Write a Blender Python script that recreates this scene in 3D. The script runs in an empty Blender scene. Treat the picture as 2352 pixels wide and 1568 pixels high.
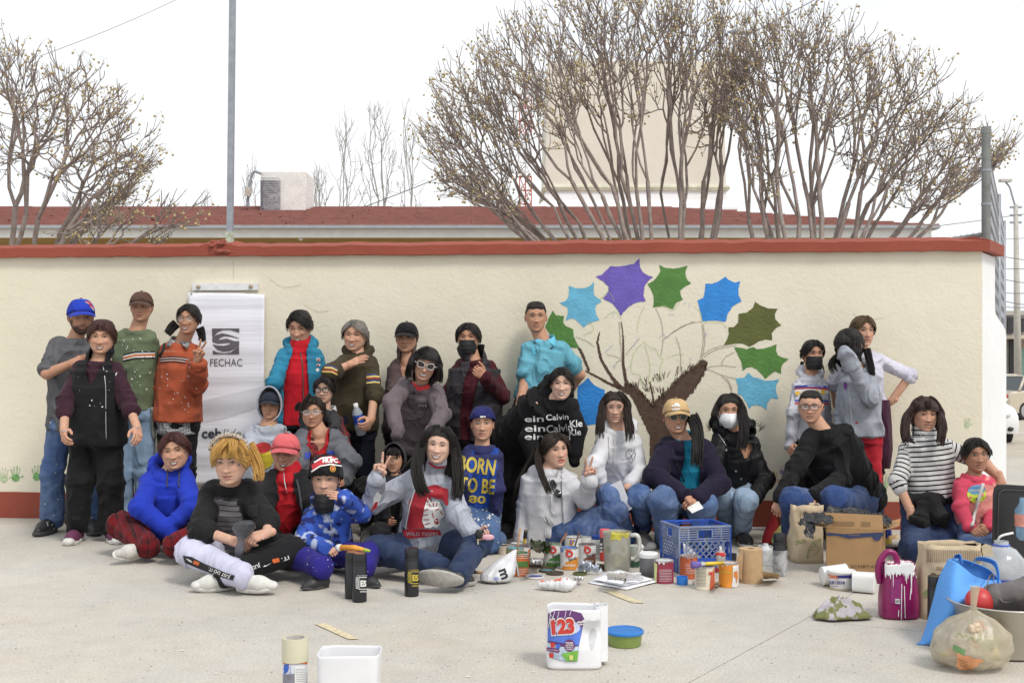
import bpy,bmesh,math,random
import numpy as np
from mathutils import Vector,Matrix,noise
from mathutils.bvhtree import BVHTree
R=math.radians
random.seed(7)
rng=np.random.default_rng(11)
SC=bpy.context.scene
COL=SC.collection
# ---- camera, light, exposure
F,HC,U0,V0=2700.0,1.30,1176.0,800.0
cam_d=bpy.data.cameras.new('camera')
cam_d.sensor_width=36.0
cam_d.lens=36.0*F/2352.0
cam_d.shift_y=16.0/2352.0
cam_d.clip_start,cam_d.clip_end=0.1,2000.0
cam=bpy.data.objects.new('camera',cam_d)
cam.location=(0,0,HC)
cam.rotation_euler=(R(90),0,0)
COL.objects.link(cam)
SC.camera=cam
SUN_EL,SUN_AZ=R(52),R(38)
world=bpy.data.worlds.new('World');SC.world=world;world.use_nodes=True
wn=world.node_tree.nodes;wl=world.node_tree.links
wn.clear()
wout=wn.new('ShaderNodeOutputWorld')
sky=wn.new('ShaderNodeTexSky');sky.sky_type='NISHITA';sky.sun_disc=False
sky.sun_elevation=SUN_EL;sky.sun_rotation=R(180)-SUN_AZ
sky.dust_density=4.0;sky.air_density=1.0
bg1=wn.new('ShaderNodeBackground');bg1.inputs['Strength'].default_value=0.10
wl.new(sky.outputs['Color'],bg1.inputs['Color'])
tc=wn.new('ShaderNodeTexCoord');mp=wn.new('ShaderNodeMapping')
mp.inputs['Scale'].default_value=(1.0,1.0,3.0)
wl.new(tc.outputs['Generated'],mp.inputs['Vector'])
cn=wn.new('ShaderNodeTexNoise');cn.inputs['Scale'].default_value=1.6;cn.inputs['Detail'].default_value=5
wl.new(mp.outputs['Vector'],cn.inputs['Vector'])
cr=wn.new('ShaderNodeValToRGB')
cr.color_ramp.elements[0].position=0.35;cr.color_ramp.elements[0].color=(0.79,0.86,0.95,1)
cr.color_ramp.elements[1].position=0.62;cr.color_ramp.elements[1].color=(0.98,0.99,1.0,1)
wl.new(cn.outputs['Fac'],cr.inputs['Fac'])
bg2=wn.new('ShaderNodeBackground');bg2.inputs['Strength'].default_value=0.84
wl.new(cr.outputs['Color'],bg2.inputs['Color'])
wm=wn.new('ShaderNodeMixShader');wm.inputs['Fac'].default_value=0.90
wl.new(bg1.outputs[0],wm.inputs[1]);wl.new(bg2.outputs[0],wm.inputs[2]);wl.new(wm.outputs[0],wout.inputs['Surface'])
sun_d=bpy.data.lights.new('sun','SUN');sun_d.energy=1.5;sun_d.angle=R(14);sun_d.color=(1.0,0.95,0.87)
sun=bpy.data.objects.new('sun',sun_d);COL.objects.link(sun)
sdir=Vector((math.sin(SUN_AZ)*math.cos(SUN_EL),-math.cos(SUN_AZ)*math.cos(SUN_EL),math.sin(SUN_EL)))
sun.rotation_euler=sdir.to_track_quat('Z','Y').to_euler()
SC.view_settings.view_transform='Standard'
SC.view_settings.look='None'
SC.view_settings.exposure=0.48
SC.view_settings.gamma=1.0
SC.view_settings.use_curve_mapping=False
# ---- helpers
def P(u,v,y):
 """the point at depth y seen in direction (u, v)"""
 return Vector(((u-U0)*y/F,y,HC+(V0-v)*y/F))
def G(u,v,z=0.0):
 """the point at height z seen in direction (u, v)"""
 return P(u,v,F*(HC-z)/(v-V0))
def srgb(*c):
 c=c[0]if len(c)==1 else c
 if isinstance(c,str):
  c=[int(c[i:i+2],16)for i in(0,2,4)]
 return tuple((x/255/12.92)if x/255<0.04045 else((x/255+0.055)/1.055)**2.4 for x in c)
def node_mat(name):
 m=bpy.data.materials.new(name);m.use_nodes=True
 nt=m.node_tree
 return m,nt.nodes,nt.links,nt.nodes['Principled BSDF']
_mc={}
def M(col,rough=0.6,var=0.06,scale=30.0,bump=0.0,bscale=60.0,metal=0.0,name='paint',alpha=1.0,trans=0.0,spec=None,coat=0.0):
 """plain procedural material: colour with mottling, optional fine relief"""
 if isinstance(col,str):col=srgb(col)
 key=(tuple(round(c,4)for c in col),rough,var,scale,bump,bscale,metal,name,alpha,trans,spec,coat)
 if key in _mc:return _mc[key]
 m,n,l,b=node_mat(name)
 b.inputs['Roughness'].default_value=rough
 b.inputs['Metallic'].default_value=metal
 if spec is not None:b.inputs['Specular IOR Level'].default_value=spec
 if coat:b.inputs['Coat Weight'].default_value=coat
 t=n.new('ShaderNodeTexCoord')
 nz=n.new('ShaderNodeTexNoise');nz.inputs['Scale'].default_value=scale;nz.inputs['Detail'].default_value=4
 l.new(t.outputs['Object'],nz.inputs['Vector'])
 rp=n.new('ShaderNodeMapRange')
 rp.inputs[1].default_value=0.3;rp.inputs[2].default_value=0.7
 rp.inputs[3].default_value=1-var;rp.inputs[4].default_value=1+var
 l.new(nz.outputs['Fac'],rp.inputs[0])
 mx=n.new('ShaderNodeVectorMath');mx.operation='SCALE'
 mx.inputs[0].default_value=col[:3]
 l.new(rp.outputs[0],mx.inputs['Scale']);l.new(mx.outputs[0],b.inputs['Base Color'])
 if bump:
  n2=n.new('ShaderNodeTexNoise');n2.inputs['Scale'].default_value=bscale;n2.inputs['Detail'].default_value=6
  l.new(t.outputs['Object'],n2.inputs['Vector'])
  bp=n.new('ShaderNodeBump');bp.inputs['Strength'].default_value=bump;bp.inputs['Distance'].default_value=0.01
  l.new(n2.outputs['Fac'],bp.inputs['Height']);l.new(bp.outputs[0],b.inputs['Normal'])
 if alpha<1:b.inputs['Alpha'].default_value=alpha
 if trans:b.inputs['Transmission Weight'].default_value=trans
 _mc[key]=m
 return m
_clothc={}
def cloth(name='cloth',weave=420.0,bump=0.25,heather=0.0,stripe=None,scol=(0.01,0.01,0.012),rough=0.85,wash=0.0,plaid=None,sheen=0.04,fold=0.8):
 """fabric: colour from the garment's own dye attribute; stripes run along the limb attribute"""
 key=(name,weave,bump,heather,stripe,scol,rough,wash,plaid,sheen,fold)
 if key in _clothc:return _clothc[key]
 m,n,l,b=node_mat(name)
 b.inputs['Roughness'].default_value=rough
 b.inputs['Specular IOR Level'].default_value=0.2
 b.inputs['Sheen Weight'].default_value=sheen
 ca=n.new('ShaderNodeAttribute');ca.attribute_name='dye'
 t=n.new('ShaderNodeTexCoord')
 col=ca.outputs['Color']
 def mixc(fac,a,bcol,mode='MIX'):
  x=n.new('ShaderNodeMix');x.data_type='RGBA';x.blend_type=mode
  if isinstance(fac,float):x.inputs[0].default_value=fac
  else:l.new(fac,x.inputs[0])
  l.new(a,x.inputs[6])
  if isinstance(bcol,tuple):x.inputs[7].default_value=(*bcol[:3],1)
  else:l.new(bcol,x.inputs[7])
  return x.outputs[2]
 def math_(op,a,c=None):
  x=n.new('ShaderNodeMath');x.operation=op
  for i,q in enumerate((a,c)):
   if q is None:continue
   if isinstance(q,(int,float)):x.inputs[i].default_value=q
   else:l.new(q,x.inputs[i])
  return x.outputs[0]
 if stripe:
  at=n.new('ShaderNodeAttribute');at.attribute_name='along'
  f=math_('FRACT',math_('DIVIDE',at.outputs['Fac'],stripe[0]))
  msk=math_('MULTIPLY',math_('LESS_THAN',f,stripe[1]),ca.outputs['Alpha'])
  col=mixc(msk,col,scol)
 if plaid:
  sp=n.new('ShaderNodeSeparateXYZ');l.new(t.outputs['Object'],sp.inputs[0])
  xs=math_('ADD',sp.outputs[0],math_('MULTIPLY',sp.outputs[1],0.6))
  zs=math_('SUBTRACT',sp.outputs[2],math_('MULTIPLY',sp.outputs[1],0.5))
  fx=math_('LESS_THAN',math_('FRACT',math_('DIVIDE',xs,plaid[0])),0.42)
  fz=math_('LESS_THAN',math_('FRACT',math_('DIVIDE',zs,plaid[0])),0.42)
  sm=math_('MULTIPLY',math_('ADD',fx,fz),0.42)
  col=mixc(sm,col,plaid[1])
  tx=math_('LESS_THAN',math_('FRACT',math_('DIVIDE',math_('ADD',xs,plaid[0]*.7),plaid[0])),0.07)
  col=mixc(math_('MULTIPLY',tx,0.6),col,plaid[2])
 nz=n.new('ShaderNodeTexNoise');nz.inputs['Scale'].default_value=9;nz.inputs['Detail'].default_value=5
 l.new(t.outputs['Object'],nz.inputs['Vector'])
 rp=n.new('ShaderNodeMapRange');rp.inputs[1].default_value=.3;rp.inputs[2].default_value=.7
 rp.inputs[3].default_value=0.76;rp.inputs[4].default_value=.97
 l.new(nz.outputs['Fac'],rp.inputs[0])
 vs=n.new('ShaderNodeVectorMath');vs.operation='SCALE';l.new(col,vs.inputs[0]);l.new(rp.outputs[0],vs.inputs['Scale'])
 col=vs.outputs[0]
 if heather:
  hn=n.new('ShaderNodeTexNoise');hn.inputs['Scale'].default_value=230;hn.inputs['Detail'].default_value=3
  hm=n.new('ShaderNodeMapping');hm.inputs['Scale'].default_value=(1,1,2.2)
  l.new(t.outputs['Object'],hm.inputs[0]);l.new(hm.outputs[0],hn.inputs['Vector'])
  hr=n.new('ShaderNodeMapRange');hr.inputs[1].default_value=.35;hr.inputs[2].default_value=.65
  hr.inputs[3].default_value=1-heather;hr.inputs[4].default_value=1+heather
  l.new(hn.outputs['Fac'],hr.inputs[0])
  v2=n.new('ShaderNodeVectorMath');v2.operation='SCALE';l.new(col,v2.inputs[0]);l.new(hr.outputs[0],v2.inputs['Scale'])
  col=v2.outputs[0]
 if wash:
  wz=n.new('ShaderNodeTexNoise');wz.inputs['Scale'].default_value=5;wz.inputs['Detail'].default_value=6;wz.inputs['Roughness'].default_value=.7
  l.new(t.outputs['Object'],wz.inputs['Vector'])
  wr=n.new('ShaderNodeMapRange');wr.inputs[1].default_value=.45;wr.inputs[2].default_value=.75;wr.inputs[3].default_value=0;wr.inputs[4].default_value=wash
  l.new(wz.outputs['Fac'],wr.inputs[0])
  col=mixc(wr.outputs[0],col,(0.42,0.5,0.62))
 l.new(col,b.inputs['Base Color'])
 n2=n.new('ShaderNodeTexNoise');n2.inputs['Scale'].default_value=weave;n2.inputs['Detail'].default_value=2
 l.new(t.outputs['Object'],n2.inputs['Vector'])
 n3=n.new('ShaderNodeTexNoise');n3.noise_type='RIDGED_MULTIFRACTAL';n3.inputs['Scale'].default_value=6.5;n3.inputs['Detail'].default_value=1.5;n3.inputs['Distortion'].default_value=0.6;n3.inputs['Offset'].default_value=1.0;n3.inputs['Gain'].default_value=2.0
 m3=n.new('ShaderNodeMapping');m3.inputs['Scale'].default_value=(1,1,.6);m3.inputs['Rotation'].default_value=(.3,.5,0)
 l.new(t.outputs['Object'],m3.inputs[0]);l.new(m3.outputs[0],n3.inputs['Vector'])
 b1=n.new('ShaderNodeBump');b1.inputs['Strength'].default_value=fold;b1.inputs['Distance'].default_value=0.03
 l.new(n3.outputs['Fac'],b1.inputs['Height'])
 b2=n.new('ShaderNodeBump');b2.inputs['Strength'].default_value=bump;b2.inputs['Distance'].default_value=0.004
 l.new(n2.outputs['Fac'],b2.inputs['Height']);l.new(b1.outputs[0],b2.inputs['Normal']);l.new(b2.outputs[0],b.inputs['Normal'])
 _clothc[key]=m
 return m
def skin_mat():
 m,n,l,b=node_mat('skin')
 ca=n.new('ShaderNodeAttribute');ca.attribute_name='dye'
 t=n.new('ShaderNodeTexCoord')
 nz=n.new('ShaderNodeTexNoise');nz.inputs['Scale'].default_value=45;nz.inputs['Detail'].default_value=4
 l.new(t.outputs['Object'],nz.inputs['Vector'])
 rp=n.new('ShaderNodeMapRange');rp.inputs[1].default_value=.3;rp.inputs[2].default_value=.7;rp.inputs[3].default_value=.92;rp.inputs[4].default_value=1.08
 l.new(nz.outputs['Fac'],rp.inputs[0])
 vs=n.new('ShaderNodeVectorMath');vs.operation='SCALE';l.new(ca.outputs['Color'],vs.inputs[0]);l.new(rp.outputs[0],vs.inputs['Scale'])
 l.new(vs.outputs[0],b.inputs['Base Color'])
 b.inputs['Roughness'].default_value=0.6
 b.inputs['Specular IOR Level'].default_value=0.25
 b.inputs['Subsurface Weight'].default_value=0.12
 b.inputs['Subsurface Radius'].default_value=(0.012,0.005,0.003)
 b.inputs['Subsurface Scale'].default_value=0.6
 return m
SKIN=skin_mat()
_hc={}
def hair_mat(col):
 col=tuple(col)
 if col in _hc:return _hc[col]
 m,n,l,b=node_mat('hair')
 uv=n.new('ShaderNodeUVMap');uv.uv_map='UVMap'
 mp=n.new('ShaderNodeMapping');mp.inputs['Scale'].default_value=(90,2.5,1)
 l.new(uv.outputs[0],mp.inputs[0])
 nz=n.new('ShaderNodeTexNoise');nz.inputs['Scale'].default_value=1.0;nz.inputs['Detail'].default_value=3
 l.new(mp.outputs[0],nz.inputs['Vector'])
 rp=n.new('ShaderNodeMapRange');rp.inputs[1].default_value=.3;rp.inputs[2].default_value=.7;rp.inputs[3].default_value=.45;rp.inputs[4].default_value=1.6
 l.new(nz.outputs['Fac'],rp.inputs[0])
 vs=n.new('ShaderNodeVectorMath');vs.operation='SCALE';vs.inputs[0].default_value=col
 l.new(rp.outputs[0],vs.inputs['Scale']);l.new(vs.outputs[0],b.inputs['Base Color'])
 bp=n.new('ShaderNodeBump');bp.inputs['Strength'].default_value=.6;bp.inputs['Distance'].default_value=.006
 l.new(nz.outputs['Fac'],bp.inputs['Height']);l.new(bp.outputs[0],b.inputs['Normal'])
 b.inputs['Roughness'].default_value=0.42
 b.inputs['Specular IOR Level'].default_value=0.3
 _hc[col]=m
 return m
class MB:
 """collects shapes into one mesh"""
 def __init__(s):s.v=[];s.f=[];s.mi=[];s.cur=0
 def add(s,vs,fs):
  o=len(s.v);s.v.extend([tuple(p)for p in vs]);s.f.extend([[i+o for i in f]for f in fs]);s.mi.extend([s.cur]*len(fs));return s
 def box(s,c,size,rot=None):
  x,y,z=[q/2 for q in size]
  vs=[Vector((a,b,d))for a in(-x,x)for b in(-y,y)for d in(-z,z)]
  if rot is not None:vs=[rot@p for p in vs]
  c=Vector(c)
  return s.add([p+c for p in vs],[(0,1,3,2),(4,6,7,5),(0,4,5,1),(2,3,7,6),(0,2,6,4),(1,5,7,3)])
 def tube(s,pts,r,n=6,cap=True):
  pts=[Vector(p)for p in pts]
  rs=r if hasattr(r,'__len__')else[r]*len(pts)
  vs=[];ref=None
  for i,p in enumerate(pts):
   d=(pts[min(i+1,len(pts)-1)]-pts[max(i-1,0)])
   d=d.normalized()if d.length>1e-9 else Vector((0,0,1))
   if ref is None:ref=d.orthogonal().normalized()
   a=(ref-d*ref.dot(d));a=a.normalized()if a.length>1e-6 else d.orthogonal().normalized()
   ref=a;b=d.cross(a)
   for k in range(n):
    t=2*math.pi*k/n
    vs.append(p+(a*math.cos(t)+b*math.sin(t))*rs[i])
  fs=[(i*n+k,i*n+(k+1)%n,(i+1)*n+(k+1)%n,(i+1)*n+k)for i in range(len(pts)-1)for k in range(n)]
  if cap:fs+=[tuple(range(n-1,-1,-1)),tuple((len(pts)-1)*n+k for k in range(n))]
  return s.add(vs,fs)
 def bar(s,a,b,w,h=None):
  """rectangular bar from a to b"""
  a=Vector(a);b=Vector(b);d=(b-a);L=d.length
  q=d.to_track_quat('X','Z').to_matrix()
  return s.box((a+b)/2,(L,w,h or w),q)
 def loft(s,rings,cap=True,close=True):
  n=len(rings[0]);vs=[p for r in rings for p in r]
  m=n if close else n-1
  fs=[(i*n+k,i*n+(k+1)%n,(i+1)*n+(k+1)%n,(i+1)*n+k)for i in range(len(rings)-1)for k in range(m)]
  if cap:fs+=[tuple(range(n-1,-1,-1)),tuple((len(rings)-1)*n+k for k in range(n))]
  return s.add(vs,fs)
 def lathe(s,prof,n=28,c=(0,0,0),cap0=True,cap1=True):
  c=Vector(c)
  rings=[[c+Vector((r*math.cos(2*math.pi*k/n),r*math.sin(2*math.pi*k/n),z))for k in range(n)]for r,z in prof]
  o=len(s.v)
  s.loft(rings,cap=False)
  if cap0:s.add(rings[0],[tuple(range(n-1,-1,-1))])
  if cap1:s.add(rings[-1],[tuple(range(n))])
  return s
 def ball(s,c,r,n=10,m=7,scale=(1,1,1),rot=None):
  rings=[]
  for i in range(1,m):
   t=math.pi*i/m
   ring=[]
   for k in range(n):
    p=Vector((r*scale[0]*math.sin(t)*math.cos(2*math.pi*k/n),r*scale[1]*math.sin(t)*math.sin(2*math.pi*k/n),-r*scale[2]*math.cos(t)))
    ring.append((rot@p if rot is not None else p)+Vector(c))
   rings.append(ring)
  return s.loft(rings)
 def mat(s,i):s.cur=i;return s
 def build(s,name,mats,parent=None,smooth=False,angle=None,loc=None):
  me=bpy.data.meshes.new(name)
  v=s.v
  if loc is not None:
   lx=Vector(loc);v=[tuple(Vector(p)-lx)for p in v]
  me.from_pydata(v,[],s.f)
  if not isinstance(mats,(list,tuple)):mats=[mats]
  for m in mats:me.materials.append(m)
  if len(mats)>1:me.polygons.foreach_set('material_index',s.mi)
  if smooth:me.polygons.foreach_set('use_smooth',[True]*len(me.polygons))
  if angle:
   me.polygons.foreach_set('use_smooth',[True]*len(me.polygons))
   me.set_sharp_from_angle(angle=R(angle))
  me.update()
  return link(name,me,parent,loc)
def link(name,me,parent=None,loc=None):
 o=bpy.data.objects.new(name,me);COL.objects.link(o)
 if loc is not None:o.location=loc
 if parent is not None:
  o.parent=parent
  # parents never rotate here: keep world placement
  pm=Vector(world_loc(parent))
  if loc is not None:o.location=Vector(loc)-pm
  else:o.location=-pm
 return o
def world_loc(o):
 p=Vector(o.location)
 while o.parent is not None:
  o=o.parent;p=p+Vector(o.location)
 return p
def empty(name,loc,label=None,cat=None,group=None):
 o=bpy.data.objects.new(name,None);COL.objects.link(o);o.location=loc
 o.empty_display_size=0.1
 return tag(o,label,cat,group)
def tag(o,label=None,cat=None,group=None,kind=None):
 if label:o['label']=label
 if cat:o['category']=cat
 if group:o['group']=group
 if kind:o['kind']=kind
 return o
def nz3(p,f=1.0):return noise.noise(Vector(p)*f)
# ---- flat prints laid on a surface
def bvh_of(objs):
 vs=[];fs=[]
 for o in(objs if isinstance(objs,(list,tuple))else[objs]):
  w=world_loc(o);k=len(vs)
  vs.extend([v.co+w for v in o.data.vertices]);fs.extend([[i+k for i in p.vertices]for p in o.data.polygons])
 return BVHTree.FromPolygons(vs,fs)
EYE=Vector((0,0,HC))
def poly2d(polys,maxe):
 """fill 2-d outlines (outer + holes by even-odd) and cut them fine; returns verts, faces"""
 cu=bpy.data.curves.new('t','CURVE');cu.dimensions='2D';cu.fill_mode='BOTH'
 for pl in polys:
  sp=cu.splines.new('POLY');sp.points.add(len(pl)-1)
  for i,(a,b)in enumerate(pl):sp.points[i].co=(a,b,0,1)
  sp.use_cyclic_u=True
 o=bpy.data.objects.new('t',cu);COL.objects.link(o)
 dg=bpy.context.evaluated_depsgraph_get()
 me=bpy.data.meshes.new_from_object(o.evaluated_get(dg))
 bpy.data.objects.remove(o);bpy.data.curves.remove(cu)
 return refine(me,maxe)
def refine(me,maxe):
 bm=bmesh.new();bm.from_mesh(me);bpy.data.meshes.remove(me)
 bmesh.ops.remove_doubles(bm,verts=bm.verts,dist=1e-4)
 bmesh.ops.triangulate(bm,faces=bm.faces)
 for it in range(6):
  es=[e for e in bm.edges if e.calc_length()>maxe]
  if not es:break
  bmesh.ops.subdivide_edges(bm,edges=es,cuts=1)
  bmesh.ops.triangulate(bm,faces=[f for f in bm.faces if len(f.verts)>3])
 vs=[(v.co.x,v.co.y)for v in bm.verts];bm.verts.index_update()
 fs=[[v.index for v in f.verts]for f in bm.faces]
 bm.free()
 return vs,fs
_tc={}
def text2d(s,bold=0.0,shear=0.0,maxe=0.25,space=1.0):
 key=(s,bold,shear,maxe,space)
 if key in _tc:return _tc[key]
 cu=bpy.data.curves.new('t','FONT');cu.body=s;cu.size=1.0;cu.offset=bold;cu.shear=shear
 cu.resolution_u=3;cu.space_character=space
 o=bpy.data.objects.new('t',cu);COL.objects.link(o)
 dg=bpy.context.evaluated_depsgraph_get()
 me=bpy.data.meshes.new_from_object(o.evaluated_get(dg))
 bpy.data.objects.remove(o);bpy.data.curves.remove(cu)
 r=refine(me,maxe);_tc[key]=r
 return r
def project(vs2,fs,target,mat,parent,name='print',off=0.003,jump=0.06,cam_off=True,bvh=None):
 """lay a print given by sight directions (u, v) on the target's surface"""
 b=bvh or bvh_of(target)
 out=[];ok=[]
 for(u,v)in vs2:
  d=(P(u,v,1.0)-EYE).normalized()
  h=b.ray_cast(EYE,d)
  if h[0]is None:out.append(EYE);ok.append(False)
  else:
   n=h[1]if h[1].dot(d)<0 else-h[1]
   out.append(h[0]+n*off*0.6-d*off*0.7);ok.append(True)
 f2=[]
 for f in fs:
  if not all(ok[i]for i in f):continue
  ys=[out[i].y for i in f]
  if max(ys)-min(ys)>jump:continue
  a,c,e=(out[f[0]],out[f[1]],out[f[2]])
  if(c-a).cross(e-a).dot(EYE-a)<0:f=f[::-1]
  f2.append(f)
 if not f2:return None
 used=sorted({i for f in f2 for i in f});mp={i:k for k,i in enumerate(used)}
 mb=MB();mb.add([out[i]for i in used],[[mp[i]for i in f]for f in f2])
 return mb.build(name,mat,parent,smooth=True)
def lay_poly(polys,target,mat,parent=None,maxe=6.0,name='print',off=0.003,jump=0.06,bvh=None):
 if not isinstance(polys[0][0],(list,tuple)):polys=[polys]
 vs,fs=poly2d(polys,maxe)
 o=project(vs,fs,target,mat,parent if parent is not None else(target[0]if isinstance(target,list)else target),name,off,jump,bvh=bvh)
 if o and len(polys)>1:o['kind']='stuff'
 return o
def lay_text(s,u,v,h,target,mat,parent=None,rot=0.0,bold=0.0,shear=0.0,width=None,off=0.0035,jump=0.06,arc=0.0,name='lettering',space=1.0,bvh=None,align='c'):
 """text centred on (u, v): h is the capital height, rot in degrees clockwise"""
 vs,fs=text2d(s,bold,shear,0.22,space)
 a=np.array(vs);
 if len(a)==0:return None
 x0,x1=a[:,0].min(),a[:,0].max()
 k=h/0.70
 kx=k if width is None else width/(x1-x0)
 ax=(a[:,0]-(x0+x1)/2)*kx;ay=(a[:,1]-0.35)*k
 ay=ay-arc*(ax/max(1e-6,(x1-x0)*kx/2))**2
 c,sn=math.cos(R(rot)),math.sin(R(rot))
 uu=u+ax*c+ay*sn;vv=v+ax*sn-ay*c
 return project(list(zip(uu,vv)),fs,target,mat,parent if parent is not None else(target[0]if isinstance(target,list)else target),name,off,jump,bvh=bvh)
def line2d(pts,w):
 """outline of a polyline w wide"""
 pts=[Vector(p)for p in pts];L=[];Rr=[]
 ws=w if hasattr(w,'__len__')else[w]*len(pts)
 for i,p in enumerate(pts):
  d=(pts[min(i+1,len(pts)-1)]-pts[max(i-1,0)]).normalized()
  nn=Vector((-d.y,d.x))*ws[i]/2
  L.append(tuple(p+nn));Rr.append(tuple(p-nn))
 return L+Rr[::-1]
def strips2d(lines,w):
 """quads for many polylines at once"""
 vs=[];fs=[]
 for pts in lines:
  pts=[Vector(p)for p in pts];o=len(vs)
  for i,p in enumerate(pts):
   d=(pts[min(i+1,len(pts)-1)]-pts[max(i-1,0)])
   d=d.normalized()if d.length>0 else Vector((1,0))
   nn=Vector((-d.y,d.x))*w/2
   vs+=[tuple(p+nn),tuple(p-nn)]
  for i in range(len(pts)-1):
   fs+=[(o+2*i,o+2*i+1,o+2*i+3),(o+2*i,o+2*i+3,o+2*i+2)]
 return vs,fs
def lay_lines(lines,w,target,mat,parent=None,name='print',off=0.003,seg=6.0,jump=0.06,bvh=None):
 fine=[]
 for pts in lines:
  q=[pts[0]]
  for a,b in zip(pts[:-1],pts[1:]):
   n=max(1,int(math.hypot(b[0]-a[0],b[1]-a[1])/seg))
   q+=[(a[0]+(b[0]-a[0])*k/n,a[1]+(b[1]-a[1])*k/n)for k in range(1,n+1)]
  fine.append(q)
 vs,fs=strips2d(fine,w)
 o=project(vs,fs,target,mat,parent if parent is not None else(target[0]if isinstance(target,list)else target),name,off,jump,bvh=bvh)
 if o and len(lines)>1:o['kind']='stuff'
 return o
def catmull(pts,n=6):
 pts=[Vector(p)for p in pts]
 if len(pts)<3:
  return[pts[0].lerp(pts[-1],k/n)for k in range(n+1)]
 out=[]
 for i in range(len(pts)-1):
  p0,p1,p2,p3=pts[max(i-1,0)],pts[i],pts[i+1],pts[min(i+2,len(pts)-1)]
  for k in range(n):
   t=k/n
   out.append(0.5*((2*p1)+(p2-p0)*t+(2*p0-5*p1+4*p2-p3)*t*t+(3*p1-p0-3*p2+p3)*t**3))
 out.append(pts[-1])
 return out
def ellipse(cu,cv,a,b,n=24,rot=0):
 c,s=math.cos(R(rot)),math.sin(R(rot))
 return[(cu+a*math.cos(2*math.pi*k/n)*c-b*math.sin(2*math.pi*k/n)*s,cv+a*math.cos(2*math.pi*k/n)*s+b*math.sin(2*math.pi*k/n)*c)for k in range(n)]
 # ---- ground
def concrete_mat():
 m,n,l,b=node_mat('concrete')
 t=n.new('ShaderNodeTexCoord')
 def noise_(s,d,r=.55):
  x=n.new('ShaderNodeTexNoise');x.inputs['Scale'].default_value=s;x.inputs['Detail'].default_value=d;x.inputs['Roughness'].default_value=r
  l.new(t.outputs['Object'],x.inputs['Vector']);return x.outputs['Fac']
 def rng_(f,a,bb,c,d):
  x=n.new('ShaderNodeMapRange');l.new(f,x.inputs[0])
  for i,q in enumerate((a,bb,c,d)):x.inputs[i+1].default_value=q
  return x.outputs[0]
 def mul(a,c):
  x=n.new('ShaderNodeMath');x.operation='MULTIPLY';l.new(a,x.inputs[0]);l.new(c,x.inputs[1]);return x.outputs[0]
 big=rng_(noise_(0.55,6),.3,.7,.85,1.10)
 mid=rng_(noise_(6,6,.7),.3,.7,.92,1.07)
 fine=rng_(noise_(85,3,.6),.3,.72,.80,1.14)
 v=n.new('ShaderNodeTexVoronoi');v.inputs['Scale'].default_value=60;l.new(t.outputs['Object'],v.inputs['Vector'])
 pit=rng_(v.outputs['Distance'],.06,.16,.68,1.0)
 k=mul(mul(big,mid),mul(fine,pit))
 tint=n.new('ShaderNodeMix');tint.data_type='RGBA';l.new(rng_(noise_(1.3,5),.35,.65,0,1),tint.inputs[0])
 tint.inputs[6].default_value=(.50,.475,.43,1);tint.inputs[7].default_value=(.52,.475,.405,1)
 s=n.new('ShaderNodeVectorMath');s.operation='SCALE';l.new(tint.outputs[2],s.inputs[0]);l.new(k,s.inputs['Scale'])
 l.new(s.outputs[0],b.inputs['Base Color']);b.inputs['Roughness'].default_value=.9
 bp=n.new('ShaderNodeBump');bp.inputs['Strength'].default_value=.5;bp.inputs['Distance'].default_value=.006
 l.new(k,bp.inputs['Height']);l.new(bp.outputs[0],b.inputs['Normal'])
 return m
CONC=concrete_mat()
def ground_z(x,y):
 """the yard is level; the street beyond the corner falls away"""
 s=max(0.0,min(1.0,(y-11)/15.0));s=s*s*(3-2*s)
 far=max(0.0,min(1.0,(y-26)/14.0))
 side=max(0.0,min(1.0,(x-2.5)/3.0))
 return-(0.80*s+0.25*far)*side
earth=M((.44,.39,.32),.95,.15,3,.3,40)
mb=MB()
xs=list(np.concatenate([[-600,-200,-60,-20],np.arange(-8,26,2),[40,80,200,600]]));ys=list(np.concatenate([[-100,-20,0],np.arange(2,46,2),[60,100,200,500,900]]))
mb.add([(x,y,ground_z(x,y)-0.016)for y in ys for x in xs],[(j*len(xs)+i,j*len(xs)+i+1,(j+1)*len(xs)+i+1,(j+1)*len(xs)+i)for j in range(len(ys)-1)for i in range(len(xs)-1)])
tag(mb.build('ground',earth,smooth=True),kind='structure')
# the yard: concrete slabs poured with open joints
yard=empty('yard',(0,0,0));yard['kind']='structure'
JA,JB=G(2021,1328),G(1590,1562)
JC,JD=G(1778,1414),G(2121,1447)
jd=(JA-JB).normalized();jn=Vector((jd.y,-jd.x,0))
cd=(JD-JC).normalized()
def slab(poly):
 mb=MB();n=len(poly)
 c=sum((Vector((p[0],p[1],0))for p in poly),Vector())/n
 top=[Vector((p[0],p[1],0))for p in poly]
 ins=[q+(c-q).normalized()*0.003 for q in top]
 mb.add([(*q.xy,0.0)for q in ins]+[(*q.xy,-0.012)for q in top],[tuple(range(n))]+[(i,n+i,n+(i+1)%n,(i+1)%n)for i in range(n)])
 o=mb.build('concrete_slab',CONC,yard)
 return o
g=0.0015
far_p=JA+jd*9;near_p=JB-jd*9
X=JA+jd*(JC-JA).dot(jd)
def rot_poly(pts):
 a=sum((pts[i][0]*pts[(i+1)%len(pts)][1]-pts[(i+1)%len(pts)][0]*pts[i][1])for i in range(len(pts)))
 return pts if a>0 else pts[::-1]
SLAB_L=slab(rot_poly([tuple((near_p-jn*g).xy),tuple((far_p-jn*g).xy),(-14,11.5),(-14,-4)]))
SLAB_RF=slab(rot_poly([tuple((X+jn*g+cd*0+jd*g).xy),tuple((far_p+jn*g).xy),(9.5,12.6),tuple((X+cd*9+jd*g).xy)]))
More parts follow.
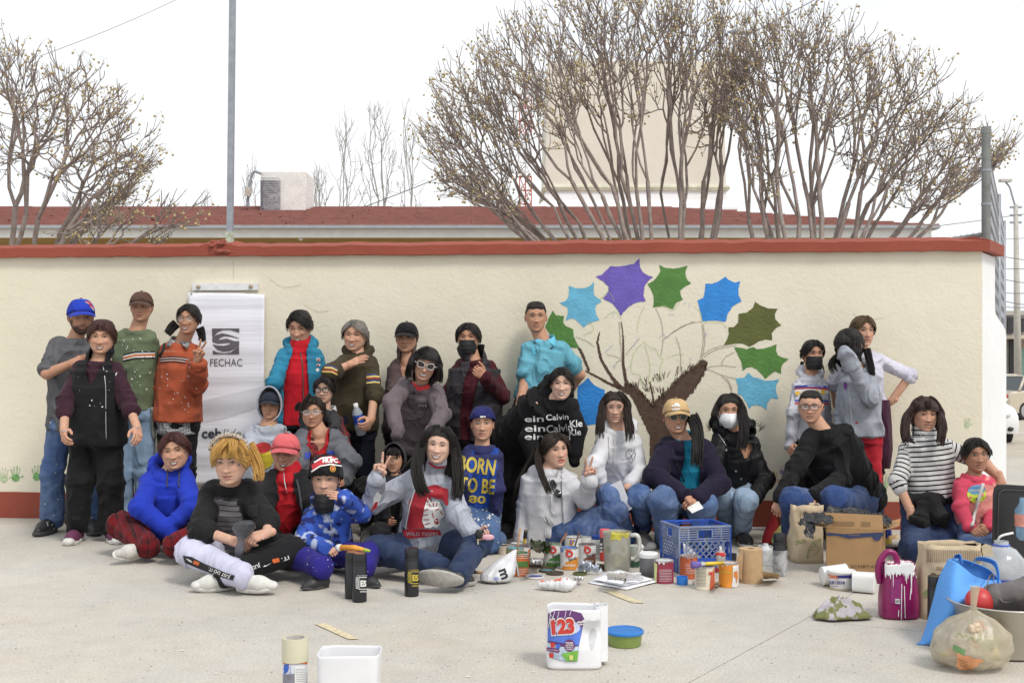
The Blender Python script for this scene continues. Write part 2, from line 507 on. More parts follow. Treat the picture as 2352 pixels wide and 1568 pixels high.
SLAB_RN=slab(rot_poly([tuple((X+jn*g-jd*g).xy),tuple((X+cd*9-jd*g).xy),(9,-4),tuple((near_p+jn*g).xy)]))
# worn yellow court lines, a faint white one
yel=M((.58,.50,.33),.85,.25,40)
def flat_quad(name,pts,m,z=0.004,jag=0.0015,n=26):
 mb=MB();a,b2,c,d=[Vector(p)for p in pts]
 vs=[]
 for i in range(n+1):
  t=i/n
  p=a.lerp(b2,t);q=d.lerp(c,t)
  dd=(q-p).normalized()
  p=p+dd*random.uniform(-jag,jag);q=q+dd*random.uniform(-jag,jag)
  vs+=[(p.x,p.y,z),(q.x,q.y,z)]
 mb.add(vs,[(2*i,2*i+1,2*i+3,2*i+2)for i in range(n)])
 return tag(mb.build(name,m),kind='structure')
flat_quad('court_line',[G(722,1433),G(800,1469),G(825,1468),G(748,1432)],yel)
flat_quad('court_line',[G(1385,1358),G(1450,1384),G(1482,1386),G(1410,1357)],yel)
grit=MB()
for i in range(900):
 u=random.uniform(-30,2380);v=1195+400*random.random()**1.2
 p=G(u,v);s=random.uniform(.0015,.005)
 grit.box((p.x,p.y,s*.4),(s*1.4,s,s*.8),Matrix.Rotation(random.uniform(0,3),3,'Z'))
tag(grit.build('grit',M((.42,.39,.35),.9,.4,3)),kind='stuff',label='scattered grit and small stones on the concrete yard')
fl=MB()
for i in range(50):
 u=random.uniform(100,2300);v=1220+340*random.random()
 p=G(u,v,.002);s=random.uniform(.004,.013)
 fl.add([(p.x+s*math.cos(a)*random.uniform(.5,1),p.y+s*math.sin(a)*random.uniform(.5,1),.0035)for a in(0,1.2,2.4,3.7,5)],[(0,1,2,3,4)])
tag(fl.build('paint_drips',M((.78,.77,.74),.7,.05)),kind='stuff',label='small dried drips of white paint on the concrete')
# ---- boundary wall
def wall_y(x):return 8.69-0.0875*(x-0.045)
WX1=3.36
wnrm=Vector((-0.0875,-1,0)).normalized()
def W(x,z,out=0.0):return Vector((x,wall_y(x),z))+wnrm*out
def wall_mat(col,name,stain=True):
 m,n,l,b=node_mat(name)
 t=n.new('ShaderNodeTexCoord')
 def noise_(s,d,r=.55,dist=0):
  x=n.new('ShaderNodeTexNoise');x.inputs['Scale'].default_value=s;x.inputs['Detail'].default_value=d;x.inputs['Roughness'].default_value=r
  x.inputs['Distortion'].default_value=dist
  l.new(t.outputs['Object'],x.inputs['Vector']);return x.outputs['Fac']
 def rng_(f,a,bb,c,d):
  x=n.new('ShaderNodeMapRange');l.new(f,x.inputs[0])
  for i,q in enumerate((a,bb,c,d)):x.inputs[i+1].default_value=q
  return x.outputs[0]
 mx=n.new('ShaderNodeMix');mx.data_type='RGBA'
 l.new(rng_(noise_(1.1,6,.62),.38,.68,0,1),mx.inputs[0])
 mx.inputs[6].default_value=(*col,1);mx.inputs[7].default_value=(*[c*q for c,q in zip(col,(.93,.925,.90))],1)
 out=mx.outputs[2]
 if stain:
  m2=n.new('ShaderNodeMix');m2.data_type='RGBA'
  l.new(rng_(noise_(3.3,7,.72,1.5),.64,.72,0,.35),m2.inputs[0]);l.new(out,m2.inputs[6]);m2.inputs[7].default_value=(.62,.60,.56,1)
  out=m2.outputs[2]
 l.new(out,b.inputs['Base Color']);b.inputs['Roughness'].default_value=.8
 b1=n.new('ShaderNodeBump');b1.inputs['Strength'].default_value=.32;b1.inputs['Distance'].default_value=.010
 l.new(noise_(38,5,.6),b1.inputs['Height'])
 b2=n.new('ShaderNodeBump');b2.inputs['Strength'].default_value=.22;b2.inputs['Distance'].default_value=.05
 l.new(noise_(3,4),b2.inputs['Height']);l.new(b1.outputs[0],b2.inputs['Normal']);l.new(b2.outputs[0],b.inputs['Normal'])
 return m
CREAM=wall_mat((.735,.685,.555),'cream_wall_paint')
WHITEW=wall_mat((.80,.81,.82),'white_wall_paint',False)
RED=wall_mat((.285,.062,.036),'red_oxide_paint',False)
wall=empty('boundary_wall',W(0,0),'low cream painted wall with a red coping and base band, half painted with a tree mural','wall')
mb=MB()
nx=80;nzv=20;x0=-6.2
vs=[]
for j in range(nzv+1):
 for i in range(nx+1):
  x=x0+(WX1-x0)*i/nx;z=1.998*j/nzv
  d=0.004*noise.noise(Vector((x*2.2,z*2.2,3)))if 0<i<nx else 0
  vs.append(W(x,z,d))
mb.add(vs,[(j*(nx+1)+i,j*(nx+1)+i+1,(j+1)*(nx+1)+i+1,(j+1)*(nx+1)+i)for j in range(nzv)for i in range(nx)])
b0,b1=W(x0,0,-.2),W(WX1,0,-.2)
mb.add([W(x0,0),b0,W(x0,1.998),b0+Vector((0,0,1.998)),W(WX1,0),b1,W(WX1,1.998),b1+Vector((0,0,1.998))],[(0,2,3,1),(1,3,7,5),(4,5,7,6),(2,6,7,3)])
WALLO=mb.build('wall_face',CREAM,wall,smooth=False)
mb=MB();vs=[]
n=120
for i in range(n+1):
 x=x0+(WX1-x0-.002)*i/n
 zt=0.197+0.006*noise.noise(Vector((x*3,0,0)))+0.003*noise.noise(Vector((x*14,0,0)))
 vs+=[W(x,0.001,.0075),W(x,zt,.0075),W(x,zt+.001,0.0)]
mb.add(vs,[(3*i,3*i+3,3*i+4,3*i+1)for i in range(n)]+[(3*i+1,3*i+4,3*i+5,3*i+2)for i in range(n)])
mb.build('base_band',RED,wall)
# end return: goes back at an angle
RD=Vector((.522,.853,0));RN=Vector((.853,-.522,0))
C0=W(WX1,0)+Vector((.001,.001,0))
mb=MB()
def ret(s,z,out=0.0):return C0+RD*s+RN*out+Vector((0,0,z))
back=-RN*.18
prof=[(0,0),(1.05,0),(1.05,1.40),(1.0,1.45),(.56,1.56),(.53,1.60),(.53,1.985),(0,1.985)]
k=len(prof)
mb.add([ret(s,z)for s,z in prof]+[ret(s,z)+back for s,z in prof],[tuple(range(k)),tuple(range(2*k-1,k-1,-1))]+[(i,k+i,k+(i+1)%k,(i+1)%k)for i in range(k)])
mb.build('end_pier',WHITEW,wall)
# coping
mb=MB();rings=[]
n=150
xs_c=[x0+(WX1+.035-x0)*i/n for i in range(n+1)]
for i,x in enumerate(xs_c):
 j=lambda a,f=6:a*noise.noise(Vector((x*f,a*900,5)))
 zb=1.995+j(.007)+j(.004,21);zt=zb+.070+j(.006,9)
 if-2.31<x<-2.09:zt+=.018+j(.02,30);
 rings.append([W(x,zb,.05+j(.004)),W(x,zt,.052+j(.005)),W(x,zt+.038,-.10+j(.004)),W(x,zt-.0,-.26),W(x,zb,-.26)])
mb.loft(rings)
rr=[]
for s in(-.03,.15,.3,.45,.60):
 rr.append([ret(s,1.995,.055),ret(s,2.073,.057),ret(s,2.10,-.06),ret(s,2.073,-.22),ret(s,1.995,-.22)])
mb.loft(rr)
COPING=mb.build('coping',RED,wall)
# plaster lump where the pole stands
mb=MB()
for k in range(26):
 x=-2.2+random.gauss(0,.055);
 mb.ball(W(x,2.075+random.uniform(-.07,.035),random.uniform(.0,.062)),random.uniform(.014,.034),7,5,(1.4,1,.7))
mb.build('mortar_lump',M((.27,.075,.05),.9,.3,40,.5,60),wall,smooth=True)
def flatpole(name,a,b,r,m,parent=None,n=10):
 mb=MB();mb.tube([a,b],r,n);return mb.build(name,m,parent,smooth=True)
galv=M((.30,.32,.36),.5,.12,20,.2,50,.3)
pole=empty('steel_pole',W(-2.195,2.06,-.06),'tall bare grey steel pole rising from the wall coping behind the banner','pole')
pb=P(528,560,8.94);pt=P(536,-160,8.94)
mb=MB();mb.box((0,0,0),(.044,.044,1));
vs=[Vector(v)for v in mb.v];mb.v=[tuple((pb.lerp(pt,v.z+.5))+Vector((v.x,v.y,0)))for v in vs]
mb.build('shaft',galv,pole)
mb=MB();q=P(528,553,8.94);mb.box(q+Vector((0,0,.02)),(.052,.052,.09));mb.build('painted_foot',M((.42,.47,.36),.7,.3,30),pole)
# bracket above the banner
mb=MB();a0,a1=P(444,659.5,8.9),P(597,659.5,8.9)
xl=a0.x;xr=a1.x
def wbox(mb,x0_,x1_,z0_,z1_,o0,o1):
 mb.add([W(x0_,z0_,o0),W(x1_,z0_,o0),W(x1_,z1_,o0),W(x0_,z1_,o0),W(x0_,z0_,o1),W(x1_,z0_,o1),W(x1_,z1_,o1),W(x0_,z1_,o1)],[(0,3,2,1),(4,5,6,7),(0,1,5,4),(1,2,6,5),(2,3,7,6),(3,0,4,7)])
bk=empty('wall_bracket',W((xl+xr)/2,1.73),'white steel strip bolted to the wall above the hanging banner','bracket')
wbox(mb,xl,xr,1.738,1.79,.004,.03);mb.build('strip',M((.72,.73,.74),.5,.08,20),bk)
for xx in(xl+.05,xr-.05):
 mb=MB();mb.ball(W(xx,1.766,.034),.017,8,6);mb.build('bolt',M((.45,.36,.26),.6,.3,60),bk,smooth=True)
 # banner
def banner_mat():
 m,n,l,b=node_mat('vinyl_banner')
 t=n.new('ShaderNodeTexCoord')
 b.inputs['Base Color'].default_value=(.80,.80,.86,1);b.inputs['Roughness'].default_value=.42
 nz=n.new('ShaderNodeTexNoise');nz.inputs['Scale'].default_value=2;nz.inputs['Detail'].default_value=3
 mp=n.new('ShaderNodeMapping');mp.inputs['Scale'].default_value=(.5,.5,9);l.new(t.outputs['Object'],mp.inputs[0]);l.new(mp.outputs[0],nz.inputs['Vector'])
 bp=n.new('ShaderNodeBump');bp.inputs['Strength'].default_value=.35;bp.inputs['Distance'].default_value=.02
 l.new(nz.outputs['Fac'],bp.inputs['Height']);l.new(bp.outputs[0],b.inputs['Normal'])
 return m
BAN=empty('hanging_banner',P(525,1085,8.86),'white vinyl banner with a grey square logo hanging on the cream wall','banner')
mb=MB();nu,nv=24,50;vs=[]
for j in range(nv+1):
 t=j/nv
 v=673+(1112-673)*t
 ul=435+3*t;ur=613-1*t
 for i in range(nu+1):
  s=i/nu
  sag=2.5*math.sin(s*math.pi)*(1-t)*-1+s*4*(1-t)
  p=P(ul+(ur-ul)*s,v+sag,8.9)
  x=p.x
  out=.018+.008*math.sin(t*46+s)*(.3+t*.3)+.006*noise.noise(Vector((s*3,t*6,1)))+.02*t+.012*(abs(s-.5)*2)**3
  vs.append(W(x,p.z,out))
mb.add(vs,[(j*(nu+1)+i,(j+1)*(nu+1)+i,(j+1)*(nu+1)+i+1,j*(nu+1)+i+1)for j in range(nv)for i in range(nu)])
SHEET=mb.build('vinyl_sheet',banner_mat(),BAN,smooth=True)
md=SHEET.modifiers.new('thick','SOLIDIFY');md.thickness=.0015
_bb=bvh_of(SHEET)
GREYP=M((.115,.10,.115),.6,.05)
lay_poly([[(486.8,754),(549.7,754),(549.7,764),(530,757.5),(512,757.5),(499,763),(492,773),(488,776)]],SHEET,GREYP,BAN,bvh=_bb)
lay_poly([[(488,777),(497,769),(510,765),(525,768),(549,776),(549,777.5),(530,773),(515,771.5),(506,776),(501,781),(520,777),(538,783),(549,783),(549.5,781),(549.7,791),(540,800),(528,806),(512,807),(500,803),(489,792),(488.2,790),(500,793),(515,793.5),(525,791),(531,787),(515,788),(500,789),(488,785)]],SHEET,GREYP,BAN,bvh=_bb)
lay_poly([[(489,804),(500,809),(515,811),(530,809),(543,799),(549,792),(549.7,813),(489,813)]],SHEET,GREYP,BAN,bvh=_bb)
lay_text('FECHAC',520,832,17,SHEET,GREYP,BAN,width=74,bvh=_bb)
lay_text('ceh',486,994,22,SHEET,M((.05,.055,.07),.6,.05),BAN,width=45,bold=.025,bvh=_bb)
lay_text('lider',540,994,22,SHEET,M((.30,.29,.24),.6,.05),BAN,width=58,shear=.25,bvh=_bb)
pale=M((.66,.66,.71),.45,.04)
lay_poly([[(443,925),(480,916),(540,902),(600,888),(609,884),(609,930),(520,960),(443,975)]],SHEET,pale,BAN,off=.0015,bvh=_bb)
for uu,vv in((439.5,675),(608.5,679)):
 lay_poly([ellipse(uu,vv,2.6,2.6,14)],SHEET,M((.35,.35,.36),.4,.05,metal=.6),BAN,name='eyelet',bvh=_bb)
 # ---- mural on the wall
_wb=bvh_of(WALLO)
def jag(poly,step=1.6,amp=.9,seed=0):
 r=random.Random(seed);out=[]
 n=len(poly)
 for i in range(n):
  a,b=poly[i],poly[(i+1)%n]
  L=math.hypot(b[0]-a[0],b[1]-a[1]);k=max(1,int(L/step))
  for q in range(k):
   t=q/k
   out.append((a[0]+(b[0]-a[0])*t+r.uniform(-amp,amp),a[1]+(b[1]-a[1])*t+r.uniform(-amp,amp)))
 return out
def smooth_leaf(poly):
 return poly
def mural_paint(col,name):
 return M(col,.55,.13,9,.5,45,name=name)
def cropM(pts):return[(1234.6+a*.293,574.2+b*.293)for a,b in pts]
LEAVES=[('cyan',[(245,278),(300,298),(360,300),(405,285),(442,252),(438,310),(445,355),(505,402),(460,430),(452,460),(462,510),(487,548),(440,560),(385,585),(362,607),(335,580),(300,545),(260,535),(220,553),(240,490),(235,450),(205,435),(172,415),(215,400),(243,370),(248,320)]),('purple',[(455,210),(510,190),(548,150),(570,125),(620,130),(700,120),(760,105),(800,65),(803,130),(825,175),(870,200),(905,210),(870,240),(840,280),(835,310),(832,360),(848,402),(780,410),(720,440),(670,490),(652,520),(635,480),(590,420),(510,378),(545,345),(558,310),(555,285),(520,250)]),('leaf_green',[(952,115),(1000,140),(1070,145),(1130,135),(1176,122),(1160,170),(1165,215),(1180,240),(1205,262),(1150,290),(1118,320),(1125,360),(1140,390),(1090,410),(1060,463),(1010,445),(955,440),(905,450),(912,400),(908,350),(885,300),(862,268),(910,240),(945,200),(965,160)]),('blue',[(1318,262),(1365,265),(1420,245),(1472,207),(1500,235),(1545,255),(1590,243),(1575,300),(1575,350),(1598,402),(1530,440),(1490,500),(1476,563),(1400,552),(1340,553),(1295,560),(1280,500),(1265,440),(1255,393),(1300,375),(1312,320)]),('olive',[(1705,405),(1750,435),(1810,458),(1883,460),(1860,500),(1865,545),(1912,590),(1870,610),(1835,650),(1840,707),(1790,700),(1735,715),(1695,740),(1660,757),(1620,735),(1570,730),(1460,745),(1490,690),(1500,655),(1495,605),(1540,603),(1570,570),(1575,540),(1575,498),(1640,490),(1690,450)]),('leaf_green',[(1540,760),(1590,765),(1640,775),(1690,760),(1720,775),(1780,770),(1830,755),(1873,737),(1870,785),(1885,825),(1920,840),(1968,853),(1925,890),(1910,925),(1910,970),(1860,950),(1830,970),(1785,1010),(1760,975),(1720,935),(1680,915),(1640,920),(1608,948),(1600,880),(1570,820)]),('cyan',[(1653,957),(1690,995),(1740,1005),(1785,1025),(1840,1020),(1897,1012),(1870,1060),(1870,1110),(1888,1165),(1830,1160),(1800,1200),(1795,1252),(1760,1225),(1715,1212),(1680,1220),(1660,1245),(1630,1180),(1600,1140),(1570,1125),(1570,1060),(1550,1005),(1620,1000)]),('leaf_green',[(120,475),(145,510),(210,518),(200,560),(215,590),(280,620),(285,680),(305,720),(332,770),(250,760),(150,740),(60,600),(95,520)]),('blue',[(395,998),(420,1030),(450,1060),(490,1080),(528,1095),(528,1150),(530,1200),(505,1250),(495,1310),(500,1360),(430,1365),(350,1380),(300,1380),(310,1250),(315,1070),(360,1035)]),]
LC={'cyan':(.12,.40,.58),'purple':(.135,.09,.42),'leaf_green':(.075,.20,.035),'blue':(.02,.22,.62),'olive':(.095,.105,.018)}
for i,(c,pl)in enumerate(LEAVES):
 o=lay_poly([jag(cropM(pl),1.6,.55 if c!='purple' else .9,i)],WALLO,mural_paint(LC[c],c+'_mural_paint'),wall,maxe=14,name='painted_leaf',off=.0018,bvh=_wb)
 if o:o['label']={'cyan':'pale blue','purple':'purple','leaf_green':'green','blue':'bright blue','olive':'olive green'}[c]+' pointed leaf of the mural'
BRN=M((.078,.042,.025),.7,.2,30,.5,60)
trunk=[(690,1080),(740,1070),(800,1110),(860,1180),(905,1240),(935,1200),(990,1140),(1060,1070),(1130,990),(1210,940),(1300,882),(1323,905),(1295,970),(1260,1035),(1210,1110),(1150,1200),(1090,1400),(1080,1700),(880,1700),(880,1450),(820,1330),(760,1200)]
lay_poly([jag(cropM(trunk),1.5,1.5,40)],WALLO,BRN,wall,maxe=14,name='painted_trunk',off=.0016,bvh=_wb)
for i,(pts,w)in enumerate([([(325,770),(345,800),(365,850),(405,950)],[20,22,22,20]),([(375,945),(480,1000),(560,1045),(640,1075),(720,1110)],[12,18,22,30,50]),([(487,640),(470,720),(482,790),(500,860),(540,930),(585,1000),(650,1080)],[8,18,22,22,24,26,40]),([(655,560),(668,640),(672,740),(672,900),(688,1000),(715,1090)],[6,12,14,22,26,40]),([(880,1030),(900,1120),(915,1225)],[10,14,18])]):
 lay_poly([jag(cropM(line2d(catmull([(a,b,0)for a,b in pts],4)if False else pts,w)),1.4,.9,60+i)],WALLO,BRN,wall,maxe=14,name='painted_branch',off=.0014,bvh=_wb)
def bristles(poly,n,seed,L=9):
 r=random.Random(seed);out=[];P_=cropM(poly)
 for i in range(n):
  k=r.randrange(len(P_));a,b=P_[k],P_[(k+1)%len(P_)];t=r.random();u,v=a[0]+(b[0]-a[0])*t,a[1]+(b[1]-a[1])*t;an=r.uniform(-1.9,-.9)if u>1530 else r.uniform(-2.3,-1.3);q=r.uniform(.3,1)*L
  out.append([(u-math.cos(an)*q,v-math.sin(an)*q),(u+math.cos(an)*q,v+math.sin(an)*q)])
 lay_lines(out,1.3,WALLO,BRN,wall,name='brush_strokes',off=.0022,bvh=_wb)
bristles(trunk[:15],420,5);bristles([(690,1080),(740,1070),(860,1180),(905,1240),(990,1140),(1130,990),(1300,882)],260,6,12)
def wob(pts,amp=.8,seed=0):
 r=random.Random(seed);q=catmull([Vector((a,b,0))for a,b in pts],8)
 return[(p.x+r.uniform(-amp,amp),p.y+r.uniform(-amp,amp))for p in q]
sk=[[(925,455),(970,560),(985,680)],[(990,700),(1100,620),(1200,575),(1285,560)],[(1000,690),(1110,610),(1230,560)],[(1300,580),(1312,700),(1290,830),(1240,900)],[(1290,590),(1300,690),(1280,840)],[(1280,830),(1380,770),(1500,740)],[(1300,840),(1400,780),(1560,745)],[(1320,925),(1420,905),(1560,915)],[(1330,930),(1450,980),(1550,1005)],[(1480,1000),(1510,1050),(1525,1105)],[(1440,980),(1500,1050),(1520,1110)],[(300,680),(380,710),(450,760)],[(985,690),(980,760),(965,830)],[(1085,680),(1120,800),(1120,960)],[(690,820),(740,760),(800,690)],[(540,820),(600,830),(650,850)],[(600,930),(620,880),(660,860)],[(1440,900),(1470,840),(1540,800)],[(660,560),(655,610)],[(640,560),(650,700),(660,860)]]
lay_lines([wob(cropM(p),.7,i)for i,p in enumerate(sk)],1.1,WALLO,M((.30,.25,.20),.9,.2),wall,name='pencil_sketch',bvh=_wb)
gl=[[(735,890),(765,790),(835,720)],[(835,720),(880,760),(925,770)],[(925,770),(960,840),(985,860),(960,930),(970,1000)],[(970,1000),(920,1000),(870,1040)],[(870,1040),(880,900),(840,740)],[(735,890),(740,960),(800,980),(820,1060)],[(520,540),(600,480),(660,540)],[(780,640),(800,520),(840,440)],[(640,740),(660,660),(700,690)],[(1020,840),(1080,820),(1150,815)],[(400,560),(440,600),(420,640),(360,660)],[(1230,440),(1280,500),(1290,590)],[(930,450),(1000,440),(1060,470),(1120,400)],[(490,380),(560,330),(600,400)],[(1480,610),(1440,570),(1300,570)]]
lay_lines([wob(cropM(p),.8,40+i)for i,p in enumerate(gl)],.9,WALLO,M((.42,.52,.22),.9,.2),wall,name='pencil_sketch',bvh=_wb)
bl=[[(530,800),(560,770),(590,745)],[(720,780),(760,740),(790,690)],[(585,910),(610,900)],[(1150,430),(1160,410)],[(1195,420),(1185,450)],[(1030,520),(1040,500),(1070,510)],[(700,940),(720,910)],[(1200,840),(1195,870)],[(950,690),(985,660),(1005,690)],[(1305,640),(1325,660),(1305,680)],[(590,520),(600,480)]]
lay_lines([wob(cropM(p),.6,80+i)for i,p in enumerate(bl)],.9,WALLO,M((.36,.42,.62),.9,.2),wall,name='pencil_sketch',bvh=_wb)
# hand prints
def hand_print(u,v,s,m,seed):
 r=random.Random(seed);polys=[jag(ellipse(u,v,9*s,9.5*s,14),1.6,1.1,seed)]
 for k,(du,L)in enumerate(((-8,14),(-3,19),(3,20),(8,16))):
  for q in range(3):polys.append(ellipse(u+du*s*(1+.12*q),v-(12+5*q)*s*(L/18),1.5*s*r.uniform(.5,1.2),2.4*s*r.uniform(.6,1.1),8))
 polys.append(ellipse(u+15*s,v-2*s,3.6*s,1.8*s,8,-30))
 lay_poly(polys,WALLO,m,wall,maxe=10,name='hand_print',bvh=_wb)
hg=M((.16,.36,.12),.8,.3,60);hgp=M((.42,.52,.32),.8,.2,60)
ho=M((.62,.24,.07),.8,.25,60);hp=M((.34,.22,.42),.8,.25,60)
hand_print(9,1098,.95,hgp,1);hand_print(36,1096,1,hg,2);hand_print(84,1094,1,hg,3)
hand_print(1774,1104,.9,ho,4);hand_print(1796,1084,.6,hp,5);hand_print(2032,1114,1,hgp,6);hand_print(1160,1090,.9,hp,7);hand_print(1345,1090,.7,hp,8);hand_print(2222,975,.7,hgp,9)
# cracks and scuffs in the plaster
cracks=[[(700,700),(730,716),(755,712)],[(620,640),(650,660),(690,655)],[(1960,720),(1990,735),(2030,728)],[(535,600),(537,640)]]
lay_lines([wob(p,1.2,120+i)for i,p in enumerate(cracks)],.8,WALLO,M((.5,.44,.35),.9,.1),wall,name='plaster_crack',bvh=_wb)
# ---- school building behind the wall
sch=empty('school_building',(-2,17,0),'low ochre school building with a long red shingle roof behind the wall','building')
OCH=M((.40,.27,.10),.85,.08,4,.2,40);FAS=M((.84,.84,.82),.6,.06,8)
SHG=M((.27,.12,.10),.9,.16,7,.4,90);GUT=M((.34,.35,.37),.6,.1,14)
ye,yr=16.0,20.0
er=P(2156,522,ye);el=P(-500,524,ye);ze=2.972
xr_e,xl_e=er.x,el.x
zr=P(0,474,yr).z
mb=MB();mb.box(((xl_e+2.0+P(2004,540,18).x)/2,19.6,1.3),(P(2004,540,18).x-xl_e-2.0,3.2,3.1));mb.build('building_wall',OCH,sch)
mb=MB();mb.box(((xl_e+xr_e)/2-.02,16.08,ze-.10),(xr_e-xl_e-.12,.06,.118));mb.box((xr_e-.11,18.05,ze-.10),(.06,3.8,.118));mb.build('fascia',FAS,sch)
mb=MB();mb.box(((xl_e+xr_e)/2-.08,18.05,ze-.09),(xr_e-xl_e-.25,3.86,.06));mb.build('soffit',OCH,sch)
mb=MB();mb.box(((xl_e+xr_e)/2,ye-.02,ze-.022),(xr_e-xl_e,.10,.042));mb.box((xr_e-.03,18,ze-.023),(.1,3.9,.044));mb.build('gutter',GUT,sch)
xr_r=P(1575,475,yr).x-.4
mb=MB();nrow=22
for i in range(nrow):
 t0,t1=i/nrow,(i+1)/nrow
 y0,y1=ye-.05+(yr-ye+.05)*t0,ye-.05+(yr-ye+.05)*t1+.03
 z0,z1=ze+(zr-ze)*t0+.006,ze+(zr-ze)*t1-.002
 xe0=xr_e+(xr_r-xr_e)*t0;xe1=xr_e+(xr_r-xr_e)*t1
 x=xl_e;k=0
 while x<xe0:
  w=random.uniform(.8,1.1);xb=min(x+w,xe0);
  lift=random.uniform(0,.009)+(.02 if random.random()<.04 else 0)
  xt=min(xb,xe1)if xb>=xe0-1e-6 or xb>xe1 else xb
  mb.add([(x,y0,z0+lift),(xb-.008,y0,z0+lift+random.uniform(-.003,.006)),(max(x,min(xt,xb)-.008),y1,z1),(min(x,xt),y1,z1),(x,y0,z0-.02),(xb-.008,y0,z0-.02)],[(0,1,2,3),(4,5,1,0)])
  x=xb
tag(mb.build('shingle_roof',SHG,sch))
mb=MB();mb.add([(xr_e,ye,ze+.004),(xr_e,24,ze+.004),(xr_r,yr,zr)],[(0,1,2)]);mb.add([(xl_e,yr,zr-.004),(xr_r,yr,zr-.004),(xr_e,24,ze),(xl_e,24,ze)],[(0,1,2,3)]);mb.build('rear_roof',SHG,sch)
# light bulb under the eave
bulb=empty('light_bulb',P(691,540,16.6),'white lamp bulb hanging under the school eave','light bulb')
mb=MB();mb.lathe([(.012,.10),(.03,.09),(.034,.05)],12,P(691,549,16.6));mb.build('socket',GUT,bulb,smooth=True)
mb=MB();mb.ball(P(691,547.5,16.6),.035,12,9);mb.build('glass_bulb',M((.85,.85,.85),.3,.02),bulb,smooth=True)
bulb2=empty('light_bulb',P(1497,545,16.6),'white lamp bulb under the eave behind the bare tree','light bulb')
mb=MB();mb.ball(P(1497,549,16.6),.03,12,9);mb.lathe([(.012,.09),(.03,.08),(.03,.03)],10,P(1497,549,16.6));mb.build('glass_bulb',M((.85,.85,.85),.3,.02),bulb2,smooth=True)
# rooftop cooler wrapped in plastic
cy=19.0
cool=empty('rooftop_cooler',P(650,475,cy),'evaporative cooler wrapped in clear plastic sheet on the roof ridge','cooler')
pa,pb_=P(590,474,cy),P(694,394,cy)
mb=MB();w=pb_.x-pa.x;h=pb_.z-pa.z+.2;cx=(pa.x+pb_.x)/2
mb.box((cx+.05,cy+.45,pa.z-.2+h/2),(w,.8,h));mb.build('cabinet',M((.78,.77,.73),.6,.08,6),cool)
q0,q1=P(598,474,cy),P(643,414,cy)
mb=MB();mb.box(((q0.x+q1.x)/2,cy+.03,(q0.z+q1.z)/2-.05),(q1.x-q0.x,.06,q1.z-q0.z+.1))
for i in range(14):mb.box(((q0.x+q1.x)/2,cy-.004,q0.z-.05+(q1.z-q0.z+.1)*(i+.5)/14),(q1.x-q0.x-.03,.02,.012))
mb.build('louvre_panel',M((.22,.22,.25),.6,.25,12),cool)
def film_mat(alpha=.45,col=(.82,.83,.84),name='plastic_film',rough=.18):
 m,n,l,b=node_mat(name)
 t=n.new('ShaderNodeTexCoord');nz=n.new('ShaderNodeTexNoise');nz.inputs['Scale'].default_value=14;nz.inputs['Detail'].default_value=4;nz.inputs['Distortion'].default_value=1
 l.new(t.outputs['Object'],nz.inputs['Vector'])
 b.inputs['Base Color'].default_value=(*col,1);b.inputs['Roughness'].default_value=rough
 r=n.new('ShaderNodeMapRange');r.inputs[1].default_value=.35;r.inputs[2].default_value=.7;r.inputs[3].default_value=alpha*.5;r.inputs[4].default_value=min(1,alpha*1.6)
 l.new(nz.outputs['Fac'],r.inputs[0]);l.new(r.outputs[0],b.inputs['Alpha'])
 bp=n.new('ShaderNodeBump');bp.inputs['Strength'].default_value=.8;bp.inputs['Distance'].default_value=.02;l.new(nz.outputs['Fac'],bp.inputs['Height']);l.new(bp.outputs[0],b.inputs['Normal'])
 return m
FILM=film_mat()
mb=MB();rings=[]
for j in range(9):
 t=j/8;ring=[]
 for k in range(24):
  a=2*math.pi*k/24+.13;e=2/5
  sx=math.copysign(abs(math.cos(a))**e,math.cos(a));sy=math.copysign(abs(math.sin(a))**e,math.sin(a))
  s=(1.06+.03*noise.noise(Vector((k*1.3,j*.9,0))))*(1 if t<.97 else .93)
  ring.append((cx+.05+sx*w/2*s,cy+.43+sy*.45*s,pa.z-.2+(h+.03)*t))
 rings.append(ring)
mb.loft(rings,cap=False);mb.add(rings[-1],[tuple(range(24))]);mb.build('plastic_wrap',film_mat(.22,(.85,.85,.84)),cool,smooth=True)
cond=empty('electrical_conduit',P(570,474,cy),'grey switch box on a bent conduit beside the rooftop cooler','switch box')
mb=MB();mb.tube(catmull([P(570,478,cy),P(570,450,cy),P(573,425,cy),P(578,404,cy),P(585,394,cy),P(600,399,cy)],4),.022,8);mb.build('conduit',galv,cond,smooth=True)
mb=MB();mb.box(P(570,440,cy-.05),(.10,.06,.15),Matrix.Rotation(R(8),3,'Y'));mb.build('switch_box',M((.45,.43,.38),.6,.2,20),cond)
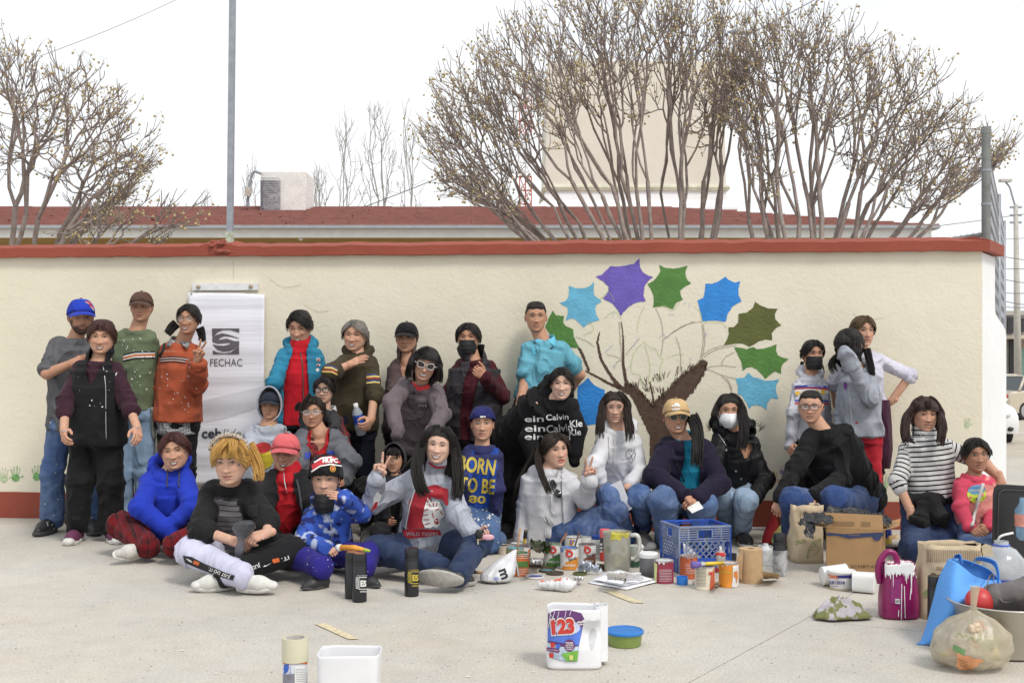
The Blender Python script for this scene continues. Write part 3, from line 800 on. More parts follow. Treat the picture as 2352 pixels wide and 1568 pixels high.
# water tank block
ty=24.0
tk=empty('water_tank',P(1456,480,ty),'big cream concrete water tank rising behind the red roof','water tank')
TKM=wall_mat((.72,.69,.60),'cream_tank_paint')
tx0,tx1=P(1252,0,ty).x,P(1668,0,ty).x;tz1=P(0,140,ty).z;tz0=P(0,432,ty).z
mb=MB();vs=[]
cxx=(tx0+tx1)/2;hw=(tx1-tx0)/2
for z,k in((tz0-.02,1.0),(tz1,.97)):
 vs+=[(cxx-hw*k,ty,z),(cxx+hw*k,ty,z),(cxx+hw*k,ty+3.4,z),(cxx-hw*k,ty+3.4,z)]
mb.add(vs,[(0,1,5,4),(1,2,6,5),(2,3,7,6),(3,0,4,7),(4,5,6,7),(0,3,2,1)]);mb.build('tank_body',TKM,tk)
mb=MB();rings=[]
for dz,e in((-.02,-.03),(.0,.05),(.06,.07),(.10,.05),(.12,-.03)):
 rings.append([(cxx-hw-e,ty-e,tz0+dz-.05),(cxx+hw+e,ty-e,tz0+dz-.05),(cxx+hw+e,ty+3.4+e,tz0+dz-.05),(cxx-hw-e,ty+3.4+e,tz0+dz-.05)])
mb.loft(rings);mb.build('moulding',M((.58,.57,.44),.8,.2,5,.4,20),tk)
mb=MB();rings=[]
for z,e in((tz0-1.4,.22),(tz0-.42,.20),(tz0-.25,.02),(tz0-.05,0.0)):
 rings.append([(cxx-hw-e,ty-e,z),(cxx+hw+e,ty-e,z),(cxx+hw+e,ty+3.4+e,z),(cxx-hw-e,ty+3.4+e,z)])
mb.loft(rings);mb.build('flared_base',WHITEW,tk)
mb=MB();mb.tube([P(1588,140,ty+.4),P(1588,122,ty+.4)],.05,8);mb.build('vent_pipe',galv,tk)
# flood lamp and lattice mast
def lattice(name_root,u,y,vtop,vbot,w,root):
 zt,zb=P(0,vtop,y).z,P(0,vbot,y).z;cx=P(u,0,y).x
 n=int((zt-zb)/(w*1.1))
 for i in range(n):
  z0=zb+(zt-zb)*i/n;z1=zb+(zt-zb)*(i+1)/n
  mb=MB()
  c=[(cx-w/2,y),(cx+w/2,y),(cx,y+w*.87)]
  for a in range(3):
   b=(a+1)%3
   mb.tube([(*c[a],z0),(*c[a],z1)],.022,4);mb.tube([(*c[a],z0),(*c[b],z1)],.014,3);mb.tube([(*c[a],z1),(*c[b],z1)],.014,3)
  mb.build('mast_section',[M((.50,.10,.05),.6,.1),M((.75,.75,.76),.6,.1)][(i//3)%2],root)
mast=empty('radio_mast',P(1207,480,34),'red and white lattice radio mast left of the water tank','mast')
lattice('mast',1207,34,150,500,.34,mast)
mb=MB();mb.tube([P(1207,152,34.1),P(1207,0,34.1)],[.03,.008],5);mb.build('whip_antenna',M((.6,.5,.5),.6,.1),mast)
mb=MB()
for dv,du in((190,-46),(190,26),(215,32),(205,-30)):mb.box(P(1207+du,dv,33.6),(.22,.12,.55))
mb.tube([P(1150,215,33.8),P(1245,215,33.8)],.03,5);mb.tube([P(1160,255,33.8),P(1245,255,33.8)],.035,5)
mb.build('antenna_panel',M((.75,.76,.78),.5,.05),mast)
fld=empty('street_lamp',P(1590,140,27),'grey lamp arm reaching over the top of the water tank','street lamp')
mb=MB();mb.tube([P(1590,470,27.9),P(1600,125,27.9),P(1625,100,27.9),P(1672,78,27.9)],[.06,.045,.035,.03],7);mb.build('lamp_arm',galv,fld,smooth=True)
mb=MB();mb.ball(P(1700,74,27.9),.2,10,7,(1.5,.5,.35));mb.build('lamp_head',galv,fld,smooth=True)
# wires
wm_=M((.10,.10,.11),.6,.05)
def wire(a,b,sag,r=.008,n=24,label='thin overhead wire crossing the pale sky'):
 mb=MB();pts=[]
 for i in range(n+1):
  t=i/n;p=Vector(a).lerp(Vector(b),t);p.z-=sag*4*t*(1-t);pts.append(p)
 mb.tube(pts,r,4);return tag(mb.build('overhead_wire',wm_),label,'wire','wires against the sky')
wire(P(90,130,22),P(520,-60,30),.1,.006,label='thin wire rising from the left bare tree to the top edge')
wire(P(830,478,30),P(1980,-60,30),.3,.014,label='wire slanting up behind the big bare trees over the water tank')
wire(P(2010,535,30),P(2420,480,42),.05,.012,label='wire running from the roof end to the concrete lamp post')
wire(P(2265,548,40),P(2400,542,46),.05,.012,label='faint wire behind the chain link fence')
# ---- bare fruiting trees
BARK=M((.30,.245,.22),.9,.25,14,.6,60)
BERRY=M((.46,.36,.18),.6,.2,20)
def ico():
 bm=bmesh.new();bmesh.ops.create_icosphere(bm,subdivisions=1,radius=1);v=[x.co.copy()for x in bm.verts];f=[[q.index for q in p.verts]for p in bm.faces];bm.free();return v,f
ICV,ICF=ico()
def branch_tree(name,label,base,bases,tips,seed,r_tip=.0055,expo=.41,wob_=.05,berries=2.6,rb=.012,bark=BARK,spur=5,group=None,cat='tree',trunk_r=.16,berry=BERRY):
 """limbs split towards clusters of tips; bases are points of the pollarded trunk head"""
 r=random.Random(seed);nr=np.random.default_rng(seed)
 root=empty(name,base,label,cat,group)
 mb=MB();bt=MB()
 tips=np.array([tuple(t)for t in tips])
 ends=[]
 def limb(a,b,ra,rb_,wv):
  a=Vector(a);b=Vector(b);L=(b-a).length
  n=max(2,int(L/.16))
  side=Vector((r.uniform(-1,1),r.uniform(-1,1),r.uniform(-.4,.4)))*L*wv
  pts=[];rs=[]
  for i in range(n+1):
   t=i/n;p=a.lerp(b,t)+side*math.sin(t*math.pi)+Vector((0,0,-.06*L*math.sin(t*math.pi)))
   if 0<i<n:p+=Vector((r.uniform(-1,1),r.uniform(-1,1),r.uniform(-1,1)))*.010
   pts.append(p);rs.append((ra+(rb_-ra)*t)*r.uniform(.93,1.1))
  mb.tube(pts,rs,6 if ra>.02 else 4 if ra>.009 else 3,cap=False)
  return pts
 def rad(n):return r_tip*n**expo
 def grow(pos,idx,depth,rp):
  n=len(idx)
  if n==1:
   t=Vector(tips[idx[0]])
   pts=limb(pos,t,min(rp,rad(1.6)),r_tip*.75,wob_*1.6)
   ends.append((pts[-1],(pts[-1]-pts[-2]).normalized()))
   for k in range(spur):
    p=pts[r.randrange(max(1,len(pts)//3),len(pts))]
    d=(pts[-1]-pts[0]).normalized()+Vector((r.uniform(-.8,.8),r.uniform(-.6,.6),r.uniform(-.1,.9)))
    q=p+d.normalized()*r.uniform(.06,.24)
    limb(p,q,r_tip*.8,r_tip*.55,.1)
    if k<2:ends.append((q,d.normalized()))
   return
  c=tips[idx].mean(0);X=tips[idx]-c
  ax=np.linalg.svd(X,full_matrices=False)[2][0]+nr.normal(0,.15,3)
  pr=X@ax;o=np.argsort(pr);h=int(round(n*r.uniform(.38,.62)));h=max(1,min(n-1,h))
  for part in(idx[o[:h]],idx[o[h:]]):
   cc=Vector(tips[part].mean(0))
   if len(part)==1:grow(pos,part,depth+1,rp);continue
   d=cc-pos;f=r.uniform(.34,.5)
   q=pos+d*f+Vector((r.uniform(-1,1),r.uniform(-1,1),r.uniform(-1,.6)))*d.length*.06
   rr=rad(len(part));limb(pos,q,min(rp,rr*1.12),rr,wob_)
   grow(q,part,depth+1,rr)
   # share the tips among the bases by direction
 B=[Vector(b)for b in bases]
 allocate=[[]for _ in B]
 bc=sum(B,Vector())/len(B);o_=sorted(range(len(B)),key=lambda i:B[i].x)
 an=np.arctan2(tips[:,0]-bc.x,np.maximum(.05,tips[:,2]-bc.z+.25))+nr.normal(0,.07,len(tips))
 for q,i in enumerate(np.argsort(an)):allocate[o_[int(q*len(B)/len(tips))]].append(i)
 for b,idx in zip(B,allocate):
  if len(idx)==0:continue
  mb.tube([Vector(base)+Vector((0,0,max(.0,b.z-base[2]-.5))),b],[rad(len(idx))*1.25,rad(len(idx))*1.05],7,cap=False)
  grow(b,np.array(idx),0,rad(len(idx))*1.05)
 mb.tube([base,Vector(base).lerp(B[0],.5),sum(B,Vector())/len(B)],[trunk_r,trunk_r*.85,trunk_r*.9],10)
 o=mb.build('branches',bark,root,smooth=True)
 st=MB()
 if berries:
  for p,d in ends:
   for k in range(r.choice((0,0,1,1,2,2,3))if berries>2 else r.choice((0,0,1,2))):
    q=p+Vector((r.gauss(0,.05),r.gauss(0,.05),-abs(r.gauss(0,.05))+.02))+d*r.uniform(-.03,.06)
    s=rb*r.uniform(.75,1.15)
    bt.add([q+v*s for v in ICV],ICF)
    mid=(p+q)/2+d*.03+Vector((0,0,.02))
    st.tube([p,mid,q],.0016,3,cap=False)
  st.build('berry_stalks',M((.36,.30,.18),.8,.1),root)['kind']='stuff'
  bo=bt.build('berries',berry,root,smooth=True);bo['kind']='stuff'
 return root
def dome_tips(n,fn,y,yd,seed,inner=.55):
 """fn(angle 0..1) -> (u, v) outline from left low to right low; tips fill the outer band of the crown"""
 r=random.Random(seed);out=[]
 cu,cv=fn(-1)
 for i in range(n):
  a=(i+r.random())/n
  u,v=fn(a)
  k=(inner+(1-inner)*r.random()**.55)
  k=min(1.0,k)
  yy=y+r.uniform(-yd,yd)*math.sqrt(max(.05,1-(k-.2)**2))
  out.append(P(cu+(u-cu)*k,cv+(v-cv)*k,yy))
 return out
def outline(center,pts):
 ds=[0]
 for a,b in zip(pts[:-1],pts[1:]):ds.append(ds[-1]+math.hypot(b[0]-a[0],b[1]-a[1]))
 def fn(t):
  if t<0:return center
  s=t*ds[-1]
  for i in range(len(pts)-1):
   if s<=ds[i+1]:
    k=(s-ds[i])/max(1e-6,ds[i+1]-ds[i])
    return(pts[i][0]+(pts[i+1][0]-pts[i][0])*k,pts[i][1]+(pts[i+1][1]-pts[i][1])*k)
  return pts[-1]
 return fn
TY=11.2
# left of the two big trees
f1=outline((1440,620),[(1030,440),(965,335),(985,270),(1010,180),(1090,110),(1150,60),(1250,15),(1340,-25),(1430,-40),(1540,-45),(1640,-20),(1710,40),(1745,150)])
tips1=dome_tips(520,f1,TY,.75,3,.50)
B1=[P(u,v,TY+dy)for u,v,dy in((1330,640,0),(1345,650,-.2),(1375,650,.2),(1400,655,-.1),(1420,650,.25),(1440,650,-.2),(1455,650,.3),(1470,650,-.3),(1490,650,.1),(1515,660,-.1),(1540,660,.35),(1570,640,-.2),(1600,640,.2),(1625,640,0))]
branch_tree('bare_tree','large bare tree with yellow berries fanning out in front of the cream water tank',Vector((P(1450,800,TY).x,TY,0)),B1,tips1,5,group='bare berry trees behind the wall')
f2=outline((1885,640),[(1660,260),(1670,150),(1705,50),(1760,20),(1850,30),(1960,65),(2060,120),(2150,150),(2200,230),(2265,285),(2345,320),(2300,375)])
tips2=dome_tips(450,f2,TY-.2,.7,8,.45)
B2=[P(u,v,TY-.2+dy)for u,v,dy in((1770,650,0),(1800,650,.2),(1835,655,-.2),(1860,650,.1),(1880,650,-.3),(1895,655,-.1),(1915,650,.25),(1940,650,-.2),(1965,650,.1),(1990,650,0))]
branch_tree('bare_tree','bare berry tree spreading right over the wall corner towards the grey fence post',Vector((P(1880,800,TY).x,TY-.2,0)),B2,tips2,9,group='bare berry trees behind the wall')
f3=outline((40,640),[(-420,300),(-300,120),(-150,70),(0,95),(80,150),(170,150),(240,190),(300,250),(350,345),(330,400),(270,470),(215,500)])
tips3=dome_tips(360,f3,TY-.4,.7,14,.42)
B3=[P(u,v,TY-.4+dy)for u,v,dy in((-90,650,.1),(-30,650,-.2),(20,650,.2),(50,655,0),(85,650,-.1))]
branch_tree('bare_tree','bare tree with yellow berries at the left edge behind the wall',Vector((P(30,800,TY).x,TY-.4,0)),B3,tips3,21,group='bare berry trees behind the wall')
f4=outline((190,600),[(215,545),(235,490),(300,475),(355,455),(400,465),(450,470),(462,500),(400,545),(350,552)])
branch_tree('bare_shrub','low bare berry shrub showing over the coping left of the steel pole',Vector((P(205,800,10.2).x,10.2,0)),[P(195,600,10.2),P(230,600,10.3)],dome_tips(26,f4,10.2,.25,31,.55),33,r_tip=.006,trunk_r=.06,wob_=.09)
# far leafless poplars
POP=M((.36,.34,.32),.9,.15,8)
def poplar(u,vtop,w,y,seed,n,label):
 r=random.Random(seed);tips=[]
 for i in range(n):
  t=r.random()**.7
  v=520+(vtop-520)*t;ww=w*(1.15-.75*t)*r.uniform(-1,1)
  tips.append(P(u+ww,v,y+r.uniform(-.8,.8)))
 tips.append(P(u,vtop-6,y))
 branch_tree('bare_poplar',label,Vector((P(u,800,y).x,y,0)),[P(u-3,560,y),P(u+4,560,y)],tips,seed,r_tip=.007,expo=.40,wob_=.04,berries=0,bark=POP,spur=2,group='leafless poplars beyond the school roof',trunk_r=.1)
poplar(790,255,60,36,51,46,'thin leafless poplar just right of the wrapped cooler')
poplar(870,235,62,37,52,84,'densest leafless poplar beyond the roof, middle of the row')
poplar(940,228,45,38,53,46,'leafless poplar nearest the big berry tree')
poplar(735,380,40,40,54,60,'short leafless poplar directly behind the wrapped cooler')
poplar(580,360,45,40,55,40,'small bare treetop behind the switch box near the pole')
poplar(475,440,30,40,56,16,'tiny bare treetop left of the steel pole above the roof')
# ---- chain link fence by the corner
fence=empty('chain_link_fence',(3.63,9.0,0),'tall chain link fence on a thick grey post beside the white wall end','fence')
fx,fy=P(2265,0,9.05).x,9.05
mb=MB();zt=P(0,293,9.05).z;mb.tube([(fx,fy,0),(fx,fy,zt)],.034,14);mb.tube([(fx,fy,zt-.05),(fx,fy,zt+.004)],.037,14);mb.build('post',M((.20,.21,.20),.5,.2,12,.2,40,.2),fence,smooth=False,angle=40)
for zz in(zt-.34,zt-.6,zt-1.15):mb=MB();mb.tube([(fx,fy,zz),(fx,fy,zz+.02)],.038,14);mb.build('clamp',galv,fence,angle=40)
fd=Vector((.44,1,0)).normalized();fl_=5.2
ztop=P(0,362,9.05).z
def fpt(s,z):return Vector((fx+.035,fy,z))+fd*s
mb=MB();pitch=.062
n=int(fl_/pitch)
for i in range(n):
 s=i*pitch;z0=.9;pts=[]
 k=int((ztop-z0)/pitch)
 for j in range(k+1):pts.append(fpt(s+(pitch*.98 if j%2 else 0),z0+j*pitch)+Vector((0,0.0,0))+(Vector((.853,-.35,0))*.002*(1 if j%2 else-1)))
 mb.tube(pts,.0034,3,cap=False)
o=mb.build('chain_link_mesh',M((.42,.43,.45),.45,.1,metal=.4),fence);o['kind']='stuff'
mb=MB()
for s in(2.6,5.2):mb.tube([fpt(s,0),fpt(s,ztop+.03)],.024,8)
mb.tube([fpt(0,1.0),fpt(fl_,1.0)],.012,6);mb.build('fence_rails',galv,fence,smooth=True)
mb=MB();ra,rb2=Vector((fx,fy,P(0,538,9.05).z)),Vector((fx-.62,fy+2.6,P(0,538,9.05).z+.0));mb.tube([ra,rb2],.019,8)
for i in range(34):
 t=i/34;p=ra.lerp(rb2,t);pts=[]
 for j in range(14):pts.append(p+(rb2-ra)/34*(1 if j%2 else 0)+Vector((0,0,.03-j*.06)))
 mb.tube(pts,.002,3,cap=False)
mb.build('rear_rail',M((.26,.26,.25),.5,.2,12,metal=.2),fence,smooth=True)
# ---- street beyond the corner
def lamp_post():
 yb=44.0
 zg=ground_z(13,yb)
 b=P(2333,470,yb);root=empty('street_lamp',(b.x+.06,yb,zg),'tall concrete street lamp post beyond the chain link fence','street lamp')
 mb=MB();mb.tube([(b.x+.10,yb,zg),(b.x,yb,b.z)],[.15,.08],10);mb.build('concrete_pole',M((.46,.44,.40),.9,.12,10,.3,30),root,smooth=True)
 mb=MB();t=P(2307,418,yb);mb.tube(catmull([(b.x-.02,yb,b.z-.05),P(2324,447,yb),P(2319,430,yb),P(2310,419,yb)],4),.035,7);mb.build('arm',galv,root,smooth=True)
 mb=MB();mb.loft([[Vector(t)+Vector((x,yy,z))for yy,z in((-.13,0),(-.1,.1),(.1,.1),(.13,0))]for x in(-.18,.25)]);mb.build('lamp_head',M((.35,.34,.31),.5,.1),root)
 for dz in(.02,-.28,-.55):mb=MB();mb.box((b.x,yb,b.z-.12+dz),(.42,.1,.07));mb.build('cross_bracket',galv,root)
 return root
lamp_post()
for i,(va,vb)in enumerate([(588,596),(616,608),(640,650),(672,664),(690,700),(704,697)]):
 wire(P(2300,va,29.5),P(2420,vb,33),.06,.012,10,label=['topmost','second','third','fourth','fifth','lowest'][i]+' short wire crossing beside the concrete lamp post at the right edge')
def house(u0,u1,vt,y,m,name,label,depth=5,floor=True):
 a,b=P(u0,vt,y),P(u1,vt,y);z0=ground_z(14,y)
 root=empty(name,((a.x+b.x)/2,y,z0),label,'building')
 mb=MB();mb.box(((a.x+b.x)/2,y+depth/2,(a.z+z0)/2),(b.x-a.x,depth,a.z-z0));mb.build('wall',m,root)
 return root,a,b,z0
hy=46
h,a,b,z0=house(2270,2420,722,hy,M((.30,.28,.26),.9,.2,6),'building','far low grey building with a teal panel behind the parked cars')
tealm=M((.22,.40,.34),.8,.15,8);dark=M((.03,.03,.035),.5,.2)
def fbox(m,n,u0,u1,v0,v1,yy,th,parent):
 p,q=P(u0,v0,yy),P(u1,v1,yy);mb=MB();mb.box(((p.x+q.x)/2,yy,(p.z+q.z)/2),(q.x-p.x,th,p.z-q.z));return mb.build(n,m,parent)
fbox(tealm,'teal_panel',2344,2420,790,905,hy-.06,.12,h)
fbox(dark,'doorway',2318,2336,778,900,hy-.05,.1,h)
fbox(M((.55,.48,.38),.8,.1),'canopy',2312,2420,770,778,hy-.6,1.2,h)
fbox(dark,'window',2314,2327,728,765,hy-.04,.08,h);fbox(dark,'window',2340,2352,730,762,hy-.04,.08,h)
fbox(M((.42,.40,.38),.9,.2),'parapet',2300,2420,714,724,hy+.2,.5,h)
fbox(M((.36,.31,.27),.9,.25,20),'block_pier',2338,2350,778,800,hy-.12,.2,h)
def car(name,label,cx,cy,rz,paint,L=4.4,Wd=1.72,Ht=1.43,front=True):
 zg=ground_z(cx,cy)
 root=empty(name,(cx,cy,zg),label,'car')
 rot=Matrix.Rotation(rz,3,'Z')
 def T(p):return rot@Vector(p)+Vector((cx,cy,zg))
 # side profile (x forward), lower body then cabin
 prof=[(-L/2,.42),(-L/2+.02,.75),(-L/2+.12,.95),(-L/2+.95,1.0),(-.2,.98),(.75,.95),(L/2-.35,.84),(L/2-.06,.68),(L/2,.45),(L/2-.06,.25),(-L/2+.1,.25)]
 mb=MB();rings=[]
 for s,k in((-1,.90),(-.93,.98),(-.6,1.0),(.6,1.0),(.93,.98),(1,.90)):
  rings.append([T((x*(.985 if abs(s)==1 else 1),s*Wd/2,.25+(z-.25)*(k if z>.5 else 1)))for x,z in prof])
 mb.loft(rings);mb.build('body',paint,root,angle=35)
 cab=[(-L/2+.55,.96),(-L/2+1.05,Ht-.02),(-.05,Ht),(.55,Ht-.06),(1.15,.94)]
 mb=MB();rings=[]
 for s,k in((-1,0),(-.86,1),(.86,1),(1,0)):
  rings.append([T((x,s*(Wd/2-.04)*(1 if z<1 else .84),z))for x,z in cab])
 gl=M((.05,.06,.065),.08,.02,spec=.6)
 mb=MB();n2=len(cab)
 A=[T((x,-(Wd/2-.05)*(1 if z<1 else .80),z))for x,z in cab];B=[T((x,(Wd/2-.05)*(1 if z<1 else .80),z))for x,z in cab]
 mb.loft([A,B]);mb.build('window_glass',gl,root)
 mb=MB()
 def off(i,s,e=.012):
  x,z=cab[i];return T((x,s*((Wd/2-.05)*(1 if z<1 else .80)+e),z+e*.6))
 for s in(-1,1):
  for i,j in((0,1),(1,2),(2,3),(3,4)):mb.tube([off(i,s),off(j,s)],.045,6)
  x,z=-.1,.96;mb.tube([T((x,s*(Wd/2-.04),.96)),off(2,s)],.035,6)
 mb.loft([[T((x,s*(Wd/2-.05)*.80,z+.012))for x,z in cab[1:4]]for s in(-1,-.4,.4,1)],cap=False,close=False)
 mb.build('roof_and_pillars',paint,root,smooth=True)
 tyre=M((.02,.02,.022),.8,.1);rim=M((.45,.45,.46),.35,.1,metal=.6)
 for sx in(-L/2+.78,L/2-.82):
  for s in(-1,1):
   mb=MB();c=(sx,s*(Wd/2-.09),.30)
   for(r0,r1,w)in((.31,.31,.2),):
    ring=[]
    for q in(-.1,-.08,.08,.1):
     rr=.31 if abs(q)<.1 else .27
     ring.append([T((c[0]+rr*math.cos(t*math.pi/10),c[1]+q,c[2]+rr*math.sin(t*math.pi/10)))for t in range(20)])
    mb.loft(ring)
   wo=mb.build('wheel',tyre,root,smooth=False)
   mb=MB();mb.loft([[T((c[0]+rr*math.cos(t*math.pi/8),c[1]+s*q,c[2]+rr*math.sin(t*math.pi/8)))for t in range(16)]for rr,q in((.20,.095),(.19,.112),(.05,.118))]);mb.build('rim',rim,wo,angle=30)
 lm=M((.60,.62,.64),.1,.05);tl=M((.30,.015,.012),.2,.05)
 for s in(-1,1):
  mb=MB();mb.ball(T((L/2-.16,s*(Wd/2-.28),.66)),.17,10,7,(1.0,1.0,.55));mb.build('headlight',lm,root,smooth=True)
  mb=MB();mb.ball(T((-L/2+.08,s*(Wd/2-.2),.78)),.16,10,7,(.6,1.0,.6));mb.build('tail_light',tl,root,smooth=True)
 gm=M((.03,.03,.033),.4,.1)
 for z,h in((.58,.14),(.34,.12)):
  mb=MB();mb.box(T((L/2-.03,0,z)),(.09,1.0,h),rot);gr=mb.build('grille',gm,root)
  mb=MB()
  for q in range(4):mb.box(T((L/2+.025,0,z-h/2+h*(q+.5)/4)),(.02,.96,.012),rot)
  mb.build('grille_bar',rim,gr)
 for s in(-1,1):
  mb=MB();mb.ball(T((L/2-.06,s*.68,.36)),.1,8,6,(.8,.9,.6));mb.build('fog_light',gm,root,smooth=True)
 return root
gold=M((.52,.46,.36),.35,.03,3,coat=.6);whitec=M((.78,.79,.80),.3,.02,3,coat=.6)
# gold sedan seen from behind: it shows its rear quarter
car('parked_car','champagne coloured sedan seen from the rear, parked beyond the white wall end',17.55,39.85,R(30),gold)
car('parked_car','white car nosing out behind the white wall end in front of the champagne sedan',10.75,28.3,R(-100),whitec)
# ---- people: smooth-union surfaces
def vnoise(p,seed=0):
 p=np.asarray(p,dtype=np.float64);i=np.floor(p).astype(np.int64);f=p-i;f=f*f*(3-2*f)
 def h(dx,dy,dz):
  n=(i[:,0]+dx)*73856093^(i[:,1]+dy)*19349663^(i[:,2]+dz)*83492791^(seed*2654435761)
  n=(n^(n>>13))*1274126177&0x7fffffff
  return((n^(n>>16))&0xffff)/32767.5-1
 r=0
 for dx in(0,1):
  for dy in(0,1):
   for dz in(0,1):
    w=(f[:,0]if dx else 1-f[:,0])*(f[:,1]if dy else 1-f[:,1])*(f[:,2]if dz else 1-f[:,2])
    r=r+w*h(dx,dy,dz)
 return r
A_=lambda v:np.array(tuple(v),dtype=np.float64)
def sd_cap(p,a,b,ra,rb):
 ab=b-a;L2=max(ab@ab,1e-9)
 t=np.clip(((p-a)@ab)/L2,0,1)
 d=np.linalg.norm(p-a-t[:,None]*ab,axis=1)-(ra+(rb-ra)*t)
 return d,t
def sd_loft(p,rings,e=2.3):
 """rings: (centre, side, front, half width, half depth)"""
 best=None;bt=None
 N=len(rings)
 for i in range(N-1):
  c0,s0,f0,w0,d0=rings[i];c1,s1,f1,w1,d1=rings[i+1]
  ab=c1-c0;L=np.linalg.norm(ab);ax=ab/L
  tt=((p-c0)@ab)/(L*L);t=np.clip(tt,0,1)
  sd=s0+(s1-s0)*.5;sd=sd/np.linalg.norm(sd)
  fr=np.cross(sd,ax);fr/=np.linalg.norm(fr)
  q=p-c0-t[:,None]*ab
  x=q@sd;y=q@fr;z=q@ax
  w=w0+(w1-w0)*t;d=d0+(d1-d0)*t
  r=(np.abs(x/w)**e+np.abs(y/d)**e)**(1/e)
  m=np.minimum(w,d)
  rad=(r-1)*m*(.75+.25*np.minimum(1,r))
  z=np.abs(z)-np.where(((tt<0)&(i>0))|((tt>1)&(i<N-2)),.03,0.0)
  dd=np.where(z>1e-9,np.where(rad>0,np.sqrt(np.maximum(rad,0)**2+z*z),z),rad)
  g=(i+t)/(N-1)
  if best is None:best,bt=dd,g
  else:
   k=dd<best;best=np.where(k,dd,best);bt=np.where(k,g,bt)
 return best,bt
def smin(a,b,k):
 h=np.clip(.5+.5*(b-a)/k,0,1)
 return b+(a-b)*h-k*h*(1-h)
def surfnets(g,o,h):
 s=g<0
 nx,ny,nz=g.shape
 C=[(i,j,k)for i in(0,1)for j in(0,1)for k in(0,1)]
 sub=lambda a,c:a[c[0]:nx-1+c[0],c[1]:ny-1+c[1],c[2]:nz-1+c[2]]
 cnt=sum(sub(s,c).astype(np.int8)for c in C)
 act=(cnt>0)&(cnt<8)
 idx=np.argwhere(act)
 if len(idx)==0:return np.zeros((0,3)),[]
 vid=-np.ones(act.shape,dtype=np.int64);vid[act]=np.arange(len(idx))
 acc=np.zeros((len(idx),3));n=np.zeros(len(idx))
 for c in C:
  for ax in range(3):
   if c[ax]:continue
   e=list(c);e[ax]=1
   ga=sub(g,c)[act];gb=sub(g,tuple(e))[act]
   m=(ga<0)!=(gb<0)
   t=np.where(m,ga/np.where(ga-gb==0,1,ga-gb),0)
   pt=np.array(c,float)[None,:].repeat(len(idx),0);pt[:,ax]+=t
   acc[m]+=pt[m];n[m]+=1
 V=(idx+acc/n[:,None])*h+o
 faces=[]
 for ax in range(3):
  a1,a2=[(1,2),(2,0),(0,1)][ax]
  sl=[slice(1,-1)]*3;sl[ax]=slice(0,-1);sl2=[slice(1,-1)]*3;sl2[ax]=slice(1,None)
  A,B=s[tuple(sl)],s[tuple(sl2)]
  m=np.argwhere(A!=B)
  if len(m)==0:continue
  inside=A[A!=B]
  base=m.copy()
  for q in range(3):
   if q!=ax:base[:,q]+=1
  def cell(d1,d2):
   b=base.copy();b[:,a1]-=d1;b[:,a2]-=d2
   return vid[b[:,0],b[:,1],b[:,2]]
  q=np.stack([cell(0,0),cell(1,0),cell(1,1),cell(0,1)],1)
  q[~inside]=q[~inside][:,::-1]
  faces.append(q)
 return V,np.concatenate(faces)
def polygonize(prims,h,k=.03,pad=.03):
 """prims: list of (kind, args, k); returns V, F, nearest prim, t"""
 lo=np.full(3,1e9);hi=-lo
 for kd,a,*_ in prims:
  if kd=='cap':
   for c,r in((a[0],a[2]),(a[1],a[3])):lo=np.minimum(lo,c-r);hi=np.maximum(hi,c+r)
  else:
   for c,s,f,w,d in a:m=max(w,d);lo=np.minimum(lo,c-m);hi=np.maximum(hi,c+m)
 lo=lo-pad;hi=hi+pad
 n=np.ceil((hi-lo)/h).astype(int)+1
 ax=[lo[i]+h*np.arange(n[i])for i in range(3)]
 X=np.stack(np.meshgrid(*ax,indexing='ij'),-1).reshape(-1,3)
 def ev(p,full=False):
  d=None;bd=None;bi=None;btt=None
  for i,(kd,a,*kk)in enumerate(prims):
   di,ti=sd_cap(p,*a)if kd=='cap' else sd_loft(p,a)
   if d is None:d=di
   else:d=smin(d,di,kk[0]if kk else k)
   if full:
    if bd is None:bd,bi,btt=di.copy(),np.zeros(len(p),int),ti
    else:
     m=di<bd;bd=np.where(m,di,bd);bi=np.where(m,i,bi);btt=np.where(m,ti,btt)
  return(d,bi,btt)if full else d
 g=ev(X).reshape(n)
 V,Fc=surfnets(g,lo,h)
 # one step towards the true surface
 e=h*.4
 d0,bi,bt=ev(V,True)
 gr=np.stack([ev(V+np.eye(3)[i]*e)-d0 for i in range(3)],1)/e
 nl=np.maximum(np.linalg.norm(gr,axis=1,keepdims=True),.3);nrm=gr/nl
 V=V-nrm*np.clip(d0/nl[:,0],-h*.6,h*.6)[:,None]
 return V,Fc,bi,bt,nrm
def mesh_from(name,V,Fc,mats,parent,dye=None,along=None,smooth=True,mi=None):
 me=bpy.data.meshes.new(name)
 nV=len(V)
 if isinstance(Fc,np.ndarray):
  me.vertices.add(nV);me.vertices.foreach_set('co',np.asarray(V,np.float32).ravel())
  nF,k=Fc.shape
  me.loops.add(nF*k);me.loops.foreach_set('vertex_index',Fc.astype(np.int32).ravel())
  me.polygons.add(nF);me.polygons.foreach_set('loop_start',(np.arange(nF)*k).astype(np.int32))
  me.update(calc_edges=True);me.validate()
 else:
  me.from_pydata([tuple(v)for v in V],[],[list(f)for f in Fc])
 for m in(mats if isinstance(mats,(list,tuple))else[mats]):me.materials.append(m)
 if smooth:me.polygons.foreach_set('use_smooth',[True]*len(me.polygons))
 if mi is not None:me.polygons.foreach_set('material_index',mi)
 if dye is not None:
  at=me.color_attributes.new('dye','FLOAT_COLOR','POINT')
  d=np.ones((nV,4),np.float32);d[:,:dye.shape[1]]=dye
  at.data.foreach_set('color',d.ravel())
 if along is not None:
  at=me.attributes.new('along','FLOAT','POINT');at.data.foreach_set('value',np.asarray(along,np.float32))
 me.update()
 return link(name,me,parent)
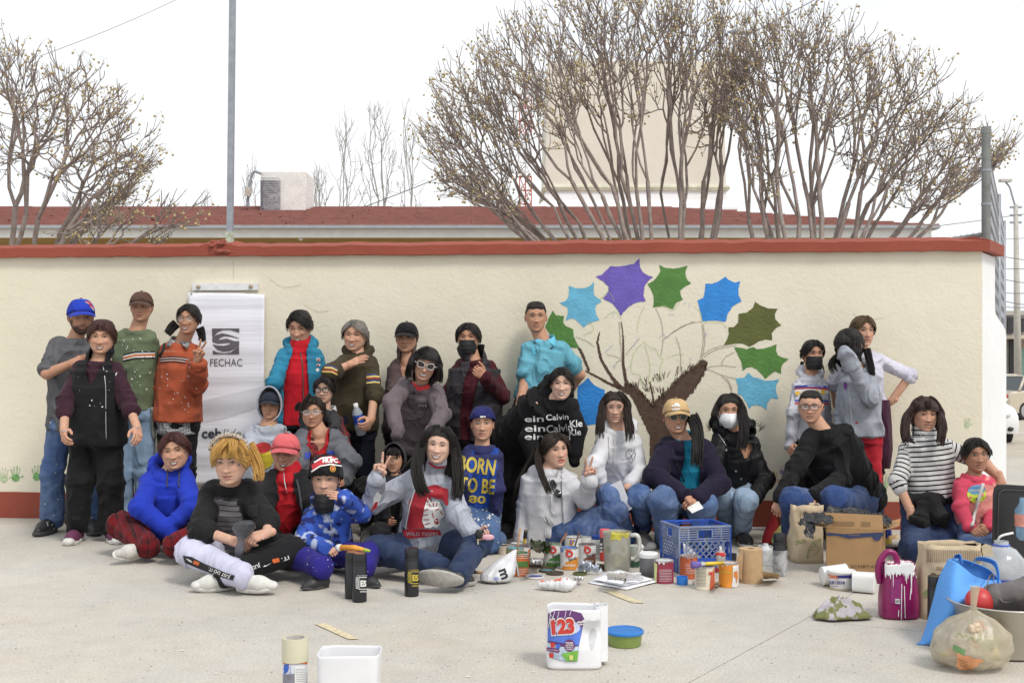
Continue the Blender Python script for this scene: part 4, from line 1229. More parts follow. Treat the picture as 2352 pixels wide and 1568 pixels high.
 # ---- head
HZ=np.array([-.1125,-.105,-.095,-.082,-.066,-.05,-.03,-.01,.01,.03,.055,.08,.098,.108,.1125])
HF=np.array([.050,.070,.079,.080,.083,.085,.087,.087,.086,.090,.086,.068,.043,.022,.0])
HB=np.array([.010,-.006,-.022,-.040,-.056,-.070,-.084,-.093,-.097,-.097,-.091,-.076,-.054,-.030,.0])
HW=np.array([.012,.030,.042,.052,.0605,.066,.0705,.0725,.0735,.0735,.0695,.057,.040,.022,.0])
def hprof(z):
 z=np.clip(z,-.1125,.1125)
 return np.interp(z,HZ,HF),np.interp(z,HZ,HB),np.interp(z,HZ,HW)
HE=2.25
def head_pt(phi,z,th=0.0,fw=1.0):
 """phi 0 = front, + = the viewer's right; returns x, f, z arrays"""
 f,b,w=hprof(z);w=w*fw
 c=np.cos(phi);s=np.sin(phi)
 f0=np.clip((f+b)/2,-.012,.02);f0=np.where(z>.07,(f+b)/2,f0)
 rr=np.where(c>=0,f-f0,f0-b)+th;w=w+th
 x=w*np.sign(s)*np.abs(s)**(2/HE);ff=f0+rr*np.sign(c)*np.abs(c)**(2/HE)
 return x,ff
def feat(x,z,fw=1.0,smile=0.0,nose=1.0):
 """relief of the face, forward"""
 G_=lambda cx,cz,sx,sz:np.exp(-((x-cx)/sx)**2-((z-cz)/sz)**2)
 r=0*x
 t=np.clip((.022-z)/.054,0,1)
 fall=np.where(z<-.032,np.exp(-((z+.032)/.0065)**2),1)*np.where(z>.022,np.exp(-((z-.022)/.012)**2),1)
 r+=nose*(.004+.019*t**1.2)*np.exp(-(x/(.0075+.005*t))**2)*fall
 for s in(-1,1):
  r+=.008*G_(s*.0125,-.031,.0068,.0075)-.0105*G_(s*.031,.010,.0155,.0105)+.004*G_(s*.03,.029,.02,.007)
  r+=(.004+.006*smile)*G_(s*.040,-.020,.017,.016)-.003*smile*G_(s*.031,-.042,.005,.018)
 r+=.0055*G_(0,-.055,.018,.0055)+.0055*G_(0,-.0685,.016,.0055)-.004*G_(0,-.0618,.024,.0022)-.004*G_(0,-.080,.017,.006)+.006*G_(0,-.096,.016,.012)
 return r
class Head:
 def __init__(s,c,hh,yaw=0,pitch=0,roll=0,fw=1.0,smile=0.0):
  s.c=Vector(c);s.k=hh/.225;s.fw=fw;s.smile=smile;s.nose=random.uniform(.82,1.2)
  # local x right (viewer), f forward (to camera), z up
  m=Matrix.Rotation(R(roll),3,'Y')@Matrix.Rotation(R(yaw),3,'Z')@Matrix.Rotation(R(pitch),3,'X')
  s.m=m
 def w(s,x,f,z):
  return s.c+s.m@(Vector((x,-f,z))*s.k)
 def warr(s,x,f,z):
  q=np.stack([x,-f,z],-1)*s.k
  return q@np.array(s.m).T+np.array(s.c)
 def front(s,x,z):
  f,b,w=hprof(np.array([z]));w=w[0]*s.fw;f=f[0];b=b[0]
  f0=min(.02,max(-.012,(f+b)/2))if z<=.07 else(f+b)/2
  q=min(1.0,abs(x)/w)
  return f0+(f-f0)*(1-q**HE)**(1/HE)+float(feat(np.array([x]),np.array([z]),s.fw,s.smile,s.nose)[0])
 def fp(s,x,z,off=.0015):
  return s.w(x,s.front(x,z)+off,z)
def head_mesh(H,skin,lips=None,beard=0.0,cheek=.25,tan=None):
 ph=[]
 for i in range(45):ph.append(-R(100)+R(200)*i/44)
 for i in range(1,20):ph.append(R(100)+R(160)*i/20)
 ph=np.array(ph);zs=np.concatenate([[-.1122,-.108,-.102],np.linspace(-.098,.03,40),np.linspace(.038,.1,12),[.106,.110,.1122]])
 n=len(ph);PH,Z=np.meshgrid(ph,zs);
 x,f=head_pt(PH,Z,0,H.fw)
 wgt=np.clip(np.cos(PH)*1.6,0,1)
 f=f+feat(x,Z,H.fw,H.smile,H.nose)*wgt
 V=H.warr(x,f,Z).reshape(-1,3)
 m=len(zs);fs=[]
 for j in range(m-1):
  for i in range(n):
   fs.append((j*n+i,j*n+(i+1)%n,(j+1)*n+(i+1)%n,(j+1)*n+i))
 fs.append(tuple(range(n-1,-1,-1)));fs.append(tuple((m-1)*n+i for i in range(n)))
 col=np.tile(np.array(skin),(V.shape[0],1))
 xf,zf,wf=x.ravel(),Z.ravel(),(np.cos(PH)>.1).ravel()
 red=np.array([skin[0]*1.06,skin[1]*.74,skin[2]*.70])
 def blend(w,c):col[:]=col*(1-w[:,None])+np.array(c)*w[:,None]
 for sx in(-1,1):blend(cheek*np.exp(-((xf-sx*.042)/.02)**2-((zf+.022)/.02)**2)*wf,red)
 blend(cheek*.8*np.exp(-((xf)/.013)**2-((zf+.028)/.012)**2)*wf,red)
 for sx in(-1,1):blend(.28*np.exp(-((xf-sx*.031)/.018)**2-((zf-.004)/.009)**2)*wf,(skin[0]*.62,skin[1]*.52,skin[2]*.5))
 if beard:
  w=np.clip((-.040-zf)/.02,0,1)*np.clip(1-np.exp(-((xf/.020)**2+((zf+.063)/.012)**2)*1.5),0,1)
  w=np.maximum(w,np.exp(-((xf)/.026)**2-((zf+.047)/.0045)**2))*wf*np.clip((zf+.1125)/.004+.6,0,1)
  w=np.maximum(w,np.clip((np.abs(xf)-.056)/.008,0,1)*np.clip((.005-zf)/.02,0,1)*wf)
  blend(w*beard,(.02,.015,.012))
  # ears
 E=[];EF=[];
 for sx in(-1,1):
  o=len(V)+sum(len(e)for e in E)
  rings=[]
  for i in range(1,7):
   t=math.pi*i/7
   for q in range(9):
    a=2*math.pi*q/9
    lx=.0065*math.cos(t);lf=.016*math.sin(t)*math.cos(a);lz=.030*math.sin(t)*math.sin(a)
    rings.append(H.w(sx*(.0735*H.fw+.004+lf*-.35+lx),-.008+lf,.0+lz+lf*-.2))
  E.append(np.array([tuple(p)for p in rings]))
  for i in range(5):
   for q in range(9):EF.append((o+i*9+q,o+i*9+(q+1)%9,o+(i+1)*9+(q+1)%9,o+(i+1)*9+q))
  EF.append(tuple(o+q for q in range(9)));EF.append(tuple(o+45+q for q in range(9)))
 V2=np.concatenate([V]+E);col2=np.concatenate([col,np.tile(np.array(skin)*[1.02,.9,.88],(len(V2)-len(V),1))])
 return V2,fs+EF,col2
 # ---- hand
HANDS={}
def hand_mesh(pose):
 """right hand, wrist at origin, fingers +Z, palm -Y, thumb +X"""
 if pose in HANDS:return HANDS[pose]
 FB=[(.031,.090,.072),(.0105,.094,.080),(-.0105,.091,.074),(-.030,.084,.058)]
 sp={'relax':3,'peace':0,'thumb':0,'fist':0,'grip':1,'spread':11,'flat':2,'pinch':2,'cover':4}[pose]
 curl={'relax':[(18,28,18),(24,32,20),(28,36,22),(32,38,22)],'peace':[(4,5,3),(2,5,3),(78,95,60),(80,95,60)],'thumb':[(72,95,60)]*4,'fist':[(70,92,60)]*4,'grip':[(42,50,30),(46,54,32),(50,56,34),(54,58,34)],'spread':[(6,6,4)]*4,'flat':[(8,10,6)]*4,'pinch':[(50,40,20),(58,46,24),(62,55,30),(64,60,30)],'cover':[(20,15,10)]*4}[pose]
 pr=[]
 c=lambda a,b,ra,rb,k:pr.append(('cap',(np.array(a),np.array(b),ra,rb),k))
 for x,z,L in FB:c((x*.45,0,.012),(x*.92,0,z-.010),.0155,.0128,.012)
 c((.012,-.006,.02),(.030,-.010,.045),.014,.013,.012)
 c((0,0,-.03),(0,0,.02),.0255,.024,.02)
 for q,((x,z,L),cu)in enumerate(zip(FB,curl)):
  side={'peace':(13,-9,0,0)}.get(pose,None)
  a=R(side[q])if side else R(sp*(1.5-q)/1.0*.75)
  p=np.array([x*.95,0,z-.004]);ang=0
  r=.0088 if q<3 else .0076
  for sgl,cc,r0,r1 in((.46,cu[0],1.0,.93),(.31,cu[1],.93,.86),(.23,cu[2],.86,.72)):
   ang+=R(cc)
   d=np.array([math.sin(a)*math.cos(ang),-math.sin(ang),math.cos(a)*math.cos(ang)])
   e=p+d*L*sgl;c(p,e,r*r0,r*r1,.0035);p=e
 th={'thumb':[(.034,-.006,.035),(.050,-.008,.062),(.058,-.004,.092),(.060,.000,.116)],'fist':[(.030,-.012,.032),(.040,-.034,.058),(.022,-.044,.074),(.004,-.046,.082)],'peace':[(.030,-.012,.032),(.036,-.034,.056),(.016,-.044,.070),(-.006,-.044,.076)],'spread':[(.030,-.006,.028),(.056,-.010,.050),(.078,-.010,.072),(.092,-.010,.090)],'pinch':[(.030,-.012,.028),(.044,-.034,.050),(.042,-.050,.074),(.034,-.056,.094)],'grip':[(.030,-.010,.028),(.048,-.030,.046),(.050,-.050,.064),(.044,-.062,.080)]}.get(pose,[(.030,-.010,.028),(.046,-.024,.050),(.050,-.034,.074),(.050,-.038,.092)])
 for(a,b,r0,r1)in((0,1,.0135,.0115),(1,2,.0112,.0098),(2,3,.0098,.0078)):c(th[a],th[b],r0,r1,.006)
 V,Fc,bi,bt,_=polygonize(pr,.0042,.004,.012)
 HANDS[pose]=(V,Fc);return HANDS[pose]
def place_hand(wrist,tip,palm,right,pose,k=1.0):
 V,Fc=hand_mesh(pose)
 z=(tip-wrist);z=z/np.linalg.norm(z);y=-np.asarray(palm,float);y=y-z*(y@z);y/=np.linalg.norm(y);x=np.cross(y,z)
 Vl=V*k
 # finger x palm gives the thumb side for a right hand
 tx=np.cross(z,-y)
 if not right:tx=-tx
 M3=np.stack([tx,y,z],1)
 W_=Vl@M3.T+wrist
 f=Fc if np.linalg.det(M3)>0 else Fc[:,::-1]
 return W_,f
 # ---- shoe
def shoe(parent,ankle,toe_dir,L,upper,sole,laces=None,up=(0,0,1),name='shoe',lift=.0,low=.085):
 """ankle: point above the heel; the sole lies in the plane square to up"""
 up=A_(up)/np.linalg.norm(up);d=A_(toe_dir);d=d-up*(d@up);d/=np.linalg.norm(d);sd=np.cross(d,up)
 o=A_(ankle)-up*low-d*.045
 T=lambda a,b,c:o+d*a*L+sd*b+up*c
 k=L/.26
 pr=[('cap',(T(.16,0,.042*k),T(.62,0,.040*k),.037*k,.042*k),.03),('cap',(T(.62,0,.038*k),T(.86,0,.030*k),.041*k,.028*k),.03),('cap',(T(.15,0,.05*k),T(.16,0,low+.0),.034*k,.036*k),.03),('cap',(T(.22,0,.075*k),T(.52,0,.055*k),.030*k,.03*k),.03)]
 V,Fc,bi,bt,nr=polygonize(pr,.008,.02)
 h=(V-o)@up
 V=V+up[None,:]*np.where(h<.012,.012-h,0)[:,None]
 s=mesh_from(name,V,Fc,upper,parent)
 mb=MB();rings=[]
 out=[]
 for q in range(26):
  t=2*math.pi*q/26;a=.5-.5*math.cos(t)
  wd=(.034+.014*math.sin(min(1,a*1.25)*math.pi*.62))*k*(abs(math.sin(t))**.7)
  out.append((a*1.0+.0,math.copysign(wd,math.sin(t))))
 for hgt,sc in((0.001,.97),(.004,1.02),(.020,1.03),(.026,.98)):
  rings.append([T((a-.5)*(1+(sc-1)*.6)+.5,b*sc,hgt*k+(.010*max(0,a-.8)/.2 if hgt<.01 else .004*max(0,a-.8)/.2))for a,b in out])
 mb.loft(rings);so=mb.build('sole',sole,s,smooth=True)
 if laces is not None:mb=MB();mb.ball(T(.87,0,.026*k),.041*k,12,9,(1,1,.72));mb.build('toe_cap',sole,s,smooth=True)
 if laces is not None:
  mb=MB()
  for q in range(5):
   a=.32+.075*q;c=.106*k-.010*q*k
   mb.tube([T(a,-.026*k,c-.008),T(a+.02,0,c+.0045),T(a,.026*k,c-.008)],.004*k,5)
  mb.tube([T(.32,0,.10*k),T(.36,.03*k,.106*k),T(.40,.012*k,.098*k)],.0035,5);mb.tube([T(.32,0,.10*k),T(.37,-.03*k,.104*k),T(.41,-.02*k,.095*k)],.0035,5)
  mb.build('laces',laces,s,smooth=True)
 return s
 # ---- hair
class Hair:
 def __init__(s):s.v=[];s.f=[];s.uv=[]
 def add(s,V,Fs,UV):
  o=len(s.v);s.v.extend([tuple(p)for p in V]);s.f.extend([[i+o for i in f]for f in Fs]);s.uv.extend(UV)
 def lock(s,pts,r,n=5,uid=None,flat=.6):
  pts=[Vector(p)for p in pts];uid=random.random()*9 if uid is None else uid
  vs=[];uv=[];ref=None;m=len(pts);acc=0
  for i,p in enumerate(pts):
   d=pts[min(i+1,m-1)]-pts[max(i-1,0)];d=d.normalized()if d.length>1e-9 else Vector((0,0,-1))
   if ref is None:ref=d.cross(Vector((0,1,.01))).normalized()
   a=(ref-d*ref.dot(d)).normalized();ref=a;b=d.cross(a)
   rr=r[i]if hasattr(r,'__len__')else r
   if i:acc+=(p-pts[i-1]).length
   for k in range(n):
    t=2*math.pi*k/n
    vs.append(p+a*math.cos(t)*rr+b*math.sin(t)*rr*flat);uv.append((uid+k/n*.25,acc))
  s.add(vs,[(i*n+k,i*n+(k+1)%n,(i+1)*n+(k+1)%n,(i+1)*n+k)for i in range(m-1)for k in range(n)]+[tuple(range(n))],uv)
 def bundle(s,guide,width,n,r=.008,seed=0,wav=.006,depth=None,taper=.35,spread=None):
  """many locks following a guide line"""
  rr=random.Random(seed);g=catmull(guide,5);m=len(g);depth=depth or width*.5
  tot=sum((g[i+1]-g[i]).length for i in range(m-1))+1e-6
  for q in range(n):
   a=rr.uniform(-1,1);b=rr.uniform(-1,1);ph=rr.uniform(0,6.3);pts=[];rs=[]
   cut=rr.uniform(.78,1.0);last=max(2,int(m*cut));fr=rr.uniform(14,30)
   acc=0
   for i in range(last):
    t=i/(m-1)
    d=g[min(i+1,m-1)]-g[max(i-1,0)];d.normalize()
    sx=d.cross(Vector((0,-1,0)));sx=sx.normalized()if sx.length>.05 else Vector((1,0,0));sy=d.cross(sx)
    w=(spread[0]+(spread[1]-spread[0])*t)if spread else 1
    if i:acc+=(g[i]-g[i-1]).length
    o=sx*(a*width*w+wav*math.sin(acc*fr+ph))+sy*(b*depth*w+wav*.6*math.cos(acc*fr*.8+ph))
    pts.append(g[i]+o);rs.append(r*(1-(1-taper)*t)*(.5 if i==0 else 1))
   rs[-1]=r*.12
   s.lock(pts,rs)
 def build(s,name,col,parent):
  me=bpy.data.meshes.new(name);me.from_pydata(s.v,[],s.f);me.materials.append(hair_mat(col))
  me.polygons.foreach_set('use_smooth',[True]*len(me.polygons))
  uv=me.uv_layers.new(name='UVMap');li=np.zeros(len(me.loops),np.int32);me.loops.foreach_get('vertex_index',li)
  uv.data.foreach_set('uv',np.array(s.uv,np.float32)[li].ravel());me.update()
  return link(name,me,parent)
def scalp(H,hb,zf=.070,zt=.035,zs=-.012,zb=-.085,th=.014,part=None,ext=None,bang=0.0,seed=0,top=0.0,puff=.005,bow=0.0):
 """cap of hair down to a hairline; ext(phi)->metres the hair hangs on below it"""
 n=64;rows=13;xr=9;th*=.85
 off=rng.uniform(0,99)
 V=[];UV=[];
 ks=[0,R(28),R(52),R(72),R(88),R(104),R(125),R(150),R(180)]
 zz=[zf,zf-.006,zt+.016,zt-.012,zs,zs-.035,zb+.012,zb+.002,zb]
 tot=rows+(xr if ext else 0)
 for i in range(n):
  phi=-math.pi+2*math.pi*i/n
  ze=float(np.interp(abs(phi),ks,zz))-bang*math.exp(-(phi/R(48))**2)
  ztop=.1121
  pe=None
  for j in range(rows+1):
   s_=j/rows
   z=ztop+(ze-ztop)*(s_**1.6)
   t_=th*(1+top*math.exp(-((z-.1)/.03)**2))*(1 if ext or bang else .5+.5*min(1,max(0,(z+.03)/.09)))
   fr=math.cos(phi)
   edge=(1-.72*max(0,(s_-.82)/.18))if(not ext or ext(phi)<=0)and not bang else(1-.3*max(0,(s_-.82)/.18))
   if part is not None:t_-=.006*math.exp(-((math.sin(phi)*(1-s_)*.1+(s_)*math.sin(phi)*.08-part)/.008)**2)*(1 if fr>-.2 else 0)
   nv=puff*(vnoise(np.array([[phi*7+off,z*30,off]]))[0]+.6*vnoise(np.array([[phi*19,z*9+off,3]]))[0])
   x,f=head_pt(np.array([phi]),np.array([z]),max(.002,t_*edge+nv),H.fw)
   zo=z+t_*max(0,(z-.04)/.07)
   pe=H.w(x[0],f[0],zo)
   V.append(pe);UV.append((phi*.9+3,s_*.15))
  if ext:
   L=max(0.0,ext(phi));pdir=(H.m@Vector((math.sin(phi),-math.cos(phi),0)))
   for j in range(1,xr+1):
    t=j/xr
    nv=.012*noise.noise(Vector((phi*4+off,t*3,1)))*t
    V.append(pe+Vector((0,0,-L*t))+pdir*(bow*math.sin(t*2.2)+nv)*(1 if L>0 else 0)+Vector((nv,0,0))*(1 if L>0 else 0));UV.append((phi*.9+3,.15+L*t))
 m=tot+1
 fs=[(i*m+j,i*m+j+1,((i+1)%n)*m+j+1,((i+1)%n)*m+j)for i in range(n)for j in range(m-1)]
 hb.add(V,fs,UV)
def surf_locks(H,hb,n,start,end,th=.018,r=.006,seed=0,jitter=.1):
 """locks lying on the scalp from one direction to another: start/end = fn(q) -> (phi, z)"""
 rr=random.Random(seed)
 for q in range(n):
  (p0,z0),(p1,z1)=start(rr),end(rr)
  pts=[]
  for i in range(7):
   t=i/6;z=z0+(z1-z0)*t;ph=p0+(p1-p0)*t
   x,f=head_pt(np.array([ph]),np.array([z]),th+rr.uniform(-.002,.003),H.fw)
   pts.append(H.w(x[0],f[0],z+th*max(0,(z-.04)/.07)))
  hb.lock(pts,[r*.5,r,r,r,r,r*.8,r*.3])
  # ---- a whole person
EYEW=M((.46,.43,.40),.25,.03);IRIS=M((.018,.010,.006),.15,.1);LASH=M((.012,.010,.010),.6,.1)
TEETH=M((.62,.60,.55),.25,.04);MOUTHD=M((.045,.012,.012),.5,.1)
BLACKP=M((.014,.014,.016),.45,.1)
SKINS={'tan':(.47,.255,.165),'med':(.52,.295,.20),'light':(.57,.35,.255),'dark':(.38,.20,.13),'fair':(.62,.405,.31)}
def patch(H,outline_,off,rings=3,bulge=0.0):
 """small filled patch on the face from (x, z) points"""
 cx=sum(p[0]for p in outline_)/len(outline_);cz=sum(p[1]for p in outline_)/len(outline_)
 vs=[H.fp(cx,cz,off+bulge)];n=len(outline_);fs=[]
 for k in range(1,rings+1):
  t=k/rings
  for x,z in outline_:vs.append(H.fp(cx+(x-cx)*t,cz+(z-cz)*t,off+bulge*(1-t*t)))
 for i in range(n):fs.append((0,1+i,1+(i+1)%n))
 for k in range(rings-1):
  for i in range(n):fs.append((1+k*n+i,1+(k+1)*n+i,1+(k+1)*n+(i+1)%n,1+k*n+(i+1)%n))
 return vs,fs
def ribbon(H,pts,w,off):
 vs=[];n=len(pts)
 for i,(x,z)in enumerate(pts):
  ww=w[i]if hasattr(w,'__len__')else w
  vs+=[H.fp(x,z-ww/2,off),H.fp(x,z+ww/2,off)]
 return vs,[(2*i,2*i+2,2*i+3,2*i+1)for i in range(n-1)]
def face(H,parent,mouth='neutral',eyes=.8,brow=(.03,.022,.018),lip=(.40,.16,.125),look=0.0,browz=0.0,makeup=0,sides=(-1,1)):
 eyes=eyes*.78
 for s in sides:
  mb=MB();e=eyes
  cx,cz=s*.031,.010;hw=.0152;up=.0074*e;dn=.0048*e
  al=[(cx+hw*math.cos(t),cz+(up if math.sin(t)>0 else dn)*math.sin(t)+(.0012*s*math.cos(t)))for t in[2*math.pi*q/14 for q in range(14)]]
  mb.mat(0).add(*patch(H,al,.0012,2,.0030))
  ri=min(.0058,up*1.3+.0012)
  iris=[]
  for q in range(12):
   t=2*math.pi*q/12;zz=max(-dn*.95,min(up*.95,.0058*math.sin(t)))
   iris.append((cx+look+.0058*math.cos(t),cz+zz))
  mb.mat(1).add(*patch(H,iris,.0032,2,.0016))
  lw=.0022+.0014*makeup
  mb.mat(2).add(*ribbon(H,[(cx+hw*1.08*q/6,cz+up*math.sqrt(max(0,1-(q/6)**2))+.0008+.0012*s*q/6)for q in range(-6,7)],[lw*(.5+.5*(1-abs(q)/6))for q in range(-6,7)],.0042))
  mb.mat(2).add(*ribbon(H,[(cx+hw*q/6,cz-dn*math.sqrt(max(0,1-(q/6)**2))-.0003)for q in range(-6,7)],.0009+.0006*makeup,.0032))
  mb.build('eye',[EYEW,IRIS,LASH],parent,smooth=True)
  mb=MB()
  mb.add(*ribbon(H,[(s*(.0135+.0345*q/8),.0285+browz+.0065*math.sin(math.pi*min(1,q/8*.78+.08))-.0008*q/8)for q in range(9)],[.0046,.0056,.0058,.0058,.0054,.0048,.0040,.0030,.0016],.0022))
  mb.build('eyebrow',M(brow,.8,.3,200,.4,300),parent,smooth=True)
 if mouth is None:return
 mb=MB()
 LM=M(lip,.4,.1,90)
 if mouth.startswith('smile'):
  big=1.0 if mouth=='smile' else 1.18
  W_=.0285*big;zc=-.0605
  topz=lambda q:zc+.0025+.0085*q*q*big;
  botz=lambda q:zc-(.0125 if mouth!='smile_closed' else .003)*big*(1-q*q)+.0085*q*q*big
  qs=[k/8 for k in range(-8,9)]
  op=mouth!='smile_closed'
  if op:
   mb.mat(1).add(*patch(H,[(W_*q,topz(q))for q in qs]+[(W_*q,botz(q))for q in qs[::-1][1:-1]],.0016,2))
   mb.mat(2).add(*patch(H,[(W_*.90*q,topz(q)-.0002)for q in qs]+[(W_*.90*q,botz(q)*.72+topz(q)*.28-.001*(1-q*q))for q in qs[::-1][1:-1]],.0026,2))
  else:mb.mat(1).add(*ribbon(H,[(W_*q,topz(q)-.002)for q in qs],.0014,.0034))
  mb.mat(0).add(*ribbon(H,[(W_*1.03*q,topz(q)+.0016)for q in qs],[.0008+.0042*(1-q*q)for q in qs],.0030))
  mb.mat(0).add(*ribbon(H,[(W_*1.0*q,botz(q)-.0022)for q in qs],[.0008+.0062*(1-q*q)for q in qs],.0030))
 else:
  W_=.0255;qs=[k/8 for k in range(-8,9)];cv={'neutral':0,'smirk':.002,'pout':-.0015}[mouth]
  mb.mat(0).add(*ribbon(H,[(W_*q,-.0590+cv*q*q*2)for q in qs],[.0008+.0062*(1-q*q)*(1-.25*math.exp(-(q/.15)**2))for q in qs],.0018))
  mb.mat(0).add(*ribbon(H,[(W_*.95*q,-.0660+cv*q*q*2+.003*q*q)for q in qs],[.0008+.0078*(1-q*q)for q in qs],.0018))
  mb.mat(1).add(*ribbon(H,[(W_*1.05*q,-.0622+cv*q*q*2)for q in qs],.0013,.0030))
 mb.build('mouth',[LM,MOUTHD,TEETH],parent,smooth=True)
def glasses(H,parent,frame,lens=None,shape='round',r=.0017,w=.0225,h=.0185,label=None):
 lensm=lens or M((.9,.92,.95),.05,.01,alpha=.12)
 root=None;mb=MB();ml=MB();fz=.010
 for s in(-1,1):
  pts=[]
  for q in range(20):
   t=2*math.pi*q/20;e={'round':1.0,'rect':.55,'cat':.75}[shape]
   cx=s*.033+w*math.copysign(abs(math.cos(t))**e,math.cos(t));cz=fz-.002+h*math.copysign(abs(math.sin(t))**e,math.sin(t))+(.006*(s*math.cos(t))*(math.sin(t)>0)if shape=='cat' else 0)
   f=.104-.35*max(0,abs(cx)-.02)**1.0*.55
   pts.append(H.w(cx,f,cz))
  mb.tube(pts+[pts[0]],r,6,cap=False);ml.add(pts,[tuple(range(20))])
  a=H.w(s*(.033+w),.099,fz+.003);mb.tube([a,H.w(s*.079,.075,fz+.004),H.w(s*.081,.0,fz+.006)],r,5)
 mb.tube([H.w(-.033+w,.104,fz+.002),H.w(0,.108,fz+.005),H.w(.033-w,.104,fz+.002)],r,5)
 g=mb.build('glasses',frame,parent,smooth=True);ml.build('lens',lensm,g)
 if label:g['label']=label
 return g
def face_mask(H,parent,m,kn=False,drop=0.0,shift=0.0,loops=(.8,.8,.8),name='face_mask',ws=1.0):
 mb=MB();nx_,nz_=20,16;vs=[]
 for j in range(nz_+1):
  t=j/nz_;z=-.010-drop-.106*t
  for i in range(nx_+1):
   q=(i/nx_*2-1)
   if kn:
    hw=.066*(.62+.5*math.sin(math.pi*min(1,.12+t*.75)))*(1-.38*max(0,t-.55)/.45)
    x=q*hw;f=.088+.040*math.sin(math.pi*min(1,.10+t*.80))*(1-abs(q)**1.25)-.030*abs(q)**2+(.006*max(0,1-abs(q)*5))
   else:
    hw=.070*(1-.16*(2*t-1)**2*(1 if t>.5 else .45))
    hw*=ws;x=q*hw;f=.090+.024*math.sin(math.pi*min(1,.16+t*.72))*(1-q*q)-.052*q*q+.0016*math.cos(t*6*math.pi)
   f=max(f,H.front(min(.0725*H.fw,max(-.0725*H.fw,x))*.98,max(-.110,z))+.004 if z>-.108 and abs(q)<.96 else f)
   vs.append(H.w(x+shift,f,z))
 mb.add(vs,[(j*(nx_+1)+i,(j+1)*(nx_+1)+i,(j+1)*(nx_+1)+i+1,j*(nx_+1)+i+1)for j in range(nz_)for i in range(nx_)])
 o=mb.build(name,m,parent,smooth=True)
 md=o.modifiers.new('thick','SOLIDIFY');md.thickness=.0015
 mb=MB();lm=M(loops,.7,.05)
 for s in(-1,1):
  mb=MB()
  mb.tube([H.w(s*.066+shift,.055,-.022-drop),H.w(s*.077*H.fw,.01,.010)],.0014,4);mb.tube([H.w(s*.062+shift,.05,-.10-drop),H.w(s*.079*H.fw,.0,-.02)],.0014,4)
  lo=mb.build('ear_loop',lm,o)
 return o
def dome(H,th=.016,zf=.050,zb=.0,fw=1.04,n=48,rows=10,top=0.006,seams=6):
 V=[]
 for i in range(n):
  phi=-math.pi+2*math.pi*i/n
  ze=zb+(zf-zb)*(.5+.5*math.cos(phi))
  for j in range(rows+1):
   s_=j/rows;z=.1121+(ze-.1121)*s_**1.5
   nv=.0012*abs(math.cos(phi*seams/2))**12
   x,f=head_pt(np.array([phi]),np.array([z]),th-nv*s_+.0012*float(vnoise(np.array([[phi*3,z*30,th*50]]))[0]),fw)
   V.append((x[0],f[0],z+(th*.85+top)*max(0,min(1,(z-.03)/.07))))
 m=rows+1
 return V,[(i*m+j,i*m+j+1,((i+1)%n)*m+j+1,((i+1)%n)*m+j)for i in range(n)for j in range(m-1)]
def cap(H,parent,m,brimm=None,back=False,L=.072,zf=.050,zb=-.005,flat=False,pitch=14,th=.017,side=None,label=None,curve=.022):
 V,Fs=dome(H,th,zf if not back else zf-.006,zb if not back else zb+.02)
 mb=MB();mb.add([H.w(*v)for v in V],Fs);c=mb.build('cap',m,parent,smooth=True)
 md=c.modifiers.new('thick','SOLIDIFY');md.thickness=.002;md.offset=-1
 mb=MB();mb.ball(H.w(0,-.004,.1125+th+.008),.008,8,6,(1,1,.5));mb.build('button',brimm or m,c,smooth=True)
 if not back:
  mb=MB();top=[];bot=[];n=22;rws=6
  for i in range(n+1):
   ph=R(-66)+R(132)*i/n;q=math.sin(ph)/math.sin(R(66))
   ze=zb+(zf-zb)*(.5+.5*math.cos(ph))
   x,f=head_pt(np.array([ph]),np.array([ze]),th-.0005,1.04);x=x[0];f=f[0]
   for j in range(rws+1):
    t=j/rws;e=L*math.sqrt(max(0,1-abs(q)**2.6))
    zz=ze-(0 if flat else curve*q*q*(.35+.65*t))-math.tan(R(pitch))*e*t
    top.append(H.w(x*(1+.05*t),f+e*t,zz+.0025));bot.append(H.w(x*(1+.05*t),f+e*t,zz-.0025))
  mm=rws+1;N=len(top)
  mb.add(top+bot,[(i*mm+j,i*mm+j+1,(i+1)*mm+j+1,(i+1)*mm+j)for i in range(n)for j in range(rws)]+[(N+i*mm+j,N+(i+1)*mm+j,N+(i+1)*mm+j+1,N+i*mm+j+1)for i in range(n)for j in range(rws)]+[(i*mm+rws,N+i*mm+rws,N+(i+1)*mm+rws,(i+1)*mm+rws)for i in range(n)])
  mb.build('brim',brimm or m,c,smooth=False,angle=50)
 if label:c['label']=label
 return c
def hood_up(H,parent,m,rx=.098,rz=.130,f0=.062,back=.128,cz=.0,tilt=0.0,name='hood',peak=.012):
 mb=MB();n,rws=36,12;V=[]
 for i in range(n):
  a=2*math.pi*i/n
  for j in range(rws+1):
   b=j/rws*math.pi/2
   k=math.cos(b)**.55;
   x=rx*math.sin(a)*k;z=cz+rz*math.cos(a)*k*(1 if math.cos(a)>0 else .95)+peak*max(0,math.cos(a))**4*(1-j/rws)
   f=f0-(f0+back)*math.sin(b)-.015*max(0,-math.cos(a))*(1-j/rws)+.012*max(0,math.cos(a))*(1-j/rws)
   nv=.004*float(vnoise(np.array([[a*2,b*4,rx*100]]))[0])
   V.append(H.w(x*(1+nv*8),f+nv,z))
 m_=rws+1
 mb.add(V,[(i*m_+j,((i+1)%n)*m_+j,((i+1)%n)*m_+j+1,i*m_+j+1)for i in range(n)for j in range(rws)])
 o=mb.build(name,m,parent,smooth=True)
 md=o.modifiers.new('thick','SOLIDIFY');md.thickness=.009;md.offset=-1
 me=o.data;at=me.color_attributes.new('dye','FLOAT_COLOR','POINT')
 return o
